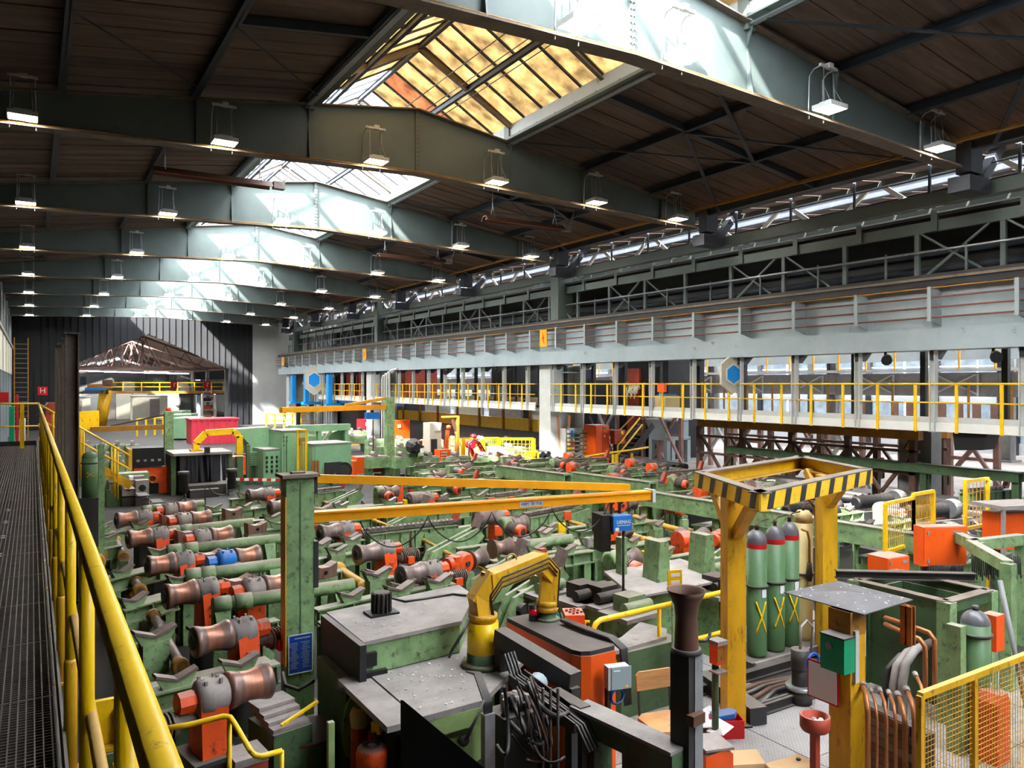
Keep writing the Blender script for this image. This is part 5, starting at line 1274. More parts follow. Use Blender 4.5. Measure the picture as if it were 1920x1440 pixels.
for i in range(5):
    b = MB(); dv = (A[i + 1] - A[i]).normalized() * 0.055
    b.bar(A[i] - (dv if i else dv * 0), A[i + 1] + (dv if i < 4 else dv * 0), 0.165, 0.165 if i != 1 else 0.19, (-0.45, 0.3, 1) if i in (0, 4) else (0, 0, 1)); b.build('arm_section', 'yellow_dirty', ar, world=True)
for k in range(3):
    b = MB(); o_ = Vector((0.06, -0.09 - 0.004 * k, -0.05 + 0.045 * k)); b.path([a + o_ for a in A] + [A[-1] + Vector((0.1, -0.08, -0.1)), A[-1] + Vector((0.16, -0.1, -0.35))], 0.009, 6); b.build('arm_cable', 'hose', ar, world=True)
b = MB(); h0 = (A[2] + A[3]) / 2 + Vector((-0.04, 0, 0.1)); b.path([h0 + Vector((0.06 * math.cos(a * PI / 6), 0.02, 0.06 * math.sin(a * PI / 6))) for a in range(7)], 0.009, 6); b.build('lifting_loop', 'ochre', ar, world=True)
e = A[-1]
b = MB(); b.lathe([(0, 0.11), (0.4, 0.115), (0.5, 0.1), (0.6, 0.12), (1, 0.11)], e + Vector((0, 0, 0.03)), e + Vector((0, 0, -0.08)), 20); b.build('far_flange', 'yellow_dirty', ar, world=True)
b = MB(); b.lathe([(0, 0.09), (0.7, 0.09), (0.75, 0.12), (1, 0.12)], e + Vector((0, 0, -0.08)), (e.x, e.y, 1.24), 18); b.build('far_stem', 'green_dark', ar, world=True)
CXX, CYY = e.x, e.y
oc = thing('orange_switch_cabinet', 'rounded orange switch cabinet below the yellow cable arm', 'cabinet', (CXX - 0.08, CYY - 0.35, 0))
poly = [(-0.24, 0.62), (-0.24, -0.5), (-0.2, -0.58), (-0.12, -0.62), (0.16, -0.62), (0.24, -0.5), (0.24, 0.62)]
b = MB(); b.prism([(x, y, 0.1) for x, y in poly], (0, 0, 1.1)); b.build('body', 'orange_clean', oc)
b = MB(); b.prism([(x * 0.97, y * 0.98, 1.2) for x, y in poly], (0, 0, 0.04)); b.build('top', 'soot', oc)
for (y0, z0) in ((-0.3, 0.95), (-0.3, 0.62), (0.3, 1.0)):
    b = MB(); b.box((-0.245, y0, z0), (0.012, 0.36, 0.2)); b.build('window_frame', 'black', oc)
    b = MB(); b.box((-0.252, y0, z0), (0.006, 0.32, 0.16)); b.build('panel', 'off_white', oc)
b = MB(); b.tube((-0.05, 0.4, 1.24), (-0.05, 0.4, 1.4), 0.05, 14); b.build('beacon_base', 'black', oc)
b = MB(); b.tube((-0.05, 0.4, 1.3), (-0.05, 0.4, 1.36), 0.052, 14); b.build('beacon_lens', 'red_lens', oc)
for k in range(4):
    b = MB(); b.path([(0.1 + k * 0.02, 0.15, 1.28), (0.12 + k * 0.02, -0.2, 1.28), (0.18 + k * 0.02, -0.5, 1.27), (0.22 + k * 0.02, -0.62, 1.2), (0.24 + k * 0.02, -0.66, 0.7)], 0.016, 6); b.build('cable', 'hose', oc)
p = deep(1075, 1165, 7.9)
t = thing('push_button_station', 'orange push button box with a teal lamp beside the arched arm', 'control box', (p.x, p.y, 0))
b = MB(); b.box((0, 0, p.z), (0.2, 0.26, 0.2), -0.5); b.build('case', 'orange', t)
b = MB()
for i in range(3):
    for j in range(3): b.tube((-0.05 + i * 0.05, -0.07 + j * 0.06, p.z + 0.1), (-0.05 + i * 0.05, -0.07 + j * 0.06, p.z + 0.12), 0.014, 8)
b.build('button_row', 'rust_orange', t)
b = MB(); b.box((0.06, -0.14, p.z), (0.07, 0.02, 0.07), -0.5); b.build('plate', 'yellow', t); b = MB(); b.tube((0.065, -0.15, p.z), (0.07, -0.17, p.z), 0.018, 10); b.build('switch', 'black', t)
b = MB(); b.dome((-0.16, 0.02, p.z + 0.06), 0.035, 0.06, 12); b.build('lamp', 'teal', t)
b = MB(); b.box((0, 0, (p.z - 0.1) / 2), (0.1, 0.1, p.z - 0.1)); b.build('stand', 'soot', t)
# cable trays with bundled hoses
def tray(p, q, lab):
    t = thing('cable_tray', lab, 'tray', ((p + q) / 2).to_tuple(), 0)
    b = MB(); b.bar(p, q, 0.16, 0.02); d = (q - p).normalized(); r = d.cross(Vector((0, 0, 1))).normalized()
    for s in (-1, 1): b.bar(p + r * s * 0.08 + Vector((0, 0, 0.03)), q + r * s * 0.08 + Vector((0, 0, 0.03)), 0.012, 0.08)
    b.build('channel', 'soot', t, world=True)
    for k in range(4):
        b = MB(); o = r * (-0.05 + k * 0.033) + Vector((0, 0, 0.03)); b.path([p + o - d * 0.1 + Vector((0, 0, 0.15)), p + o, (p + q) / 2 + o + Vector((0, 0, 0.01 * (k % 2))), q + o, q + o + d * 0.12 + Vector((0, 0, -0.12))], 0.014, 6); b.build('hose', 'hose', t, world=True)
    for e in (p, q):
        b = MB(); b.bar((e.x, e.y, e.z - 0.02), (e.x, e.y, 0), 0.05, 0.05); b.build('support', 'soot', t, world=True)
    return t
tray(deep(968, 1275, 6.3), deep(1092, 1368, 5.7), 'lower black cable tray with hoses dropping to the right of the grey column')
t = thing('box_beam', 'dusty dark box beam slanting down past the orange cabinet', 'beam', deep(1000, 1240, 6.6).to_tuple())
b = MB(); b.bar(deep(936, 1192, 7.0), deep(1078, 1278, 6.3), 0.13, 0.15); b.build('beam', 'soot', t, world=True)
for e in (deep(940, 1195, 7.0), deep(1074, 1276, 6.3)):
    b = MB(); b.bar((e.x, e.y, e.z - 0.05), (e.x, e.y, 0), 0.09, 0.09); b.build('leg', 'soot', t, world=True)
# zinc conduit, wiring duct, hose tangle
p = deep(915, 1330, 5.6)
t = thing('cable_duct', 'upright galvanised cable duct fed by a bundle of black cables', 'duct', (p.x, p.y, 0))
b = MB(); b.box((0, 0, 0.6), (0.085, 0.06, 1.2)); b.build('duct', 'zinc', t)
for k in range(6):
    b = MB(); b.path([(-0.03 + k * 0.012, 0, 1.15), (-0.03 + k * 0.012, 0, 1.28), (0.0 + k * 0.01, 0.2, 1.42), (0.05, 0.42, 1.36)], 0.009, 6); b.build('cable', 'hose', t)
for k in range(2):
    b = MB(); b.path([(-0.03, 0, 1.3), (-0.12, -0.05, 1.22), (-0.2 - k * 0.02, -0.05, 1.08)], 0.01, 6); b.build('cable', 'hose', t)
ht = thing('hose_tangle', 'tangle of black hydraulic hoses hanging over the chequer plate', 'hoses', deep(985, 1400, 5.6).to_tuple())
ht.location.z = 0.3
rnd = random.Random(9)
for k in range(16):
    x0 = rnd.uniform(945, 1000); x1 = x0 + rnd.uniform(-20, 90); dp = rnd.uniform(5.5, 5.9)
    y0 = rnd.uniform(1265, 1320); y1 = rnd.uniform(1330, 1440)
    mid = (x0 + x1) / 2 + rnd.uniform(10, 40)
    pts = [deep(x0, y0, dp)]
    ym = max(y0, y1) + rnd.uniform(30, 130); xb = x0 + rnd.uniform(10, 90)
    for f in range(1, 15):
        f /= 14; pts.append(deep(x0 * (1 - f) ** 2 + 2 * f * (1 - f) * xb + f * f * x1, y0 * (1 - f) ** 2 + 2 * f * (1 - f) * ym + f * f * y1, dp + 0.12 * math.sin(f * 5 + k)))
    b = MB(); b.path(pts, rnd.choice((0.008, 0.01, 0.014, 0.02)), 7); b.build('hose', 'hose' if k % 4 else 'brown', ht, world=True)
t = thing('pump_block', 'dark oily pump block with blue grey motor behind the hoses', 'pump', deep(960, 1330, 5.95).to_tuple()); t.location.z = 0
p = deep(955, 1330, 5.95) - Vector((0, 0, 0)); p = Vector((t.location.x, t.location.y, p.z))
b = MB(); b.box((0, 0, p.z / 2), (0.3, 0.26, p.z)); b.box((0.05, 0, p.z + 0.05), (0.14, 0.14, 0.12)); b.build('block', 'soot', t)
b = MB(); b.lathe([(0, 0.06), (0.2, 0.08), (1, 0.08)], (0.2, 0.1, p.z + 0.02), (0.42, 0.25, p.z + 0.05), 12); b.build('motor', 'steel_blue', t)
b = MB(); b.box((0.4, -0.02, p.z - 0.16), (0.5, 0.1, 0.07), -0.5); b.build('arm', 'soot', t)
for k in range(5):
    b = MB(); b.lathe([(0, 0.025), (0.6, 0.03), (1, 0.02)], (-0.1 + k * 0.05, -0.06 + (k % 2) * 0.1, p.z), (-0.1 + k * 0.05, -0.06 + (k % 2) * 0.1, p.z + 0.12), 8); b.build('fitting', 'gearhead', t)
for k in range(3):
    x = 1018 + k * 14; e = deep(x, 1290, 5.65)
    b = MB(); b.tube(e, (e.x, e.y, 0), 0.012, 7); o = b.build('rod', 'soot', t, world=True)
# olive bench frame with a dusty top
bn = thing('bench_frame', 'olive green angular frame with a dusty sloping top at the bottom centre', 'frame', deep(1180, 1400, 5.6).to_tuple()); bn.location.z = 0
P0, P1 = deep(1085, 1325, 5.95), deep(1275, 1420, 5.2)
P1.z = P0.z = 1.12
b = MB(); b.bar(P0, P1, 0.2, 0.025); b.build('top_plate', 'table_top', bn, world=True)
b = MB(); b.bar(P0 - Vector((0, 0, 0.09)), P1 - Vector((0, 0, 0.09)), 0.17, 0.14); b.build('top_beam', 'green_dark', bn, world=True)
b = MB(); e = P0 + (P1 - P0) * 0.18; b.bar((e.x, e.y, 0), (e.x, e.y, 0.98), 0.17, 0.2); b.build('leg', 'green_dark', bn, world=True)
b = MB(); e0, e1 = P0 + (P1 - P0) * 0.46, P1; b.prism([(e0.x, e0.y, 0), (e1.x, e1.y, 0), (e1.x, e1.y, 1.0), (e0.x, e0.y, 1.0)], (0.1, 0.02, 0)); b.build('side_panel', 'green_dark', bn, world=True)
b = MB(); b.bar(deep(1098, 1335, 5.85), deep(1040, 1300, 6.2), 0.1, 0.08); b.build('bracket', 'soot', bn, world=True)
t = thing('red_cart', 'red box in a dark steel frame at the bottom edge under the olive frame', 'cart', deep(1105, 1440, 5.3).to_tuple()); t.location.z = 0
b = MB(); b.box((0.02, 0.0, 0.35), (0.34, 0.26, 0.55), -0.5); b.build('box', 'red', t)
for (x, y) in ((-0.2, 0.12), (0.12, -0.22)):
    b = MB(); b.box((x, y, 0.42), (0.06, 0.06, 0.84)); b.build('post', 'soot', t)
b = MB(); b.bar((-0.2, 0.12, 0.82), (0.14, -0.24, 0.82), 0.09, 0.06); b.build('rail', 'gearhead', t)
# grey junction box with blue cable coil
p = deep(1156, 1268, 6.75)
t = thing('junction_box', 'pale blue grey junction box on a thin post near the yellow rail', 'box', (p.x, p.y, 0))
b = MB(); b.box((0, 0, p.z), (0.2, 0.09, 0.2), -0.25); b.build('case', 'light_grey', t)
b = MB(); b.box((0.012, -0.05, p.z), (0.19, 0.012, 0.19), -0.25); b.build('lid', 'steel_blue', t)
b = MB(); b.box((-0.035, -0.048, p.z + 0.065), (0.06, 0.006, 0.01), -0.25); b.build('nameplate', 'white', t); b = MB(); b.box((0.06, -0.068, p.z - 0.075), (0.025, 0.006, 0.02), -0.25); b.build('sticker', 'yellow', t)
b = MB(); b.bar((-0.05, 0.06, 0), (-0.05, 0.06, p.z), 0.04, 0.04); b.build('post', 'soot', t)
for k in range(5):
    b = MB(); b.path([(0.07 * math.cos(a * PI / 6) + 0.0, -0.02 + k * 0.008, p.z - 0.17 + (0.06 + k * 0.006) * math.sin(a * PI / 6)) for a in range(13)], 0.004, 5); b.build('blue_cable', 'blue', t)

# ================================================================== yellow guard rail, chair, funnel
gr = thing('tube_railing', 'yellow tube railing in front of the green welding table at centre right', 'railing', (6.0, 6.45, 0))
R0, R1 = onz(1113, 1165, 1.1), onz(1362, 1108, 1.1)
b = MB(); b.path([(R0.x, R0.y, 0.05), (R0.x, R0.y, 1.02), R0 + Vector((0.03, 0, -0.03)), R0 + Vector((0.09, 0, 0)), R1 + Vector((0.22, 0, 0))], 0.03, 12); b.build('top_rail', 'yellow', gr, world=True)
b = MB(); b.tube((R0.x, R0.y, 0.62), (R1.x + 0.22, R1.y, 0.62), 0.026, 12); b.build('mid_rail', 'yellow', gr, world=True)
for f in (0.46, 1.08):
    e = R0 + (R1 - R0) * f; b = MB(); b.tube((e.x, e.y, 0), (e.x, e.y, 1.1), 0.024, 12); b.build('post', 'yellow', gr, world=True)
ch = thing('chair', 'wooden chair with plywood seat and backrest half hidden by the funnel post', 'chair', (5.02, 5.32, 0), -0.2)
poly = [(-0.21, -0.18), (-0.12, -0.22), (0.12, -0.22), (0.21, -0.18), (0.22, 0.14), (0.14, 0.2), (-0.14, 0.2), (-0.22, 0.14)]
b = MB(); b.prism([(x, y, 0.43) for x, y in poly], (0, 0, 0.03)); b.build('seat', 'wood', ch)
b = MB(); b.prism([(-0.19, 0.2, 0.68), (-0.2, 0.2, 0.83), (-0.17, 0.2, 0.86), (0.17, 0.2, 0.86), (0.2, 0.2, 0.83), (0.19, 0.2, 0.68)], (0, 0.02, 0)); b.build('backrest', 'wood', ch)
for (x, y) in ((-0.17, -0.16), (0.17, -0.16)):
    b = MB(); b.tube((x, y, 0), (x, y, 0.43), 0.012, 8); b.build('leg', 'dark', ch)
for x in (-0.17, 0.17):
    b = MB(); b.path([(x, 0.22, 0), (x, 0.19, 0.43), (x, 0.225, 0.82)], 0.012, 8); b.build('leg', 'dark', ch)
p = deep(1287, 1222, 5.3)
fn = thing('funnel_post', 'dark square post carrying a wide rusty funnel at the lower centre right', 'funnel', (p.x, p.y, 0), 0.15)
b = MB(); b.box((0, 0, p.z / 2), (0.155, 0.155, p.z)); b.build('post', 'soot', fn)
b = MB(); b.box((0.03, -0.079, p.z / 2), (0.09, 0.008, p.z)); b.build('painted_lit_face', 'grey', fn)  # paler strip puts the lighter, lit side of the post into colour
zt = deep(1287, 1105, 5.3).z
b = MB(); b.lathe([(0, 0.085), (0.55, 0.075), (0.75, 0.085), (0.9, 0.115), (1, 0.135), (0.985, 0.125), (0.88, 0.1), (0.7, 0.07), (0.4, 0.06)], (0, 0, p.z), (0, 0, zt), 24, caps=False); b.build('bowl', 'brown', fn)
b = MB(); b.lathe([(0, 0.11), (1, 0.1)], (0, 0, p.z - 0.0), (0, 0, p.z + 0.03), 16); b.build('flange', 'soot', fn)
b = MB(); b.path([(0.09, -0.02, p.z + 0.06), (0.16, -0.04, p.z + 0.05), (0.21, -0.04, p.z + 0.07), (0.22, -0.04, p.z + 0.1)], 0.012, 7); b.build('handle', 'soot', fn)
b = MB(); b.box((-0.03, -0.1, p.z - 0.42), (0.13, 0.06, 0.07)); b.build('clamp', 'brown', fn)
p = deep(1344, 1225, 7.6)
t = thing('call_station', 'small orange call box on a green pole beside the yellow frame leg', 'call box', (p.x, p.y, 0))
b = MB(); b.box((0, 0, p.z), (0.1, 0.1, 0.2)); b.build('case', 'orange', t); b = MB(); b.box((0, -0.01, p.z + 0.12), (0.14, 0.14, 0.04)); b.build('cover', 'gearhead', t)
b = MB(); b.box((-0.01, -0.053, p.z), (0.07, 0.006, 0.12)); b.build('speaker_panel', 'ochre', t); b = MB(); b.tube((0, 0.02, 0), (0, 0.02, p.z - 0.1), 0.035, 10); b.build('pole', 'green_dark', t)
b = MB(); b.box((-0.02, -0.04, p.z - 0.16), (0.14, 0.12, 0.015)); b.build('shelf', 'gearhead', t)

# ================================================================== chequer plate deck and the hatch in it
pl = mat('chequer plate', (196, 190, 188), 0.42, metal=0.1, var=0.2, scale=1.5, rust=0.1, rustc=(100, 92, 86))
nt = pl.node_tree; N = nt.nodes; L = nt.links
br = N.new('ShaderNodeTexBrick'); br.inputs['Scale'].default_value = 14; br.inputs['Mortar Size'].default_value = 0.045; br.inputs['Mortar Smooth'].default_value = 0.4
br.inputs['Brick Width'].default_value = 0.9; br.inputs['Row Height'].default_value = 0.32
rot = N.new('ShaderNodeMapping'); rot.inputs['Rotation'].default_value = (0, 0, 0.78); ge = N.new('ShaderNodeNewGeometry'); L.new(ge.outputs['Position'], rot.inputs[0]); L.new(rot.outputs[0], br.inputs[0])
bp = N.new('ShaderNodeBump'); bp.inputs['Strength'].default_value = 0.7; bp.inputs['Distance'].default_value = 0.01; bp.invert = True
cm_ = N.new('ShaderNodeMix'); cm_.data_type = 'RGBA'; cm_.blend_type = 'MULTIPLY'; cm_.inputs[0].default_value = 0.55
pb_ = N['Principled BSDF']; src_ = pb_.inputs['Base Color'].links[0].from_socket; L.new(src_, cm_.inputs[6]); iv_ = N.new('ShaderNodeMath'); iv_.operation = 'SUBTRACT'; iv_.inputs[0].default_value = 1.0; L.new(br.outputs['Fac'], iv_.inputs[1]); L.new(br.outputs['Fac'], cm_.inputs[7]); L.new(cm_.outputs[2], pb_.inputs['Base Color'])
L.new(br.outputs['Fac'], bp.inputs['Height']); L.new(bp.outputs[0], N['Principled BSDF'].inputs['Normal'])
M['chequer'] = pl
HX0, HX1, HY0, HY1 = 6.75, 8.6, 5.45, 6.05
dk = thing('chequer_plate_deck', 'deck of worn steel chequer plates between the machines at the lower right', 'floor plates', (7, 5.5, 0))
for i in range(6):
    for j in range(5):
        x0, y0 = 4.3 + i * 1.0, 2.9 + j * 0.9
        if x0 > 6.3 + 0.2 and x0 < 8.4 and abs(y0 - 5.6) < 0.1: continue
        b = MB(); b.span((x0 + 0.006, y0 + 0.006, 0.0), (x0 + 0.994, y0 + 0.894, 0.02)); b.build('plate', 'chequer', dk, world=True)
b = MB(); b.span((4.3, 7.4, 0), (10.4, 7.75, 0.05)); b.build('kerb', 'table_top', dk, world=True)
b = MB(); b.span((6.32, 5.6, 0.0), (8.3, 6.5, 0.012)); b.build('pit_dark_sheet', 'black', dk, world=True)  # flat black sheet paints the darkness of the open pit
hf = thing('hatch_frame', 'hatch with painted dark pit, framed by channel beams in the chequer plate deck', 'hatch', (7.5, 5.9, 0))
for (p, q) in (((6.6, 5.62, 0.08), (8.5, 5.62, 0.08)), ((6.35, 6.35, 0.08), (8.5, 6.35, 0.08)), ((8.3, 5.62, 0.08), (8.3, 6.35, 0.08))):
    b = MB(); b.ibeam(p, q, 0.09, 0.12, 0.014); b.build('channel', 'soot', hf, world=True)
b = MB(); b.bar((6.45, 5.45, 0.12), (6.75, 6.5, 0.12), 0.2, 0.18); b.build('box_section', 'dark', hf, world=True)
for k in range(4):
    b = MB(); b.path([(6.8, 5.75 + k * 0.13, 0.05), (7.2, 5.85 + k * 0.08, 0.09), (7.7, 5.9 + k * 0.06, 0.06), (8.2, 6.0, 0.05)], 0.03, 8); b.build('hose', 'brown' if k % 2 else 'hose', hf, world=True)
p = onz(1500, 1310, 0.06)
t = thing('pump_stack', 'dark oily cylindrical pump with blue wheel and hoses behind the white board', 'pump', (p.x, p.y, 0.02))
for (r, z0, z1, m) in ((0.13, 0, 0.16, 'soot'), (0.16, 0.16, 0.2, 'zinc'), (0.09, 0.2, 0.38, 'soot'), (0.1, 0.38, 0.6, 'soot')):
    b = MB(); b.lathe([(0, r), (1, r)], (0, 0, z0), (0, 0, z1), 16); b.build('drum', m, t)
b = MB(); b.path([(0.1 * math.cos(a * PI / 8), -0.17, 0.5 + 0.1 * math.sin(a * PI / 8)) for a in range(17)], 0.014, 6); b.build('hand_wheel', 'navy', t)
b = MB(); b.path([(0, 0, 0.6), (0.02, 0, 0.85), (0.12, 0, 0.9), (0.25, 0.02, 0.8), (0.26, 0.05, 0.5)], 0.014, 6); b.build('pipe', 'gearhead', t)

# ================================================================== hazard striped frame on two yellow legs
hz = thing('hazard_frame', 'yellow rectangular frame with black hazard stripes on two yellow posts at the right', 'frame', (6.3, 5.75, 0))
ZT, ZB_ = 2.57, 2.4
a_ = onz(1303, 885, ZT); b_ = onz(1425, 925, ZT); c_ = onz(1635, 880, ZT); d_ = a_ + (c_ - b_)
cs = [a_, b_, c_, d_]
ce = (a_ + b_ + c_ + d_) / 4
for i in range(4):
    p, q = cs[i], cs[(i + 1) % 4]
    dv = (q - p).normalized(); nv = Vector((dv.y, -dv.x, 0))
    if nv.dot(ce - p) > 0: nv = -nv
    b = MB(); b.bar(p - Vector((0, 0, (ZT - ZB_) / 2)), q - Vector((0, 0, (ZT - ZB_) / 2)), 0.014, ZT - ZB_); b.build('side_board', 'yellow', hz, world=True)
    b = MB(); b.bar(p - nv * 0.055, q - nv * 0.055, 0.13, 0.014); b.build('top_flange', 'beam_flange', hz, world=True)
    b = MB(); b.bar(p - nv * 0.055 - Vector((0, 0, ZT - ZB_)), q - nv * 0.055 - Vector((0, 0, ZT - ZB_)), 0.11, 0.012); b.build('bottom_flange', 'yellow_dirty', hz, world=True)
    Ln = (q - p).length; ns = int(Ln / 0.32)
    for k in range(ns):
        u0 = (k + 0.35) * Ln / ns
        b = MB(); z0, z1 = ZB_ + 0.002, ZT - 0.006
        P = [p + dv * u0, p + dv * (u0 + 0.12), p + dv * (u0 + 0.18), p + dv * (u0 + 0.06)]
        b.prism([Vector((P[0].x, P[0].y, z0)) + nv * 0.008, Vector((P[1].x, P[1].y, z0)) + nv * 0.008, Vector((P[2].x, P[2].y, z1)) + nv * 0.008, Vector((P[3].x, P[3].y, z1)) + nv * 0.008], nv * 0.003)
        b.build('stripe', 'dark', hz, world=True)
for (p, q) in ((a_, b_), (d_, c_)):
    m_ = (p + q) / 2; dv = (q - p).normalized(); nv = Vector((dv.y, -dv.x, 0))
    if nv.dot(ce - m_) < 0: nv = -nv
    m_ = m_ + nv * 0.1
    rz = math.atan2(dv.y, dv.x)
    b = MB(); b.box((m_.x, m_.y, ZB_ / 2), (0.2, 0.2, ZB_), rz); b.build('post', 'yellow_dirty', hz, world=True)
    b = MB(); b.box((m_.x, m_.y, 0.02), (0.3, 0.3, 0.04), rz); b.build('base_plate', 'dark', hz, world=True)
    for s in (-1, 1):
        b = MB(); b.bar(m_ + dv * s * 0.08 + Vector((0, 0, 2.02 - ZT)), m_ + dv * s * 0.5 + Vector((0, 0, ZB_ - ZT)), 0.1, 0.1); b.build('brace', 'yellow_dirty', hz, world=True)

# ================================================================== gas cylinders
pf = thing('cylinder_plinth', 'low steel plinth carrying the row of gas cylinders', 'plinth', (8.4, 6.75, 0.0))
b = MB(); b.span((7.6, 6.5, 0.021), (9.3, 7.1, 0.12)); b.build('slab', 'soot', pf, world=True)
b = MB(); b.span((7.6, 6.46, 0.021), (9.3, 6.5, 0.14)); b.build('lip', 'gearhead', pf, world=True)
b = MB(); b.bar((7.6, 7.05, 1.0), (9.3, 7.05, 1.0), 0.06, 0.1); b.build('back_rail', 'soot', pf, world=True)
for x in (7.65, 9.25):
    b = MB(); b.bar((x, 7.05, 0.1), (x, 7.05, 1.05), 0.06, 0.06); b.build('back_post', 'soot', pf, world=True)
CYL = [(1419, 990, 'green_clean'), (1453, 982, 'green_clean'), (1480, 975, 'green_clean'), (1506, 957, 'cream')]
for i, (x, ytop, m) in enumerate(CYL):
    dp = [9.85, 10.05, 10.25, 10.5][i]
    p = deep(x, ytop, dp); h = p.z - 0.12
    t = thing('gas_cylinder', ['green gas cylinder with grey dome and red band, nearest of the three', 'green gas cylinder with red band, middle of the three', 'green gas cylinder with red band beside the cream cylinder', 'cream gas cylinder at the end of the green row'][i], 'gas cylinder', (p.x, p.y, 0.12), 0, 'gas cylinders on the plinth' if i < 3 else None)
    r = 0.125
    b = MB(); b.lathe([(0, r * 0.9), (0.03, r), (1, r)], (0, 0, 0), (0, 0, h - (0.2 if i < 3 else 0.16)), 24); b.build('body', m, t)
    if i < 3:
        b = MB(); b.lathe([(0, r * 1.004), (1, r * 1.004)], (0, 0, h - 0.25), (0, 0, h - 0.19), 24, caps=False); b.build('red_band', 'red', t)
        b = MB(); b.dome((0, 0, h - 0.19), r * 1.0, 0.17, 24); b.build('shoulder', 'dome_grey', t)
        # chalk cross on the visible side
        a0 = -PI / 2 - 0.4
        b = MB()
        for s in (-1, 1):
            pts = []
            for k in range(9):
                f = -1 + k / 4; a = a0 + s * f * 0.55; pts.append((r * 1.02 * math.cos(a), r * 1.02 * math.sin(a), 0.52 + f * 0.2))
            b.path(pts, 0.012, 5)
        b.build('chalk_cross', 'yellow', t)
    else:
        b = MB(); b.lathe([(0, r), (0.6, r * 0.95), (1, r * 0.6)], (0, 0, h - 0.16), (0, 0, h), 24); b.build('shoulder', 'cream', t)
    b = MB(); b.lathe([(0, 0.025), (0.5, 0.02), (0.6, 0.03), (1, 0.014)], (0, 0, h - 0.03), (0, 0, h + 0.06), 10); b.path([(0, 0, h + 0.04), (0.12, 0.05, h + 0.07), (0.3, 0.06, h + 0.08)], 0.01, 6); b.build('valve', 'brown', t)
    b = MB(); b.path([(r * 1.06 * math.cos(a * PI / 8), r * 1.06 * math.sin(a * PI / 8), 0.9) for a in range(17)], 0.016, 6); b.path([(-0.1, 0.08, 0.9), (-0.1, 0.2, 0.92)], 0.015, 6); b.build('clamp_ring', 'soot', t)
    lb = MB(); a = -PI / 2 - 0.1; lb.box((r * 1.012 * math.cos(a), r * 1.012 * math.sin(a), 0.82), (0.006, 0.07, 0.1), a); lb.build('paper_label', 'paper', t)
p = deep(1530, 1020, 10.4)
t = thing('gas_pipe', 'thin rusty yellow gas pipes standing beside the cream cylinder', 'pipe', (p.x, p.y, 0))
b = MB(); b.path([(0, 0, 0), (0, 0, 1.75), (-0.05, 0, 1.95), (-0.16, 0, 2.05), (-0.35, 0, 2.06)], 0.017, 8); b.build('riser', 'ochre', t)
b = MB(); b.path([(-0.14, 0.0, 0.95), (-0.14, 0, 1.5), (-0.18, 0, 1.62), (-0.3, 0, 1.66)], 0.016, 8); b.build('branch', 'ochre', t)
b = MB(); b.lathe([(0, 0.03), (0.3, 0.045), (0.7, 0.035), (1, 0.03)], (-0.14, 0, 0.95), (-0.14, 0, 1.2), 8); b.build('regulator', 'soot', t)

# ================================================================== canopy post with green box and board
p = deep(1588, 1140, 6.4); ZCN = p.z
cp = thing('canopy_post', 'yellow post under a flat grey sheet canopy speckled with white at the lower right', 'post', (p.x, p.y, 0), 0.0)
b = MB(); b.box((0, 0, ZCN / 2), (0.2, 0.2, ZCN)); b.build('post', 'yellow_dirty', cp)
b = MB(); b.box((0, 0, ZCN - 0.1), (0.206, 0.206, 0.2)); b.build('upper_section', 'ochre', cp)
q = [deep(1469, 1110, 7.0), deep(1620, 1152, 5.9), deep(1712, 1124, 6.5), deep(1572, 1089, 7.5)]
zz = ZCN + 0.01
cc = [onz(1469, 1110, zz), onz(1620, 1152, zz), onz(1712, 1124, zz), onz(1572, 1089, zz)]
ap = onz(1592, 1108, zz + 0.05)
b = MB(); b.add([v for v in cc] + [ap] + [v - Vector((0, 0, 0.008)) for v in cc] + [ap - Vector((0, 0, 0.008))], [(0, 1, 4), (1, 2, 4), (2, 3, 4), (3, 0, 4), (6, 5, 9), (7, 6, 9), (8, 7, 9), (5, 8, 9), (0, 5, 6, 1), (1, 6, 7, 2), (2, 7, 8, 3), (3, 8, 5, 0)]); b.build('canopy', 'dome_grey', cp, world=True)
e = deep(1702, 1128, 6.45)
b = MB(); b.ibeam((e.x, e.y, zz - 0.33), (e.x, e.y, zz - 0.004), 0.1, 0.06, 0.012, (1, 0, 0)); b.build('drop_section', 'copper', cp, world=True)
fk = MB(); rnd = random.Random(4)
for k in range(45):
    u, v = rnd.random(), rnd.random(); w0 = cc[0].lerp(cc[1], u).lerp(cc[3].lerp(cc[2], u), v)
    hh = 0.05 * (1 - 2 * max(abs(u - 0.5), abs(v - 0.5))); s = rnd.uniform(0.004, 0.012); fk.box((w0.x, w0.y, w0.z + max(0.002, hh)), (s, s * 1.5, 0.006), rnd.uniform(0, 3))
fk.build('flakes', 'paper', cp, world=True, kind='stuff')
b = MB(); b.box((-0.17, -0.03, ZCN - 0.33), (0.14, 0.22, 0.28)); b.build('first_aid_box', 'teal', cp, label='teal green box with a faint round emblem')
b = MB(); b.box((-0.17, -0.03, ZCN - 0.185), (0.15, 0.23, 0.012)); b.build('box_lid', 'soot', cp)
b = MB(); b.tube((-0.241, -0.0, ZCN - 0.27), (-0.244, -0.0, ZCN - 0.27), 0.035, 12); b.build('emblem', 'grey', cp)
b = MB(); b.box((-0.05, -0.115, ZCN - 0.36), (0.05, 0.03, 0.42)); b.build('tube_holder', 'light_grey', cp)
b = MB(); b.box((-0.12, 0.14, ZCN - 0.64), (0.012, 0.3, 0.32)); b.build('board_frame', 'red', cp, label='white board in a red frame')
b = MB(); b.box((-0.128, 0.14, ZCN - 0.64), (0.006, 0.27, 0.29)); b.build('board', 'paper', cp)
b = MB(); b.box((0, 0, 0.02), (0.32, 0.32, 0.04)); b.build('base_plate', 'dark', cp)
p = onz(1528, 1345, 0.95)
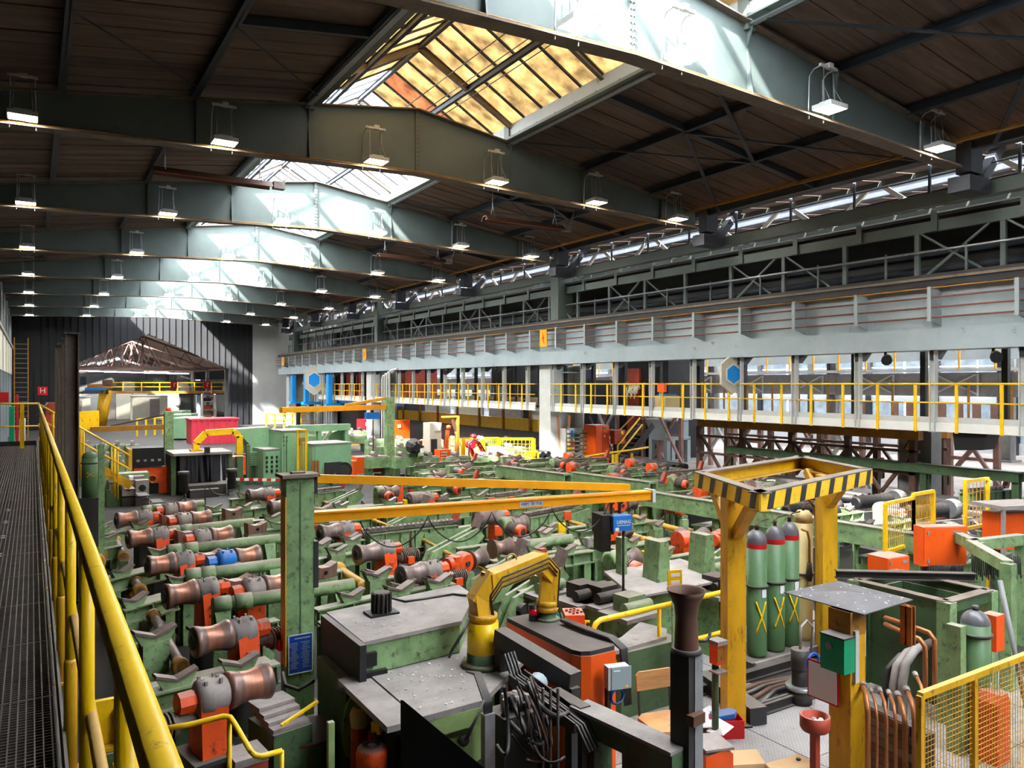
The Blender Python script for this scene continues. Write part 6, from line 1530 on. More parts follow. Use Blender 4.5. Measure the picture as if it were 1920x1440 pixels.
t = thing('ashtray_stand', 'oxide red ashtray bowl on a thin post standing on the chequer plate', 'ashtray', (p.x, p.y, 0.02))
b = MB(); b.lathe([(0, 0.1), (0.2, 0.115), (1, 0.115), (0.99, 0.1), (0.35, 0.095), (0.3, 0.001)], (0, 0, 0.83), (0, 0, 0.95), 22, caps=False); b.lathe([(0, 0.001), (0.01, 0.1)], (0, 0, 0.83), (0, 0, 0.831), 22, caps=False); b.build('bowl', 'rust_orange', t)
b = MB(); b.box((0, 0, 0.41), (0.055, 0.055, 0.84)); b.build('post', 'rust_orange', t)
for k in range(4):
    b = MB(); b.lathe([(0, 0.015), (0.5, 0.03), (1, 0.012)], (-0.05 + k * 0.03, 0.02 - (k % 2) * 0.04, 0.87), (-0.04 + k * 0.03, 0.02 - (k % 2) * 0.04, 0.92), 8); b.build('scrap', 'paper' if k % 2 else 'gearhead', t)
b = MB(); b.box((0, 0, 0.01), (0.25, 0.25, 0.02)); b.build('foot', 'rust_orange', t)
# rubbish by the yellow leg
p = onz(1362, 1378, 0.02)
t = thing('red_bin', 'small red plastic bin holding a blue tray beside the yellow leg', 'bin', (p.x, p.y, 0.02), -0.5)
b = MB()
for (c, s) in (((0, 0, 0.01), (0.3, 0.18, 0.02)), ((0, -0.09, 0.09), (0.3, 0.012, 0.18)), ((0, 0.09, 0.09), (0.3, 0.012, 0.18)), ((-0.15, 0, 0.09), (0.012, 0.18, 0.18)), ((0.15, 0, 0.09), (0.012, 0.18, 0.18))): b.box(c, s)
b.build('bin', 'red', t)
t2 = MB(); t2.prism([(-0.12, -0.06, 0), (0.1, -0.06, 0), (0.14, 0, 0), (0.1, 0.06, 0), (-0.12, 0.06, 0)], (0, 0, 0.05)); o = t2.build('blue_tray', 'blue'); o.location = (p.x - 0.02, p.y + 0.02, 0.2); o.rotation_euler = (0.1, -0.15, -0.5); tag(o, 'blue plastic tray lying on top of the red bin', 'tray')
rnd = random.Random(8)
for k in range(7):
    p = onz(1305 + rnd.uniform(10, 50), 1345 + k * 8, 0.03)
    b = MB(); v = []
    for (x, y) in ((-0.12, -0.09), (0.12, -0.09), (0.12, 0.09), (-0.12, 0.09), (0, 0)): v.append((x, y, rnd.uniform(0, 0.08)))
    b.add(v + [(x, y, z - 0.004) for x, y, z in v], [(0, 1, 4), (1, 2, 4), (2, 3, 4), (3, 0, 4), (6, 5, 9), (7, 6, 9), (8, 7, 9), (5, 8, 9), (0, 5, 6, 1), (1, 6, 7, 2), (2, 7, 8, 3), (3, 8, 5, 0)])
    o = b.build('paper_sheet', 'paper'); o.location = (p.x, p.y, 0.03 + k * 0.02); o.rotation_euler = (0, 0, rnd.uniform(0, 3)); tag(o, 'crumpled white paper, %s from below in the heap left of the red bin' % ORD[k], 'paper', 'crumpled papers beside the red bin')
p = onz(1335, 1440, 0.25)
t = thing('orange_bin', 'orange box with a grey top at the bottom edge beside the cardboard', 'box', (p.x, p.y, 0.02), -0.3)
b = MB(); b.prism([(-0.13, -0.13, 0), (0.13, -0.13, 0), (0.13, -0.13, 0.4), (0.04, -0.13, 0.44), (-0.13, -0.13, 0.4)], (0, 0.28, 0)); b.build('body', 'orange_clean', t)
b = MB(); b.box((0, 0.01, 0.45), (0.27, 0.3, 0.02)); b.build('lid', 'gearhead', t)
p = onz(1408, 1478, 0.2)
t = thing('cardboard_box', 'open cardboard box with spread flaps at the bottom edge of the picture', 'box', (p.x, p.y, 0.02), -0.45)
for (c, s) in (((0, 0, 0.01), (0.42, 0.36, 0.01)), ((0, -0.18, 0.14), (0.42, 0.008, 0.28)), ((0, 0.18, 0.14), (0.42, 0.008, 0.28)), ((-0.21, 0, 0.14), (0.008, 0.36, 0.28)), ((0.21, 0, 0.14), (0.008, 0.36, 0.28))):
    b = MB(); b.box(c, s); b.build('panel', 'card', t)
b = MB(); b.prism([(0.21, -0.18, 0.28), (0.21, 0.18, 0.28), (0.52, 0.2, 0.34), (0.55, 0.0, 0.36), (0.52, -0.16, 0.34)], (0, 0, 0.008)); b.build('flap', 'card', t)
b = MB(); b.prism([(-0.21, 0.18, 0.28), (0.21, 0.18, 0.28), (0.2, 0.34, 0.33), (-0.2, 0.34, 0.33)], (0, 0, 0.008)); b.build('flap', 'card', t)
b = MB(); b.tube((0.47, 0.1, 0.345), (0.47, 0.1, 0.358), 0.02, 12); b.build('punched_hole', 'soot', t)
b = MB(); b.box((-0.02, 0.0, 0.16), (0.3, 0.25, 0.02), 0.3); b.build('paper', 'paper', t)

# ================================================================== green tank frame, pipes, cylinder, brick pier, mesh fence
tk = thing('tank_frame', 'open topped dark green tank in a heavy steel frame at the right', 'tank', (8.6, 5.0, 0))
X0, X1, Y0_, Y1_, ZT = 8.2, 9.05, 4.45, 5.5, 1.3
for (x, y) in ((X0, Y0_), (X1, Y0_), (X0, Y1_), (X1, Y1_)):
    b = MB(); b.span((x - 0.07, y - 0.07, 0), (x + 0.07, y + 0.07, ZT)); b.build('post', 'green', tk, world=True)
for (p, q) in (((X0, Y0_, 0), (X1, Y0_, 0)), ((X0, Y1_, 0), (X1, Y1_, 0)), ((X0, Y0_, 0), (X0, Y1_, 0)), ((X1, Y0_, 0), (X1, Y1_, 0))):
    b = MB(); b.bar(Vector(p) + Vector((0, 0, ZT - 0.06)), Vector(q) + Vector((0, 0, ZT - 0.06)), 0.07, 0.12); b.build('top_rail', 'green_dark', tk, world=True)
    b = MB(); b.bar(Vector(p) + Vector((0, 0, ZT + 0.005)), Vector(q) + Vector((0, 0, ZT + 0.005)), 0.12, 0.012); b.build('rim', 'beam_flange', tk, world=True)
b = MB(); b.span((X0 + 0.14, Y0_ + 0.1, 0.1), (X0 + 0.17, Y1_ - 0.06, ZT - 0.14)); b.span((X0 + 0.1, Y1_ - 0.09, 0.1), (X1, Y1_ - 0.06, ZT - 0.1)); b.span((X1 - 0.06, Y0_, 0.1), (X1 - 0.03, Y1_, ZT - 0.1)); b.build('tank_wall', 'green_dark', tk, world=True)
b = MB(); b.span((X0 + 0.15, Y0_ + 0.1, 0.62), (X1 - 0.05, Y1_ - 0.06, 0.64)); b.build('liquid_floor', 'black', tk, world=True)
b = MB(); b.ibeam((X0 - 0.1, Y1_ + 0.2, ZT + 0.04), (X1 + 0.3, Y1_ - 0.75, ZT + 0.04), 0.1, 0.1, 0.012); b.build('loose_channel', 'soot', tk, world=True)
for k, (z, r, m) in enumerate(((0.72, 0.045, 'gearhead'), (0.66, 0.045, 'gearhead'), (0.6, 0.03, 'hose'))):
    b = MB(); b.path([(X0 + 0.15, 4.7 + k * 0.05, z + 0.05), (X0 - 0.15, 4.7 + k * 0.09, z + 0.03), (X0 - 0.3, 4.72 + k * 0.1, z - 0.1), (X0 - 0.34, 4.73 + k * 0.1, z - 0.3), (X0 - 0.34, 4.73 + k * 0.1, 0.02)], r, 10); b.build('bent_pipe', m, tk, world=True)
p0 = deep(1690, 1160, 6.9)
for k in range(2):
    dx = -k * 18
    b = MB(); b.path([deep(1660, 1158 + k * 12, 7.4), deep(1720 + dx, 1178 + k * 12, 7.0), deep(1742 + dx, 1186 + k * 12, 6.9), deep(1752 + dx, 1200 + k * 12, 6.85), deep(1753 + dx, 1230, 6.85), deep(1753 + dx, 1300, 6.85)], 0.022, 10); o = b.build('copper_pipe', 'copper'); tag(o, ('outer' if k == 0 else 'inner') + ' coppery pipe bending down in front of the green tank', 'pipe', 'coppery pipes by the tank')
bw0, bw1 = onz(1608, 1308, 0.8), onz(1745, 1375, 0.8)
bp_ = thing('brick_pier', 'low sooty brick pier behind the row of coppery pipes', 'brickwork', ((bw0 + bw1) / 2).to_tuple()); bp_.location.z = 0
dv = (bw1 - bw0); Lb = dv.length; dv.normalize(); nb_ = Vector((-dv.y, dv.x, 0)); rz = math.atan2(dv.y, dv.x)
b = MB(); c = (bw0 + bw1) / 2 + nb_ * (-0.0); b.box((c.x, c.y, 0.4), (Lb, 0.1, 0.8), rz); b.build('core', 'soot', bp_, world=True)
bm_ = {k: None for k in 'ab'}
for k in 'ab':
    q = MB(); q.box((0, 0, 0), (0.205, 0.12, 0.062)); bm_[k] = q.mesh('brick', 'brick_' + k)
rnd = random.Random(2)
nc = int(Lb / 0.215)
for r in range(11):
    for c_i in range(nc):
        u = (c_i + 0.5 + (0.25 if r % 2 else -0.2)) * 0.215
        if u < 0.1 or u > Lb - 0.1: continue
        P = bw0 + dv * u + nb_ * 0.0
        place('brick', bm_['a' if rnd.random() < 0.6 else 'b'], bp_, (P.x - bp_.location.x, P.y - bp_.location.y, 0.04 + r * 0.072), (0, 0, rz + rnd.uniform(-0.01, 0.01)))
for k in range(7):
    x = 1627 + k * 17.5; dpt = 6.1 - k * 0.02; y = [1318, 1330, 1330, 1335, 1340, 1330, 1300][k]
    r = [0.022, 0.011, 0.014, 0.014, 0.02, 0.02, 0.014][k]
    e = deep(x, y, dpt)
    t = thing('upright_pipe', 'coppery bent-top pipe before the brick pier, %s from the left' % ORD[k], 'pipe', (e.x, e.y, 0), 0, 'upright pipes before the brick pier')
    b = MB(); b.path([(0, 0, 0), (0, 0, e.z - 0.08), (0.02, 0.02, e.z - 0.02), (0.07, 0.06, e.z + 0.02), (0.22, 0.2, e.z + 0.05)], r, 10); b.build('pipe', 'copper', t)
    b = MB(); b.lathe([(0, r * 1.5), (1, r * 1.5)], (0.17, 0.155, e.z + 0.04), (0.22, 0.2, e.z + 0.05), 8); b.build('union_nut', 'gearhead', t)
p = deep(1829, 1145, 7.5)
t = thing('pressure_vessel', 'green pressure cylinder with grey domed top strapped to a green channel at the right', 'cylinder', (p.x, p.y, 0))
b = MB(); b.lathe([(0, 0.13), (1, 0.13)], (0, 0, 0), (0, 0, p.z - 0.12), 24); b.build('body', 'green_clean', t)
b = MB(); b.dome((0, 0, p.z - 0.12), 0.13, 0.13, 24); b.build('dome', 'dome_grey', t); b = MB(); b.tube((0, 0, p.z - 0.01), (0, 0, p.z + 0.05), 0.03, 10); b.build('valve', 'soot', t)
b = MB(); b.path([(0.14 * math.cos(a * PI / 8), 0.14 * math.sin(a * PI / 8), p.z - 0.22) for a in range(17)], 0.014, 6); b.build('chain_strap', 'soot', t)
b = MB(); b.box((-0.2, 0.08, (p.z - 0.1) / 2), (0.1, 0.14, p.z - 0.15)); b.build('channel', 'green', t)
b = MB(); b.box((0.06, -0.118, p.z - 0.75), (0.05, 0.006, 0.12), 0.4); b.build('paper_label', 'paper', t)
p = deep(1862, 1180, 7.75)
t = thing('small_orange_box', 'small orange box with a dusty top behind the green pressure cylinder', 'box', (p.x, p.y, 0))
b = MB(); b.box((0, 0, p.z - 0.02), (0.16, 0.14, 0.36)); b.build('case', 'orange_clean', t); b = MB(); b.box((0, 0.05, (p.z - 0.2) / 2), (0.05, 0.05, p.z - 0.2)); b.build('post', 'green_dark', t)
p = deep(1862, 1300, 7.3)
t = thing('orange_drum', 'orange fire bucket like housing behind the yellow mesh fence', 'housing', (p.x, p.y, 0))
b = MB(); b.box((0, 0, 0.3), (0.22, 0.2, 0.6)); b.prism([(-0.11, -0.1, 0.6), (0.11, -0.1, 0.6), (0.06, -0.1, 0.68), (-0.06, -0.1, 0.68)], (0, 0.2, 0)); b.build('case', 'orange', t)
mf = thing('mesh_fence', 'yellow framed wire mesh fence panel in the bottom right corner', 'fence', (6.6, 3.35, 0))
FX0, FX1, FZ = 5.8, 8.6, 1.2
for (p, q) in (((FX0, 3.35, 0.05), (FX0, 3.35, FZ)), ((FX0 + 0.78, 3.35, 0.05), (FX0 + 0.78, 3.35, FZ)), ((FX0 + 1.8, 3.35, 0.05), (FX0 + 1.8, 3.35, FZ))):
    b = MB(); b.bar(p, q, 0.045, 0.045); b.build('post', 'yellow_dirty', mf, world=True)
b = MB(); b.bar((FX0, 3.35, FZ), (FX1, 3.35, FZ), 0.05, 0.05); b.build('top_rail', 'yellow_dirty', mf, world=True)
b = MB(); b.bar((FX0, 3.35, 0.06), (FX1, 3.35, 0.06), 0.045, 0.045); b.build('bottom_rail', 'yellow_dirty', mf, world=True)
b = MB(); n = 64
for k in range(n): b.bar((FX0 + (k + .5) * (FX1 - FX0) / n, 3.35, 0.06), (FX0 + (k + .5) * (FX1 - FX0) / n, 3.35, FZ), 0.004, 0.004)
for k in range(26): b.bar((FX0, 3.354, 0.08 + k * 0.0435), (FX1, 3.354, 0.08 + k * 0.0435), 0.004, 0.004)
b.build('wire_mesh', 'yellow_dirty', mf, world=True, kind='stuff')

# ================================================================== cabinets and guards at the right edge
def cabinet(px, py0, py1, dp, w, d, rz, m, lab, name='switch_cabinet', stand=True, extra=None):
    p = deep(px, py0, dp); z1 = p.z; z0 = max(0, deep(px, py1, dp).z)
    t = thing(name, lab, 'cabinet', (p.x, p.y, 0), rz)
    b = MB(); b.box((0, 0, (z0 + z1) / 2), (w, d, z1 - z0)); b.build('body', m, t)
    b = MB(); b.box((0, -d / 2 - 0.008, (z0 + z1) / 2), (w * 0.97, 0.016, (z1 - z0) * 0.97)); dr = b.build('door', m, t)
    b = MB(); b.box((-w * 0.4, -d / 2 - 0.022, z1 - (z1 - z0) * 0.15), (0.03, 0.015, 0.05)); b.box((-w * 0.4, -d / 2 - 0.022, z0 + (z1 - z0) * 0.15), (0.03, 0.015, 0.05)); b.build('lock', 'grey', dr)
    b = MB(); b.box((w * 0.28, -d / 2 - 0.02, z1 - (z1 - z0) * 0.16), (w * 0.24, 0.006, (z1 - z0) * 0.09)); b.build('nameplate', 'gearhead', dr)
    if stand and z0 > 0.1:
        for s in (-1, 1):
            b = MB(); b.box((s * w * 0.35, 0, z0 / 2), (0.07, 0.07, z0)); b.build('leg', 'green_dark', t)
    return t
oc2 = cabinet(1762, 985, 1058, 10.8, 0.66, 0.2, -0.42, 'orange_clean', 'large bright orange switch cabinet at the right, above a tangle of cables')
cabinet(1665, 1040, 1100, 10.3, 0.42, 0.3, -0.1, 'orange_clean', 'smaller orange cabinet left of the large one, behind the green tank')
cabinet(1895, 958, 1025, 11.6, 0.75, 0.3, -0.3, 'orange_clean', 'orange cabinet in a grey frame at the right edge', 'framed_cabinet')
p = deep(1895, 958, 11.55)
t = thing('cabinet_frame', 'grey steel frame round the orange cabinet at the right edge', 'frame', (p.x, p.y, 0), -0.3)
for x in (-0.4, 0.12, 0.42):
    b = MB(); b.box((x, -0.24, p.z / 2 + 0.05), (0.05, 0.04, p.z + 0.1)); b.build('post', 'gearhead', t)
b = MB(); b.box((0, -0.0, p.z + 0.1), (0.9, 0.55, 0.05)); b.build('roof', 'gearhead', t)
def guard(p, q, z0, z1, lab, n=14):
    t = thing('wire_fence', lab, 'fence', ((p + q) / 2).to_tuple()); t.location.z = 0
    P = [Vector((p.x, p.y, z0)), Vector((q.x, q.y, z0)), Vector((q.x, q.y, z1)), Vector((p.x, p.y, z1))]
    for i in range(4):
        b = MB(); b.bar(P[i], P[(i + 1) % 4], 0.05, 0.05); b.build('frame_bar', 'yellow', t, world=True)
    for e in (p, q):
        b = MB(); b.bar((e.x, e.y, 0), (e.x, e.y, z0), 0.05, 0.05); b.build('post', 'yellow', t, world=True)
    b = MB()
    for k in range(1, n):
        e = P[0].lerp(P[1], k / n); b.bar(e, Vector((e.x, e.y, z1)), 0.008, 0.008)
    for k in range(1, 4):
        b.bar(P[0].lerp(P[3], k / 4), P[1].lerp(P[2], k / 4), 0.008, 0.008)
    b.build('wire_infill', 'yellow_dirty', t, world=True, kind='stuff')
    return t
guard(deep(1660, 1000, 11.2), deep(1712, 990, 11.8), 1.15, 1.85, 'yellow wire guard panel left of the large orange cabinet')
guard(deep(1712, 990, 11.8), deep(1750, 985, 12.2), 1.1, 1.9, 'second yellow wire guard panel behind the large orange cabinet')
guard(deep(1810, 980, 12.2), deep(1852, 975, 12.6), 1.3, 2.05, 'yellow wire guard gate between the two large orange cabinets', 6)
gf = thing('green_gantry', 'pale green post and beam gantry over cables at the right edge', 'frame', deep(1860, 1100, 9.4).to_tuple()); gf.location.z = 0
for (x, dp_) in ((1890, 9.0), (1835, 10.2), (1916, 10.6)):
    e = deep(x, 1060, dp_); b = MB(); b.bar((e.x, e.y, 0), (e.x, e.y, 1.5), 0.13, 0.13); b.build('post', 'green', gf, world=True)
for (p, q) in (((1890, 9.0), (1820, 10.2)), ((1820, 10.2), (1916, 10.6)), ((1830, 10.2), (1780, 11.0))):
    e, f = deep(p[0], 1060, p[1]), deep(q[0], 1060, q[1]); e.z = f.z = 1.46; b = MB(); b.bar(e, f, 0.12, 0.14); b.build('beam', 'green', gf, world=True)
for k in range(26):
    e = deep(1822 + k * 3.6, 1075, 9.9 + 0.02 * (k % 5)); b = MB(); b.path([(e.x, e.y, 1.38), (e.x + 0.01, e.y, 1.25), (e.x + 0.03, e.y, 1.12 - 0.03 * (k % 3))], 0.009, 5); b.build('cable', 'hose', gf, world=True)
for k in range(24):
    e = deep(1732 + k * 3.2, 1062, 10.7 - 0.02 * k); z = e.z; b = MB(); b.path([(e.x, e.y, z + 0.02), (e.x + 0.02, e.y + 0.02, z - 0.12), (e.x + 0.05, e.y + 0.05, z - 0.25 - 0.03 * (k % 3))], 0.01, 5); b.build('cable', 'hose', oc2, world=True)
b = MB(); e = deep(1875, 1090, 8.2); b.tube((e.x, e.y, 1.5), (e.x + 0.1, e.y - 0.25, 0), 0.025, 10); tag(b.build('leaning_pipe', 'grey'), 'long grey pipe leaning against the pale green gantry', 'pipe')
# green machinery behind the railing (welding table, buffers)
wt = thing('welding_table', 'grey topped green bench behind the yellow tube railing', 'bench', (6.7, 7.3, 0))
b = MB(); b.prism([onz(1140, 1232, 0.72), onz(1160, 1205, 0.72), onz(1200, 1172, 0.72), onz(1250, 1185, 0.72), onz(1250, 1200, 0.72)], (0, 0, 0.04)); b.build('top', 'table_top', wt, world=True)
c = onz(1200, 1202, 0.72); b = MB(); b.box((c.x, c.y, 0.36), (0.9, 0.42, 0.72)); b.build('body', 'green_dark', wt, world=True)
t = thing('inlet_trough', 'wide green trough with a dusty tray behind the yellow railing', 'trough', onz(1230, 1100, 0.8).to_tuple()); t.location.z = 0
c = t.location
b = MB(); b.box((0, 0, 0.42), (1.7, 0.9, 0.84)); b.build('body', 'green', t)
b = MB(); b.prism([(-0.95, -0.65, 0.92), (0.85, -0.65, 0.92), (0.85, 0.4, 0.98), (-0.6, 0.4, 0.98)], (0, 0, 0.03)); b.build('tray', 'table_top', t)
for x in (-0.3, 0.55):
    b = MB(); b.prism([(x, -0.35, 0.9), (x + 0.24, -0.35, 0.9), (x + 0.2, -0.35, 1.5), (x + 0.05, -0.35, 1.5)], (0, 0.3, 0)); b.build('upright', 'green', t)
b = MB(); b.box((-0.45, 0.2, 1.2), (0.1, 0.12, 0.6)); b.build('upright', 'green', t)
p = deep(1265, 1088, 8.3)
t = thing('notice_board', 'yellow board with two blank white strips behind the funnel', 'sign', (p.x, p.y, 0))
b = MB(); b.box((0, 0, p.z), (0.18, 0.012, 0.22), -0.2); b.build('board', 'yellow', t)
for s in (0.06, -0.02):
    b = MB(); b.box((0, -0.01, p.z + s), (0.11, 0.004, 0.035), -0.2); b.build('strip', 'paper', t)
b = MB(); b.tube((0, 0.03, 0), (0, 0.03, p.z), 0.015, 6); b.build('post', 'green', t)
for i, (x, y) in enumerate(((1130, 1130), (1180, 1150), (1090, 1125), (1330, 1075), (1345, 1110), (1020, 1110))):
    c = onz(x, y, 0.8)
    t = thing('machine_pedestal', 'green machine pedestal with bolted grey top, %s behind the cable arm and railing' % ORD[i], 'pedestal', (c.x, c.y, 0), 0.1)
    b = MB(); b.prism([(-0.28, -0.22, 0), (0.28, -0.22, 0), (0.2, -0.2, 0.78), (-0.2, -0.2, 0.78)], (0, 0.42, 0)); b.build('body', 'green', t)
    b = MB(); b.box((0, 0, 0.8), (0.6, 0.5, 0.05)); b.build('top_plate', 'table_top', t)
    b = MB(); b.box((0.05, 0.05, 0.92), (0.3, 0.26, 0.2)); b.tube((-0.2, -0.1, 0.9), (0.25, -0.1, 0.9), 0.07, 12); b.build('bearing', 'green' if i % 2 else 'soot', t)
# ================================================================== middle ground: cabinets, presses, cranes
def std(px, yb): p = onz(px, yb, 0.0); return p, p.x * _S + p.y * _C
def blk(t, c, s, name, m, rz=0.0):
    b = MB(); b.box(c, s, rz); return b.build(name, m, t)
def obj_at(name, lab, cat, px, yb, rz=0.0, group=None):
    p, d = std(px, yb); return thing(name, lab, cat, (p.x, p.y, 0), rz, group), d
def H(y, d): return EYE - (y - 720) / FPX * d
# --- green furnace / control cabinets
t, d = obj_at('hopper_cabinet', 'green cabinet with a slanting hopper plate behind the striped tape', 'cabinet', 468, 905)
w = d / FPX
blk(t, (0.2, 0.2, H(850, d) / 2), (62 * w, 0.8, H(850, d)), 'base', 'green_dark')
b = MB(); b.prism([(-26 * w, 0, H(804, d)), (36 * w, 0, H(802, d)), (36 * w, 0, H(850, d)), (2 * w, 0, H(850, d))], (0, 0.8, 0)); b.build('hopper', 'mint', t)
b = MB(); b.prism([(-34 * w, -0.1, H(803, d)), (-28 * w, -0.1, H(803, d)), (-2 * w, -0.1, H(832, d)), (-4 * w, -0.1, H(838, d))], (0, 0.2, 0)); b.build('slanting_plate', 'soot', t)
blk(t, (2 * w, -0.42, H(858, d)), (18 * w, 0.03, 26 * w), 'vent', 'mint')
for k in range(6): blk(t, (2 * w, -0.44, H(848 + k * 4, d)), (15 * w, 0.02, 1.2 * w), 'louvre', 'green_dark')
blk(t, (-10 * w, -0.6, H(850, d) / 2), (0.12, 0.12, H(790, d) * 0.8), 'side_post', 'green_dark')
for (px, yt, yb, wp, lab, nm) in ((506, 843, 908, 32, 'low green control cabinet with small black instruments', 'control_cabinet'), (550, 808, 906, 52, 'tall green cabinet with a dark screen, tallest of the group', 'tall_cabinet'), (618, 832, 908, 78, 'wide green machine housing with a black panel in front', 'machine_housing')):
    t, d = obj_at(nm, lab, 'cabinet', px, yb, 0.1); w = d / FPX; h = H(yt, d)
    blk(t, (0, 0.45, h / 2), (wp * w, 1.3, h), 'body', 'mint')
    blk(t, (0, 0.45, h + 0.02), (wp * w * 1.02, 1.35, 0.04), 'roof', 'table_top')
    dr = blk(t, (0.02, -0.22, h * 0.52), (wp * w * 0.9, 0.03, h * 0.88), 'door', 'mint')
    if nm == 'control_cabinet':
        for i in range(3):
            for j in range(4): blk(t, (-0.2 + i * 0.18, -0.25, h * (0.4 + j * 0.13)), (0.07, 0.03, 0.09), 'instrument', 'black')
    elif nm == 'tall_cabinet':
        blk(t, (0.2, -0.26, h * 0.8), (0.32, 0.05, 0.28), 'screen', 'soot'); blk(t, (-0.35, -0.25, h * 0.55), (0.03, 0.02, h * 0.7), 'door_gap', 'green_dark')
        for i in range(5): blk(t, (-0.45 + (i % 2) * 0.12, -0.25, h * (0.9 - (i // 2) * 0.08)), (0.04, 0.02, 0.04), 'button', 'black')
    else:
        blk(t, (-0.1, -0.5, h * 0.44), (0.62, 0.06, 0.4), 'black_panel', 'dark'); blk(t, (-0.1, -0.4, h * 0.18), (0.1, 0.1, h * 0.36), 'panel_stand', 'soot')
        b = MB(); b.lathe([(0, 0.3), (1, 0.3)], (0.42, -0.24, h * 0.34), (0.42, -0.34, h * 0.34), 18); b.build('black_wheel', 'black', t)
        b = MB(); b.lathe([(0, 0.2), (1, 0.2)], (0.42, -0.34, h * 0.34), (0.42, -0.36, h * 0.34), 18); b.build('wheel_hub', 'soot', t)
        for k in range(3): blk(t, (-0.75 + k * 0.1, -0.25, h * 0.35), (0.07, 0.04, 0.8), 'heat_slot', 'copper')
t, d = obj_at('portal_frame', 'green portal with a bracing strut behind the tall cabinets', 'frame', 600, 893); w = d / FPX
blk(t, (0, 0, H(802, d)), (115 * w, 0.3, 12 * w), 'lintel', 'mint')
for x in (-55, -2, 50): blk(t, (x * w, 0, H(802, d) / 2), (7 * w, 0.25, H(802, d)), 'post', 'mint')
b = MB(); b.bar((-2 * w, -0.2, H(834, d)), (18 * w, -0.2, H(808, d)), 0.1, 0.1); b.build('strut', 'green', t)
b = MB(); b.prism([(20 * w, 0.2, H(815, d)), (46 * w, 0.2, H(806, d)), (62 * w, 0.2, H(820, d)), (62 * w, 0.2, 0), (20 * w, 0.2, 0)], (0, 0.4, 0)); b.build('shroud', 'mint', t)
t, d = obj_at('small_guard', 'narrow yellow wire guard in front of the tall green cabinet', 'guard', 566, 912); w = d / FPX
for x in (-8, 8): blk(t, (x * w, 0, 1.0), (0.06, 0.06, 2.0), 'post', 'yellow')
for z in (0.3, 1.97): blk(t, (0, 0, z), (16 * w, 0.05, 0.06), 'rail', 'yellow')
for k in range(5): blk(t, ((-6 + k * 3) * w, 0, 1.1), (0.015, 0.02, 1.7), 'wire', 'yellow')
t, d = obj_at('orange_chest', 'wide bright orange metal chest right of the green cabinets', 'cabinet', 695, 896); w = d / FPX; h = H(858, d)
blk(t, (0, 0.3, h / 2 + 0.1), (56 * w, 0.7, h - 0.2), 'body', 'orange_clean'); blk(t, (0, 0.3, h + 0.02), (56 * w, 0.72, 0.04), 'lid', 'orange_clean'); blk(t, (-31 * w, 0.2, h * 0.5), (8 * w, 0.5, h * 0.75), 'side_box', 'orange_clean')
# striped barrier tape
t, d = obj_at('barrier_tape', 'red and white barrier tape stretched between posts left of the crane post', 'tape', 478, 925); w = d / FPX; z = H(899, d)
for k in range(12):
    blk(t, ((-48 + k * 8.2) * w, 0, z - 0.012 * (k - 5.5)), (8.2 * w, 0.01, 0.09), 'red_stripe' if k % 2 else 'white_stripe', 'red' if k % 2 else 'white')
for x in (-48, 48): blk(t, (x * w, 0, z / 2), (0.05, 0.05, z + 0.1), 'post', 'dark')
# --- black curtained press with green roof, yellow duct arch, orange box
t, d = obj_at('curtained_press', 'press enclosed by black rubber curtain strips under a green roof', 'press', 380, 926); w = d / FPX; h = H(852, d)
blk(t, (0, 0.7, h + 0.03), (104 * w, 1.7, 0.08), 'roof', 'table_top'); blk(t, (-0.2, 0.9, h * 0.5), (84 * w, 1.1, h * 0.98), 'core', 'black')
rnd = random.Random(6)
for k in range(13):
    if k == 6: continue
    b = MB(); x0 = (-40 + k * 6.6) * w; q = [(x0, 0, h), (x0 + 6.2 * w, 0, h), (x0 + 6.2 * w + rnd.uniform(-.05, .12), rnd.uniform(-.1, .1), h * 0.3), (x0 + rnd.uniform(-.05, .1), rnd.uniform(-.1, .1), h * 0.3)]
    b.prism(q, (0, 0.015, 0)); b.build('curtain_strip', 'curtain', t)
for x in (-50, 50): blk(t, (x * w, 0.1, h / 2), (0.14, 0.14, h), 'post', 'green_dark')
b = MB(); b.box((0, -0.3, h * 0.14), (70 * w, 0.7, h * 0.28)); b.box((-0.1, -0.7, h * 0.1), (50 * w, 0.5, h * 0.2)); b.build('bed', 'soot', t)
for x in (-0.7, 0.75):
    b = MB(); b.lathe([(0, 0.14), (0.8, 0.14), (0.82, 0.17), (1, 0.17)], (x, -0.75, 0.2), (x, -0.75, 0.85), 12); b.build('guide_column', 'soot', t)
b = MB(); b.box((0.1, -0.2, h + 0.16), (0.16, 0.16, 0.2)); b.build('motor', 'dark', t)
t2 = thing('yellow_duct', 'yellow arched duct rising from the black curtained press', 'duct', t.location.to_tuple(), 0)
P = [(-6, 846), (-6, 833), (12, 814), (62, 812), (74, 822), (74, 858)]
for i in range(5):
    a, c = P[i], P[i + 1]; b = MB(); b.bar((a[0] * w, 0.6, H(a[1], d)), (c[0] * w, 0.6, H(c[1], d)), 0.2, 0.2, (0, 1, 0)); b.build('duct_section', 'yellow', t2)
blk(t2, (-6 * w, 0.6, H(849, d)), (0.36, 0.36, 0.16), 'flange', 'yellow_dirty'); blk(t2, (74 * w, 0.6, H(868, d) / 2), (0.2, 0.2, H(856, d)), 'far_leg', 'green_dark')
t, d = obj_at('striped_orange_box', 'orange box with worn grey patches right of the black curtains', 'cabinet', 443, 915); w = d / FPX
blk(t, (0, 0.2, H(873, d)), (32 * w, 0.6, 34 * w), 'body', 'orange'); blk(t, (-6 * w, -0.11, H(872, d)), (7 * w, 0.02, 25 * w), 'worn_patch', 'gearhead'); blk(t, (7 * w, -0.11, H(872, d)), (9 * w, 0.02, 22 * w), 'worn_patch', 'gearhead')
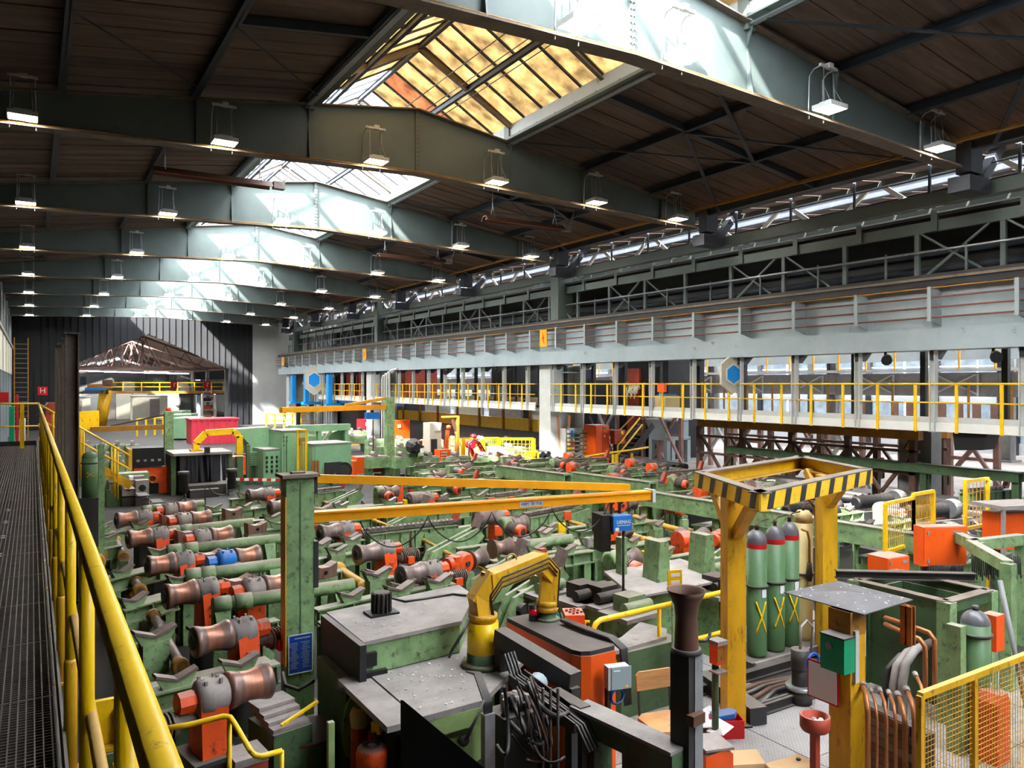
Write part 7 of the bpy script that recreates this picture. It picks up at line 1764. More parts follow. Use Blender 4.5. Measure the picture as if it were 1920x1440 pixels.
blk(t, (0, 0.2, H(890, d) / 2), (0.4, 0.4, H(889, d)), 'stand', 'soot')
# --- red and green skips
t, d = obj_at('red_skip', 'pinkish red corrugated skip in the middle distance', 'container', 403, 832); w = d / FPX; h = 46 * w
blk(t, (0, 0.8, h / 2), (84 * w, 1.6, h), 'box', 'pink_red'); blk(t, (0, 0.8, h), (88 * w, 1.75, 0.1), 'rim', 'pink_red')
for k in range(9): blk(t, ((-40 + k * 10) * w, -0.03, h / 2), (2.2 * w, 0.08, h), 'rib', 'pink_red')
for i in range(3):
    t, d = obj_at('green_skip', 'pale green ribbed skip, %s of the row left of the red one' % ['nearest', 'middle', 'farthest'][i], 'container', 354 - i * 11, 822 - i * 10, 1.2); w = d / FPX
    blk(t, (0, 0, 0.75), (3.2, 1.4, 1.3), 'box', 'mint')
    for k in range(5): blk(t, (-1.4 + k * 0.7, -0.73, 0.75), (0.12, 0.08, 1.3), 'rib', 'mint')
    blk(t, (0, 0, 0.06), (2.8, 1.2, 0.12), 'skid', 'dark')
# --- two more jib cranes
def jib(px, yb, yt, wp, m, boom, tie, lab, m2='amber'):
    t, d = obj_at('slewing_crane', lab, 'crane', px, yb); w = d / FPX; h = H(yt, d)
    blk(t, (0, 0, h / 2), (wp * w, wp * w, h), 'post', m)
    p = Vector((boom[0] * w, 0, H(boom[1], d))); q = Vector((boom[2] * w, boom[4], H(boom[3], d)))
    b = MB(); b.bar(p, q, 0.16, 9 * w); b.build('boom', m2, t)
    if tie:
        b = MB(); b.bar(Vector((tie[0] * w, 0, H(tie[1], d))), Vector((tie[2] * w, boom[4], H(tie[3], d))), 0.07, 5 * w if tie[4] else 0.06); b.build('tie', m2 if tie[4] else 'brown', t)
    blk(t, (0, 0, 0.05), (0.9, 0.9, 0.1), 'base_plate', 'dark')
    return t, d, w
t, d, w = jib(730, 893, 745, 15, 'green', (-8, 763, -228, 762, -2.0), (-8, 747, -120, 756, 1), 'green slewing crane post with a long amber boom to the left, middle distance')
b = MB(); b.box((-40 * w, -0.3, H(778, d)), (0.5, 0.3, 0.25)); b.build('trolley_hoist', 'blue', t)
b = MB(); b.bar((-40 * w, -0.3, H(768, d)), (-40 * w, -0.3, H(772, d)), 0.1, 0.1); b.bar((-38 * w, -0.3, H(785, d)), (-38 * w, -0.3, H(850, d)), 0.03, 0.03); b.build('pendant_cable', 'black', t)
t, d, w = jib(316, 905, 772, 15, 'green', (0, 800, -128, 802, 0.3), (0, 776, -95, 797, 0), 'green slewing crane with an ochre boom and rope to the left, by the black press', 'ochre')
blk(t, (-2 * w, -0.3, H(862, d)), (8 * w, 0.03, 18 * w), 'notice_plate', 'navy')
b = MB(); b.lathe([(0, 0.1), (1, 0.08)], (0, 0, H(771, d)), (0, 0, H(764, d)), 10); b.build('beacon', 'orange', t)
# --- orange forging machine, green tool bench, die blocks, gas bottle at the left
t, d = obj_at('forging_machine', 'orange machine with a black open hood left of the ochre crane', 'machine', 275, 925); w = d / FPX
blk(t, (0.1, 0.3, H(880, d) / 2), (56 * w, 1.0, H(872, d)), 'body', 'orange'); blk(t, (0, 0.2, H(856, d)), (58 * w, 0.9, 34 * w), 'hood', 'black'); blk(t, (-30 * w, 0.0, H(858, d)), (6 * w, 0.9, 38 * w), 'hood_side', 'yellow_dirty')
b = MB(); b.lathe([(0, 0.14), (1, 0.14), (0.98, 0.09), (0.2, 0.09)], (8 * w, -0.2, H(897, d)), (8 * w, -0.36, H(897, d)), 14, caps=False); b.build('ring', 'copper', t)
for i in range(4): blk(t, ((-16 + i * 12) * w, -0.26, H(862, d)), (5 * w, 0.03, 4 * w), 'hood_block', 'gearhead')
blk(t, (8 * w, -0.22, H(915, d)), (22 * w, 0.03, 20 * w), 'dark_opening', 'black')
t, d = obj_at('tool_bench', 'green block shaped tool bench holding a steel die and a blue rag', 'bench', 238, 945); w = d / FPX; h = H(888, d)
blk(t, (0, 0.3, h / 2), (76 * w, 0.55, h), 'body', 'green'); blk(t, (0, -0.1, H(915, d) / 2), (70 * w, 0.4, H(915, d)), 'shelf', 'green_dark')
dpos = Vector((t.location.x, t.location.y, 0))
b = MB(); b.prism([(-0.16, -0.12, 0), (0.0, -0.16, 0), (0.16, -0.04, 0), (0.12, 0.1, 0), (-0.1, 0.12, 0)], (0.02, 0, 0.08)); o = b.build('cloth', 'navy'); o.location = dpos + Vector((-0.1, -0.15, H(915, d))); tag(o, 'royal blue rag lying on the green tool bench', 'rag')
for i, (x, yy, yb2) in enumerate(((215, 908, 945), (238, 908, 948), (263, 902, 945), (258, 884, 912))):
    px0, dd = std(x, 945); s = 23 * dd / FPX
    z0 = 0.35 if i < 3 else H(915, d)
    o = thing('die_block', 'steel die block with a round bore, %s' % ['left of the three', 'middle of the three', 'right of the three', 'on the green bench with a white cloth'][i], 'die', (px0.x, px0.y - (0.32 if i < 3 else -0.06), 0), 0, 'steel die blocks')
    b = MB(); b.box((0, 0, z0 + s / 2), (s * 0.95, 0.35, s * 1.25 if i < 3 else s)); b.build('block', 'gearhead', o)
    b = MB(); b.tube((0, -0.176, z0 + s / 2), (0, -0.18, z0 + s / 2), s * 0.27, 14); b.build('bore', 'black', o)
    if i < 3: blk(o, (0, 0, 0.12), (s * 0.95, 0.35, 0.24), 'foot', 'soot')
    else: blk(o, (-s * 0.5, -0.05, z0 + s * 0.5), (0.1, 0.38, s * 1.04), 'white_cloth', 'paper')
p = deep(168, 848, 13.0)
t = thing('gas_bottle', 'green gas bottle with a yellow chalk cross beside the green post at the left', 'gas cylinder', (p.x, p.y, 0))
b = MB(); b.lathe([(0, 0.12), (1, 0.12)], (0, 0, H(932, 13)), (0, 0, p.z - 0.1), 18); b.build('body', 'green_clean', t); b = MB(); b.dome((0, 0, p.z - 0.1), 0.12, 0.12, 16); b.build('shoulder', 'green_clean', t)
b = MB(); b.path([(0.125 * math.cos(a * PI / 8), 0.125 * math.sin(a * PI / 8), p.z - 0.18) for a in range(17)], 0.012, 5); b.build('strap', 'soot', t)
b = MB(); b.bar((-0.05, -0.115, H(893, 13)), (0.06, -0.115, H(868, 13) - 0.15), 0.014, 0.01); b.bar((0.06, -0.115, H(893, 13)), (-0.05, -0.115, H(868, 13) - 0.15), 0.014, 0.01); b.build('chalk_cross', 'yellow', t)
blk(t, (0, 0, H(932, 13) / 2), (0.3, 0.3, H(932, 13)), 'stand', 'soot')
p = deep(190, 832, 12.6)
t = thing('green_post', 'plain pale green post right of the green gas bottle', 'post', (p.x, p.y, 0)); blk(t, (0, 0, p.z / 2), (0.09, 0.09, p.z), 'shaft', 'green'); blk(t, (0, 0, 0.03), (0.3, 0.3, 0.06), 'base_plate', 'dark')
# --- yellow press column, yellow cabinets at the far left
t, d = obj_at('yellow_column_crane', 'leaning yellow column with a blue and brown crane head on top', 'crane', 194, 800); w = d / FPX
b = MB(); b.lathe([(0, 9 * w), (1, 11 * w)], (-4 * w, 0, 0), (4 * w, 0, H(731, d)), 18); b.build('column', 'yellow_dirty', t)
blk(t, (-6 * w, 0, H(724, d)), (40 * w, 1.2, 8 * w), 'head_beam', 'ochre'); blk(t, (-14 * w, -0.7, H(729, d)), (34 * w, 0.3, 5 * w), 'rail', 'blue'); blk(t, (6 * w, -0.3, H(717, d)), (16 * w, 0.8, 10 * w), 'winch', 'brown'); blk(t, (4 * w, -0.9, H(735, d)), (5 * w, 0.3, 8 * w), 'motor', 'black')
for i in range(3):
    t, d = obj_at('yellow_cabinet', 'yellow cabinet at the far left, %s' % ['beside the blue notice', 'middle one', 'next to the yellow column'][i], 'cabinet', 150 + i * 14, 806 - i * 1); w = d / FPX
    blk(t, (0, 0.3, 17 * w), (13.4 * w, 0.8, 34 * w), 'body', 'yellow'); blk(t, (0, -0.12, 17 * w), (11 * w, 0.03, 30 * w), 'door', 'yellow'); blk(t, (4 * w, -0.15, 17 * w), (0.5 * w, 0.03, 5 * w), 'handle', 'black')
    if i == 0: blk(t, (-4.6 * w, -0.15, 24 * w), (4 * w, 0.03, 12 * w), 'notice', 'blue_sign')
# --- far end: neighbouring bay beyond the gable
w_ = structure('ceiling_far')
b = MB()
for i in range(56):
    y = 70.3 + i * 1.2
    for (x0, z0, x1, z1) in ((-3, 4.4, 5.6, 7.4), (10.8, 7.4, 20, 4.4)): b.prism([(x0, y, z0 + .9), (x1, y, z1 + .9), (x1, y + 1.15, z1 + .9), (x0, y + 1.15, z0 + .9)], (0, 0, 0.06))
b.build('roof_boarding', 'plank_b', w_, kind='stuff')
wn = structure('window_31')
for i in range(13):
    y = 72 + i * 5
    for (x0, z0, x1, z1) in ((5.6, 8.3, 8.2, 9.1), (8.2, 9.1, 10.8, 8.3)):
        b = MB(); b.prism([(x0, y, z0), (x1, y, z1), (x1, y + 4.9, z1), (x0, y + 4.9, z0)], (0, 0, 0.02)); b.build('pane', 'pane_clear' if i == 2 and x0 < 7 else 'plank_b', wn)
b = MB(); b.span((-3, 70, 0), (-2.8, 138, 6)); b.span((20, 70.3, 4.2), (20.2, 138, 6)); o = b.build('wall_far_side', 'dark_wall'); o['kind'] = 'structure'
for k in range(5):
    y = 74 + k * 9
    t = thing('roof_truss', 'reddish steel roof truss beyond the gable opening, %s of the row' % ORD[k], 'truss', (8.2, y, 0))
    b = MB(); b.bar((-7.5, 0, 5.05), (7.0, 0, 5.05), 0.16, 0.16); b.build('bottom_chord', 'truss_red', t)
    for s in (-1, 1):
        b = MB(); b.bar((s * 7.2, 0, 5.1), (0, 0, 7.75), 0.14, 0.16); b.build('top_chord', 'truss_red', t)
        for j in range(4):
            x0, x1 = s * (6 - j * 1.6), s * (5.0 - j * 1.6)
            b = MB(); b.bar((x0, 0, 5.1), (x1, 0, 5.1 + (7.2 - abs(x1)) * 0.36), 0.08, 0.08); b.bar((x1, 0, 5.1 + (7.2 - abs(x1)) * 0.36), (s * (4.4 - j * 1.6), 0, 5.1), 0.07, 0.07); b.build('web_member', 'truss_red', t)
    b = MB(); b.bar((0, 0, 5.1), (0, 0, 7.7), 0.09, 0.09); b.build('king_post', 'truss_red', t)
    for x in (-7.5, 7.0): blk(t, (x, 0, 2.5), (0.3, 0.3, 5.0), 'leg', 'grey')
for i in range(8):
    t = thing('tube_lamp', 'lit fluorescent tube lamp under the far bay, %s from the left' % ORD[i], 'lamp', (4.0 + i * 1.35, 76 + i * 2.0, 4.72), 0, 'fluorescent tubes in the far bay')
    blk(t, (0, 0, 0), (2.2, 0.16, 0.05), 'tube', 'tube_light'); blk(t, (0, 0, 0.1), (2.3, 0.24, 0.14), 'housing', 'light_grey')
w_ = structure('wall_far_bay')
b = MB(); b.span((-3, 118, 0), (20, 118.3, 3.5)); b.span((-3, 118, 4.6), (20, 118.3, 9)); b.span((6.2, 118, 3.5), (20, 118.3, 4.6)); b.build('sheeting', 'far_wall', w_)
wn = structure('window_32')
for i in range(9):
    b = MB(); b.span((-3 + i * 1.05, 118.1, 3.5), (-2.0 + i * 1.05, 118.12, 4.6)); b.build('pane', 'pane_window', wn)
    b = MB(); b.span((-2.0 + i * 1.05, 118.02, 3.5), (-1.93 + i * 1.05, 118.14, 4.6)); b.build('mullion', 'light_grey', wn)
t = thing('white_partition', 'long white partition with grey shutter panels at the far end', 'partition', (7, 88, 0))
for i in range(10):
    blk(t, (-8 + i * 1.5, 0, 1.3), (1.44, 0.2, 2.6), 'panel', ['off_white', 'light_grey', 'gearhead'][i % 3])
for i in range(2):
    t = thing('white_container', 'off white container box standing in the far bay, %s one' % ['left', 'right'][i], 'container', (3 + i * 7.0, 82 + i * 3, 0)); blk(t, (0, 0, 1.2), (3.2, 2, 2.4), 'box', 'off_white'); blk(t, (0, 0, 2.42), (3.3, 2.1, 0.06), 'roof', 'light_grey'); blk(t, (0.4, -1.02, 1.1), (0.9, 0.05, 2.0), 'door', 'gearhead')
mz = thing('mezzanine', 'far mezzanine with yellow rail and dark machinery on grey columns', 'platform', (12.5, 92, 0))
blk(mz, (0, 0, 2.6), (13, 5, 0.3), 'deck', 'dark'); blk(mz, (0, -2.6, 2.7), (13, 0.1, 0.3), 'edge_beam', 'ochre')
for i in range(8): blk(mz, (-6.2 + i * 1.75, -2.55, 3.25), (0.08, 0.08, 1.0), 'rail_post', 'yellow')
for z in (3.3, 3.75): blk(mz, (0, -2.55, z), (13, 0.06, 0.06), 'rail', 'yellow')
for i in range(5): blk(mz, (-6 + i * 3, -2.3, 1.3), (0.35, 0.35, 2.6), 'column', 'steel_blue')
for i in range(7): blk(mz, (-5.5 + i * 1.8, 0.2, 3.3), (1.2, 1.2, 0.8 + 0.3 * (i % 3)), 'machine_box', ['soot', 'gearhead', 'dark'][i % 3])
for i in range(5): blk(mz, (-3.2 + i * 0.62, -2.72, 2.35), (0.3, 0.04, 0.22), 'hazard_stripe', 'yellow' if i % 2 == 0 else 'black')
for i, (x, y) in enumerate(((274, 724), (326, 722), (388, 722))):
    p = deep(x, y, 84 - i * 6); t = thing('hydrant_sign', 'small red hydrant sign hung in the far bay, %s from the left' % ORD[i], 'sign', p.to_tuple(), 0, 'red signs in the far bay'); blk(t, (0, 0, 0), (0.62, 0.06, 0.72), 'plate', 'red'); blk(t, (0.02, -0.05, 0.02), (0.08, 0.02, 0.4), 'mark', 'paper'); blk(t, (0.08, -0.05, 0.16), (0.16, 0.02, 0.07), 'mark', 'paper'); blk(t, (0, 0.02, 1.0), (0.05, 0.04, 1.4), 'hanger', 'dark')
for i in range(4):
    p, d = std(392 + i * 7, 790); t = thing('steel_rack', 'white steel rack with crates at the far right of the bay, %s' % ORD[i], 'rack', (p.x, p.y + i * 2, 0))
    for x in (-0.6, 0.6): blk(t, (x, 0, 1.3), (0.07, 0.5, 2.6), 'upright', 'white')
    for z in (0.3, 1.1, 1.9, 2.5): blk(t, (0, 0, z), (1.3, 0.5, 0.05), 'shelf', 'white'); blk(t, (-0.2 + 0.1 * i, 0, z + 0.2), (0.7, 0.4, 0.3), 'crate', ['card', 'gearhead', 'orange', 'soot'][(i + int(z * 2)) % 4])
# --- left end of the walkway: ladder, hydrant sign, cupboards
t = thing('wall_ladder', 'narrow yellow edged ladder on the left wall beyond the walkway end', 'ladder', (-0.55, 55, 0))
for x in (-0.35, 0.35): blk(t, (x, 0, 3.3), (0.06, 0.06, 6.2), 'stile', 'ochre')
for k in range(20): blk(t, (0, 0, 0.5 + k * 0.29), (0.7, 0.03, 0.03), 'rung', 'gearhead')
for i, (px, py, dp_, s) in enumerate(((80, 733, 31, .34), (5, 745, 27, .36))):
    p = deep(px, py, dp_); t = thing('fire_hose_sign', ['red sign with a white H on a bracket at the left wall', 'red fire box at the left picture edge'][i], 'sign', p.to_tuple(), 0); blk(t, (0, 0, 0), (s, 0.06, s), 'plate', 'red')
    if i == 0: text('lettering', 'H', 0.3, t, (0, -0.035, 0), (PI / 2, 0, 0), 'paper')
    blk(t, (-0.1, 0.05, -p.z / 2), (0.05, 0.05, p.z), 'stand', 'dark')
for i, (px, yt, yb, wp, dp_, m, lab) in enumerate(((100, 755, 775, 24, 30, 'rust_orange', 'rust brown crate wall behind the yellow end rail'), (128, 756, 790, 12, 33, 'light_grey', 'grey cupboard behind the yellow end rail'), (42, 785, 806, 10, 26, 'white', 'white extinguisher cupboard behind the yellow end rail'), (22, 762, 806, 8, 27, 'teal', 'green marked cupboard by the left wall'), (32, 740, 800, 4, 28, 'red', 'slim red upright panel by the left wall'))):
    p = deep(px, yt, dp_); w = dp_ / FPX; t = thing('cupboard', lab, 'cupboard', (p.x, p.y, 0)); h = p.z; blk(t, (0, 0.2, h / 2), (wp * w, 0.4, h), 'body', m); blk(t, (0, -0.01, h - (yb - yt) * w / 2), (wp * w * 0.9, 0.03, (yb - yt) * w * 0.9), 'door', m)
# --- robot cell
t, d = obj_at('welding_robot', 'crimson jointed robot arm inside the yellow fenced cell', 'robot', 893, 892); w = d / FPX
R = lambda x, y, dy=0: Vector(((x - 893) * w, dy, H(y, d)))
b = MB(); b.lathe([(0, 9 * w), (0.4, 8 * w), (1, 6 * w)], R(882, 890), R(882, 878), 14); b.build('base', 'red_robot', t)
b = MB(); b.bar(R(884, 880), R(893, 868), 9 * w, 9 * w); b.lathe([(0, 6 * w), (1, 6 * w)], R(893, 868, -0.3), R(893, 868, 0.2), 14); b.build('shoulder', 'red_robot', t)
b = MB(); b.bar(R(893, 868), R(880, 838), 6 * w, 6 * w); b.build('lower_arm', 'red_robot', t)
b = MB(); b.lathe([(0, 6 * w), (1, 6 * w)], R(880, 834, -0.25), R(880, 834, 0.2), 14); b.bar(R(876, 836), R(893, 824), 9 * w, 10 * w); b.build('elbow', 'red_robot', t)
b = MB(); b.bar(R(893, 824), R(908, 852), 4 * w, 4 * w); b.lathe([(0, 4 * w), (1, 3 * w)], R(908, 852), R(914, 856), 10); b.build('forearm', 'red_robot', t)
b = MB(); b.dome(R(887, 818), 6 * w, 5 * w, 14); b.build('motor_cap', 'red_robot', t); b = MB(); b.lathe([(0, 4 * w), (1, 3 * w)], R(893, 820, -0.2), R(893, 820, -0.5), 12); b.build('counter_motor', 'light_grey', t)
b = MB(); b.path([R(878, 874, -0.2), R(872, 850, -0.2), R(872, 830, -0.2), R(882, 822, -0.2), R(896, 830, -0.2), R(908, 850, -0.2)], 0.035, 6); b.build('hose_pack', 'hose', t)
t, d = obj_at('weld_station', 'grey and red rounded welding station right of the red robot', 'machine', 938, 890); w = d / FPX
b = MB(); b.prism([(-16 * w, 0, H(862, d)), (-15 * w, 0, H(845, d)), (-8 * w, 0, H(836, d)), (10 * w, 0, H(838, d)), (14 * w, 0, H(850, d)), (14 * w, 0, H(872, d)), (8 * w, 0, H(872, d)), (8 * w, 0, H(852, d)), (-6 * w, 0, H(846, d)), (-12 * w, 0, H(852, d)), (-13 * w, 0, H(862, d))], (0, 0.5, 0)); b.build('hood', 'gearhead', t)
blk(t, (2 * w, 0.2, H(872, d)), (22 * w, 0.5, 14 * w), 'table', 'steel_blue'); blk(t, (10 * w, -0.05, H(860, d)), (8 * w, 0.3, 14 * w), 'red_box', 'red'); blk(t, (0, 0.2, H(880, d) / 2), (18 * w, 0.4, H(878, d)), 'pedestal', 'green_dark')
yf = thing('cell_fence', 'yellow mesh fence enclosing the robot cell', 'fence', onz(920, 884, 0).to_tuple())
for (x0, x1, yt, yb) in ((838, 868, 820, 885), (868, 905, 818, 884), (905, 935, 817, 883), (935, 1000, 818, 878)):
    p, d = std(x0, yb + 4); q = onz(x1, yb + 4, 0); w = d / FPX; h = (yb - yt) * w
    for e in (p, q):
        b = MB(); b.bar((e.x, e.y, 0), (e.x, e.y, h), 0.13, 0.13); b.build('post', 'yellow', yf, world=True)
    for f in (0.5, 1.0):
        b = MB(); b.bar((p.x, p.y, h * f), (q.x, q.y, h * f), 0.06, 0.06); b.build('rail', 'yellow', yf, world=True)
    b = MB()
    for k in range(9): e = p.lerp(q, k / 9); b.bar((e.x, e.y, 0.1), (e.x, e.y, h), 0.012, 0.012)
    for k in range(8): b.bar((p.x, p.y, 0.1 + k * h / 8), (q.x, q.y, 0.1 + k * h / 8), 0.012, 0.012)
    b.build('wire_infill', 'yellow', yf, world=True, kind='stuff')
t, d = obj_at('bent_rail', 'low yellow bent tube rail in front of the robot fence', 'railing', 965, 884); w = d / FPX
for (x0, x1, y) in ((-14, 8, 852), (-2, 40, 862), (14, 44, 848)):
    b = MB(); b.path([(x0 * w, -0.3, 0), (x0 * w, -0.3, H(y + 3, d)), ((x0 + 3) * w, -0.3, H(y, d)), ((x1 - 3) * w, -0.3, H(y, d)), (x1 * w, -0.3, H(y + 3, d)), (x1 * w, -0.3, 0)], 0.05, 8); b.build('tube', 'yellow', t)
t, d = obj_at('pc_cabinet', 'tall off white computer cabinet with a dark glass door, left of the robot cell', 'cabinet', 817, 895); w = d / FPX
blk(t, (0, 0.3, H(829, d)), (24 * w, 0.6, 72 * w), 'body', 'off_white'); blk(t, (-4 * w, -0.02, H(840, d)), (12 * w, 0.04, 34 * w), 'glass_door', 'dark'); blk(t, (-4 * w, -0.05, H(858, d)), (20 * w, 0.5, 2 * w), 'keyboard_shelf', 'gearhead'); blk(t, (3 * w, -0.02, H(802, d)), (12 * w, 0.05, 12 * w), 'air_filter', 'white'); blk(t, (0, 0.3, H(880, d) / 2), (18 * w, 0.5, H(865, d)), 'foot', 'grey')
for (px, yt, yb, wp, dd_, lab) in ((835, 843, 868, 24, 0, 'orange box with rows of small labels left of the red robot'), (838, 871, 890, 24, 0, 'lower orange box under the labelled one'), (787, 826, 845, 13, 0, 'small orange box left of the white cabinet')):
    p, d = std(px, 897); w = d / FPX; t = thing('orange_box', lab, 'box', (p.x, p.y, 0), 0.1, None)
    blk(t, (0, 0.2, H((yt + yb) / 2, d)), (wp * w, 0.4, (yb - yt) * w), 'case', 'orange_clean')
    if yt == 843:
        for r in range(4):
            for c in range(3): blk(t, ((-8 + c * 5) * w, -0.01, H(848 + r * 5, d)), (3.4 * w, 0.02, 2 * w), 'label', 'off_white')
    if yt != 871: blk(t, (0, 0.3, H(yb, d) / 2), (0.12, 0.12, H(yb, d)), 'post', 'soot')
    else: blk(t, (0, 0.2, H(yb, d) / 2), (wp * w * 0.9, 0.38, H(yb, d)), 'plinth', 'rust_orange')
t, d = obj_at('timber_gallows', 'worn yellow beam gallows with a red buoy shaped tool left of the robot', 'frame', 857, 892); w = d / FPX
blk(t, (0, 0, H(780, d) / 2), (5 * w, 0.2, H(780, d)), 'post', 'ochre'); blk(t, (-14 * w, 0, H(781, d)), (34 * w, 0.18, 3 * w), 'arm', 'ochre'); b = MB(); b.bar((-12 * w, 0, H(786, d)), (-1 * w, 0, H(808, d)), 0.14, 0.1); b.build('brace', 'brown', t)
b = MB(); b.lathe([(0, 0.01), (0.2, 4.5 * w), (0.8, 4.5 * w), (1, 0.01)], (-20 * w, -0.1, H(796, d)), (-20 * w, -0.1, H(804, d)), 12); b.bar((-22 * w, -0.1, H(806, d)), (-26 * w, -0.1, H(840, d)), 0.12, 0.1); b.build('hanging_tool', 'orange', t)
t, d = obj_at('yellow_pedestal', 'yellow box pedestal left of the white computer cabinet', 'cabinet', 783, 896); w = d / FPX
blk(t, (0, 0.2, H(871, d)), (26 * w, 0.5, 22 * w), 'body', 'yellow'); blk(t, (0, 0.2, H(884, d) / 2), (24 * w, 0.45, H(882, d)), 'base', 'yellow_dirty')
t, d = obj_at('black_chuck', 'black bolted chuck head with a white card, left of the yellow pedestal', 'machine', 775, 898); w = d / FPX
b = MB(); b.lathe([(0, 12 * w), (0.3, 15 * w), (0.8, 13 * w), (1, 8 * w)], (0, 0.2, H(835, d)), (0, -0.4, H(838, d)), 10, smooth=False); b.build('head', 'soot', t)
for k in range(6): a = k * PI / 3; b = MB(); b.tube((9 * w * math.cos(a), -0.42, H(836, d) + 9 * w * math.sin(a)), (9 * w * math.cos(a), -0.5, H(836, d) + 9 * w * math.sin(a)), 2 * w, 8); b.build('bolt', 'dark', t)
blk(t, (6 * w, -0.52, H(843, d)), (7 * w, 0.02, 8 * w), 'card', 'paper'); blk(t, (0, 0.2, H(852, d) / 2), (0.3, 0.3, H(850, d)), 'stand', 'green_dark')
# --- yellow crane bridge, striped sheets and stored stock behind the cell
cb = thing('yellow_bridge', 'long low yellow girder with rails behind the robot cell', 'girder', (22, 40, 0))
b = MB(); b.span((20.5, 30.5, 1.3), (20.9, 47, 1.88)); b.build('web', 'yellow', cb, world=True)
for i in range(7):
    b = MB(); b.span((20.42, 31 + i * 2.5, 1.3), (20.5, 31.15 + i * 2.5, 2.9)); b.build('rail_post', 'ochre', cb, world=True)
for z in (2.4, 2.85):
    b = MB(); b.tube((20.45, 30.5, z), (20.45, 47, z), 0.03, 6); b.build('rail', 'ochre', cb, world=True)
b = MB(); b.span((20.4, 30, 0), (21.2, 47, 1.3)); b.build('plinth', 'soot', cb, world=True)
rnd = random.Random(13)
for i in range(4):
    t = thing('tarpaulin_bale', 'pale %s sheet hanging behind the yellow girder, %s from the right' % (['striped', 'grey', 'cream', 'white'][i], ORD[i]), 'sheet', (22.2, 32 + i * 4.2, 0)); blk(t, (0, 0, 2.2), (0.15, 3.4, 1.4), 'cloth', ['off_white', 'gearhead', 'off_white', 'light_grey'][i]); blk(t, (0, 0, 0.75), (0.3, 3, 1.5), 'stand', 'dark')
    if i == 0: blk(t, (-0.09, 0, 2.1), (0.02, 3.4, 0.2), 'stripe', 'gearhead')
for i in range(10):
    t = thing('bar_bundle', 'bundle of dark rolled bars on bearers along the crane columns, %s from the right' % ORD[i], 'bundle', (18.2 + (i % 2) * 1.2, 8 + i * 2.6 + (4.2 if i > 5 else 0), 0), 0, 'dark bar bundles')
    for k in range(6):
        b = MB(); b.tube((-0.35 + (k % 3) * 0.3, -1.2, 0.42 + (k // 3) * 0.24), (-0.35 + (k % 3) * 0.3, 1.2, 0.42 + (k // 3) * 0.24), 0.12, 8); b.build('bar', 'black' if (i + k) % 3 else 'soot', t)
    for y in (-0.8, 0.8): blk(t, (0, y, 0.15), (1.0, 0.2, 0.3), 'bearer', 'dark')
# --- shelf rack, orange lockers, stair and glazed cabin by the big column
t, d = obj_at('parts_rack', 'pale grey shelf rack filled with coloured bins beside the big column', 'rack', 1083, 878); w = d / FPX
for x in (-26, -8, 8, 26): blk(t, (x * w, 0.25, H(840, d)), (3 * w, 0.5, 74 * w), 'upright', 'light_grey')
rnd = random.Random(17); cols = ['blue', 'red', 'yellow', 'cream', 'cream', 'off_white', 'teal', 'blue_sign', 'cream']
for r in range(9):
    z = H(872 - r * 7.6, d)
    blk(t, (0, 0.25, z - 0.03), (54 * w, 0.5, 0.03), 'shelf', 'white')
    for c in range(6):
        x = (-22 + c * 4.5) if c < 3 else (9 + (c - 3) * 5)
        blk(t, (x * w, 0.1, z + 2.4 * w), (4.0 * w, 0.45, 4.6 * w), 'bin', rnd.choice(cols if c < 3 else ['cream', 'off_white', 'card']))
t, d = obj_at('orange_locker', 'tall orange locker cabinet right of the parts rack', 'cabinet', 1129, 879); w = d / FPX; h = H(797, d)
blk(t, (0, 0.4, h / 2), (32 * w, 0.8, h), 'body', 'orange_clean')
for s in (-1, 1): blk(t, (s * 8 * w, -0.02, h / 2), (15 * w, 0.04, h * 0.96), 'door', 'orange_clean')
blk(t, (4 * w, -0.05, h * 0.93), (7 * w, 0.02, 5 * w), 'notice', 'teal'); blk(t, (4 * w, -0.05, h * 0.75), (4 * w, 0.02, 4 * w), 'triangle_label', 'off_white')
t, d = obj_at('red_fuse_box', 'small red orange fuse box behind the yellow stair', 'box', 1170, 880); w = d / FPX
blk(t, (0, 0.4, H(820, d)), (26 * w, 0.3, 26 * w), 'case', 'rust_orange'); blk(t, (4 * w, 0.23, H(812, d)), (6 * w, 0.03, 6 * w), 'label', 'yellow'); blk(t, (4 * w, 0.23, H(826, d)), (5 * w, 0.03, 4 * w), 'label', 'yellow'); blk(t, (0, 0.5, H(833, d) / 2), (0.2, 0.2, H(832, d)), 'post', 'dark')
t, d = obj_at('catwalk_stair', 'steep yellow railed stair climbing to the catwalk right of the orange locker', 'stairs', 1180, 878); w = d / FPX
for dy in (0.0, 0.8):
    for (x0, y0, x1, y1) in ((1152, 834, 1206, 784), (1152, 852, 1212, 797)):
        b = MB(); b.path([((x0 - 1180) * w, dy, H(874, d)), ((x0 - 1180) * w, dy, H(y0, d)), ((x1 - 1180 + dy * 20) * w, dy, H(y1 - dy * 3, d))], 0.035, 8); b.build('hand_rail', 'yellow' if dy == 0 else 'ochre', t)
    b = MB(); b.bar(((1160 - 1180) * w, dy, 0.1), ((1240 - 1180) * w, dy, H(790, d) - 0.2), 0.05, 0.25); b.build('stringer', 'dark', t)
for k in range(11): blk(t, ((-18 + k * 7.2) * w, 0.4, 0.3 + k * 0.19), (0.25, 0.75, 0.03), 'tread', 'grate')
t, d = obj_at('floor_rail', 'low yellow rail on short posts in front of the orange locker and stair', 'railing', 1140, 886); w = d / FPX
b = MB(); b.path([(-78 * w, 0, H(856, d)), (-10 * w, 0, H(850, d)), (60 * w, 0, H(846, d)), (100 * w, 0, H(843, d))], 0.04, 8); b.build('rail', 'yellow', t)
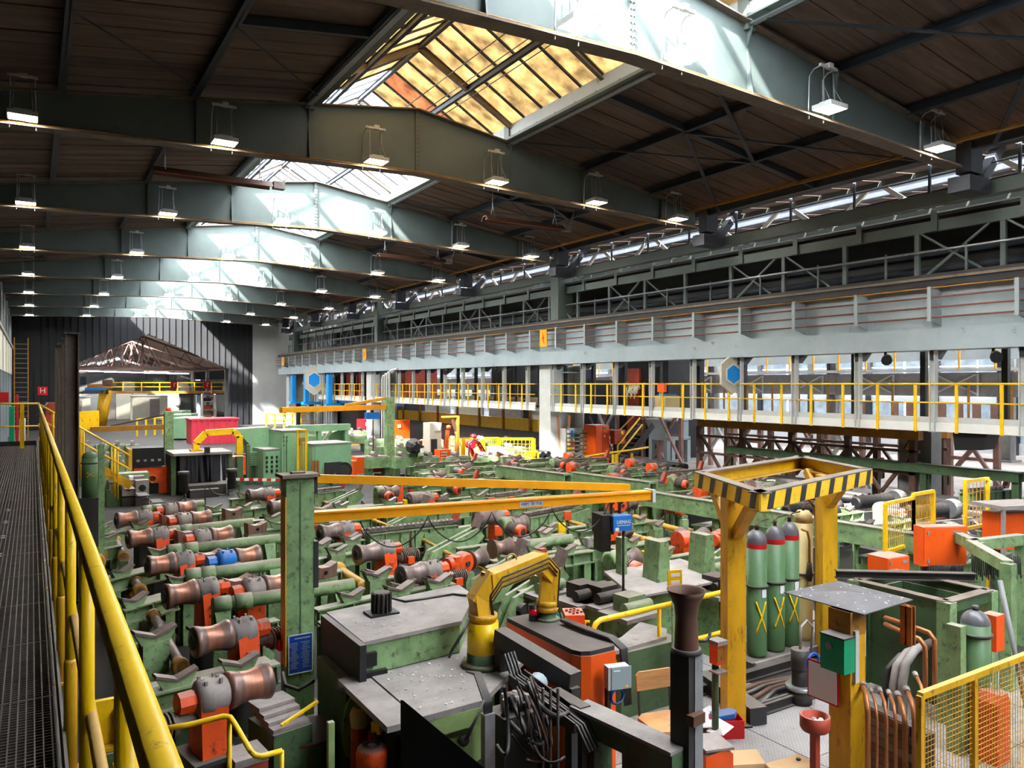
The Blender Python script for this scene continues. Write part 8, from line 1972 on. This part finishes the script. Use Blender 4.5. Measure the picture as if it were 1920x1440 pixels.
for x in (-55, 12, 20, 58): blk(t, (x * w, 0, H(853, d) / 2), (0.08, 0.08, H(852, d)), 'post', 'yellow')
t, d = obj_at('glazed_cabin', 'dark glazed operator cabin on a grey stand below the catwalk', 'cabin', 1270, 868); w = d / FPX
blk(t, (0, 0.6, H(803, d)), (58 * w, 1.2, 32 * w), 'shell', 'steel_blue'); blk(t, (-6 * w, -0.02, H(803, d)), (40 * w, 0.04, 24 * w), 'window_pane', 'curtain'); blk(t, (0, 0.5, H(786, d)), (62 * w, 1.4, 3 * w), 'roof', 'white'); blk(t, (0, 0.5, H(822, d)), (60 * w, 1.2, 6 * w), 'floor_frame', 'steel_blue')
for x in (-26, 26):
    for y in (0, 1): blk(t, (x * w, y, H(824, d) / 2), (0.2, 0.2, H(822, d)), 'leg', 'steel_blue')
t = thing('white_tank', 'cream plastic tank with a blue lid standing on the catwalk', 'tank', onx(1250, 770, CX + 0.7).to_tuple()); t.location.z = 2.68
blk(t, (0, 0, 0.25), (0.7, 0.6, 0.5), 'body', 'cream'); blk(t, (0, 0, 0.53), (0.5, 0.5, 0.06), 'lid', 'blue')
t = thing('orange_junction', 'small orange junction box fixed to the catwalk rail', 'box', onx(1241, 727, CX - 0.1).to_tuple()); blk(t, (0, 0, 0), (0.12, 0.34, 0.3), 'case', 'orange_clean'); blk(t, (0, 0.1, -0.25), (0.03, 0.03, 0.3), 'cable', 'paper')
t = thing('rope_coil', 'frayed pale rope draped over the yellow catwalk rail', 'rope', onx(1187, 722, CX - 0.08).to_tuple())
for k in range(9): b = MB(); y = -0.3 + k * 0.07; b.path([(0.08, y, -0.12 - 0.03 * (k % 3)), (0.03, y + 0.02, 0.01), (-0.05, y + 0.03, -0.1 - 0.05 * (k % 4)), (-0.04, y + 0.05, -0.3 - 0.1 * (k % 3))], 0.018, 5); b.build('strand', 'off_white', t)
# --- dark machinery under the catwalk and in the neighbouring hall
bt = thing('brown_bridge', 'brown and ochre trussed trolley bridge under the catwalk at the right', 'bridge', (21.5, 16, 0))
for (x, m) in ((20.0, 'ochre'), (21.4, 'ochre')):
    b = MB(); b.span((x, 11.6, 2.1), (x + 0.25, 19.6, 2.35)); b.build('girder', m, bt, world=True)
    for z in (1.15, 1.75):
        b = MB(); b.span((x, 11.6, z), (x + 0.1, 19.6, z + 0.08)); b.build('chord', 'brown', bt, world=True)
    for i in range(5):
        y = 11.7 + i * 1.95
        b = MB(); b.span((x, y, 0), (x + 0.16, y + 0.16, 2.1)); b.build('post', 'brown', bt, world=True)
        if i < 4:
            b = MB(); b.bar((x + 0.08, y + 0.1, 1.75), (x + 0.08, y + 1.0, 0.6), 0.09, 0.08); b.bar((x + 0.08, y + 1.9, 1.75), (x + 0.08, y + 1.0, 0.6), 0.09, 0.08); b.build('diagonal', 'brown', bt, world=True)
for i in range(14):
    y = 3 + i * 2.2
    t = thing('raking_truss', 'reddish brown raking truss frame under the next hall, %s from the right' % ORD[i], 'truss', (24.5 + (i % 2), y, 0), 0, 'raking frames beyond the catwalk')
    for s in (0, 1):
        b = MB(); b.bar((0, s * 1.4, 0), (0, s * 1.4, 2.5), 0.16, 0.16); b.build('upright', 'truss_red', t)
    b = MB(); b.bar((0, 0.1, 2.4), (0, 1.9, 0.1), 0.12, 0.12); b.bar((-0.6, 0.9, 2.4), (-0.6, -0.7, 0.1), 0.1, 0.1); b.build('raker', 'truss_red' if i % 3 else 'light_grey', t)
    b = MB(); b.bar((0, 0, 1.3), (0, 1.4, 1.3), 0.1, 0.1); b.build('tie', 'truss_red', t)
t = thing('grey_electric_post', 'grey box column with a yellow warning triangle and white notice under the catwalk', 'column', (20.6, 11.9, 0))
blk(t, (0, 0, 1.2), (0.5, 0.9, 2.4), 'shaft', 'grey'); b = MB(); b.prism([(-0.27, -0.15, 1.75), (-0.27, 0.35, 1.75), (-0.27, 0.1, 2.2)], (0.01, 0, 0)); b.build('triangle_border', 'black', t)
b = MB(); b.prism([(-0.275, -0.08, 1.79), (-0.275, 0.28, 1.79), (-0.275, 0.1, 2.12)], (0.01, 0, 0)); b.build('triangle', 'yellow', t); blk(t, (-0.28, 0.1, 1.93), (0.012, 0.04, 0.15), 'mark', 'black'); blk(t, (-0.28, 0.1, 1.82), (0.012, 0.04, 0.04), 'mark', 'black'); blk(t, (-0.265, 0.08, 1.35), (0.02, 0.5, 0.34), 'white_notice', 'paper')
t = thing('black_hopper', 'black hopper bolted under the catwalk near the right edge', 'hopper', (18.9, 9.6, 0)); b = MB(); b.prism([(-0.2, 0.42, 2.58), (-0.2, -0.42, 2.58), (-0.2, -0.25, 2.06), (-0.2, 0.36, 2.02)], (0.6, 0, 0)); b.build('body', 'black', t)
rnd = random.Random(23)
for i in range(9):
    y = 29 + i * 4.6 + (20 if i > 2 else 0); hh = rnd.uniform(3.5, 7.0)
    t = thing('dark_machine_tower', 'dark blue grey machine tower in the next hall behind the catwalk, %s from the right' % ORD[i], 'machine', (24 + rnd.uniform(0, 3), y, 0), 0, 'dark towers behind the catwalk')
    blk(t, (0, 0, hh / 2), (2.4, rnd.uniform(2.0, 4.2), hh), 'body', ['dark_wall', 'purlin', 'black'][i % 3]); blk(t, (-1.25, 0.4, hh * 0.4), (0.15, 0.9, hh * 0.5), 'panel', ['rust_orange', 'soot', 'steel_blue'][i % 3]); blk(t, (-0.4, -0.3, hh + 0.3), (0.8, 0.8, 0.6), 'duct', 'purlin')
t = thing('red_furnace', 'long brick red furnace with orange lower edge behind the blue posts', 'furnace', (22.5, 55, 0))
for i in range(5): blk(t, (0, -6 + i * 3, 3.6), (2.4, 2.7, 2.6), 'panel', 'rust_orange'); blk(t, (-1.25, -6 + i * 3, 2.7), (0.1, 2.7, 0.7), 'orange_edge', 'orange')  # lower edge in plain orange machine paint
blk(t, (0, 0, 1.15), (2.6, 15.5, 2.3), 'base', 'dark'); blk(t, (-1.4, 0, 2.2), (0.2, 15, 0.25), 'blue_rail', 'blue')
for i in range(4):
    t = thing('white_riser_pipe', 'white bent riser pipe beside the middle crane column, %s' % ORD[i], 'pipe', (18.4 - 0.05 * i, 44.6 - i * 0.5, 0), 0, 'white riser pipes'); b = MB(); b.path([(0, 0, 0), (0, 0, 3.9 + 0.1 * i), (0, -0.15, 4.1 + 0.1 * i), (0, -1.2, 4.2 + 0.1 * i)], 0.07, 8); b.build('pipe', 'light_grey', t)
for i in range(3):
    x, yb, m, lab = ((692, 822, 'red', 'red cabinet with white labels under the blue hoist'), (752, 832, 'orange_clean', 'big orange door panel lit across a corner behind the green crane post'), (640, 836, 'off_white', 'white cloth covered pallet with a rusty end'))[i]
    t, d = obj_at(['red_cabinet', 'orange_sliding_gate', 'covered_pallet'][i], lab, ['cabinet', 'gate', 'pallet'][i], x, yb); w = d / FPX
    ww, hh = ((31, 36), (36, 44), (70, 26))[i]
    blk(t, (0, 0.4, hh * w / 2), (ww * w, 0.8, hh * w), 'body', m); blk(t, (-4 * w, -0.03, hh * w * 0.75), (6 * w, 0.04, 6 * w), 'label', 'paper')
    if i == 0: blk(t, (7 * w, -0.03, hh * w * 0.8), (6 * w, 0.04, 4 * w), 'label', 'paper')
    if i == 2: blk(t, (24 * w, 0.35, hh * w * 0.45), (20 * w, 0.9, hh * w * 0.9), 'rusty_end', 'copper')
# far conveyor lines between the cabinets and the gable
KIND = ['dark rollers', 'yellow handles', 'grey rollers', 'orange drives']
CLU = (('far left', 150, 262, 4, (832, 846, 862)), ('middle', 682, 985, 6, (822, 836, 853)), ('rear', 455, 690, 5, (806, 815)))
n = 0
for (cn, xa, xb, nc_, ys) in CLU:
    for r, py in enumerate(ys):
        for c in range(nc_):
            px = xa + (c + 0.5) * (xb - xa) / nc_
            p = onz(px, py, 0.9); d = p.x * _S + p.y * _C; L = (xb - xa) / nc_ * d / FPX * 0.84
            if px < 330 and 240 < px and py > 840: continue
            k4 = n % 4; n += 1
            t = thing('far_machine_bed', 'small distant green bed with %s, %s from left, %s %s row' % (KIND[k4], ORD[c], ORD[r], cn), 'conveyor', (p.x, p.y, 0), 0.0, 'distant green machine beds')
            blk(t, (0, 0, 0.62), (L, 0.5, 0.4), 'bed', 'green'); blk(t, (0, 0, 0.84), (L * 0.96, 0.3, 0.05), 'top', 'table_top')
            for s in (-1, 1): blk(t, (s * L * 0.4, 0, 0.21), (0.2, 0.4, 0.42), 'leg', 'green_dark')
            for k in range(max(1, int(L / 0.6))):
                b = MB(); x = -L / 2 + 0.3 + k * 0.6
                b.lathe([(0, 0.1), (0.5, 0.07), (1, 0.1)], (x, -0.2, 0.95), (x, 0.2, 0.95), 8); b.build('roller', ['soot', 'yellow_dirty', 'gearhead', 'orange'][k4] if k % 2 else 'gearhead', t)
t, d = obj_at('long_hand_rail', 'long yellow handrail on posts crossing the rear of the hall', 'railing', 560, 800); w = d / FPX
for z in (0.6, 1.1):
    b = MB(); b.tube((-60 * w, 0, z), (60 * w, -2, z), 0.05, 6); b.build('rail', 'yellow', t)
for k in range(9): blk(t, ((-60 + k * 15) * w, -k * 0.18, 0.55), (0.1, 0.1, 1.1), 'post', 'yellow')
t, d = obj_at('left_hand_rail', 'yellow handrail pen around the machines in the far left', 'railing', 290, 818); w = d / FPX
for z in (0.6, 1.2):
    b = MB(); b.tube((-30 * w, 0, z), (55 * w, 3, z), 0.05, 6); b.build('rail', 'yellow', t)
for k in range(6): blk(t, ((-30 + k * 17) * w, k * 0.6, 0.6), (0.12, 0.12, 1.2), 'post', 'yellow')
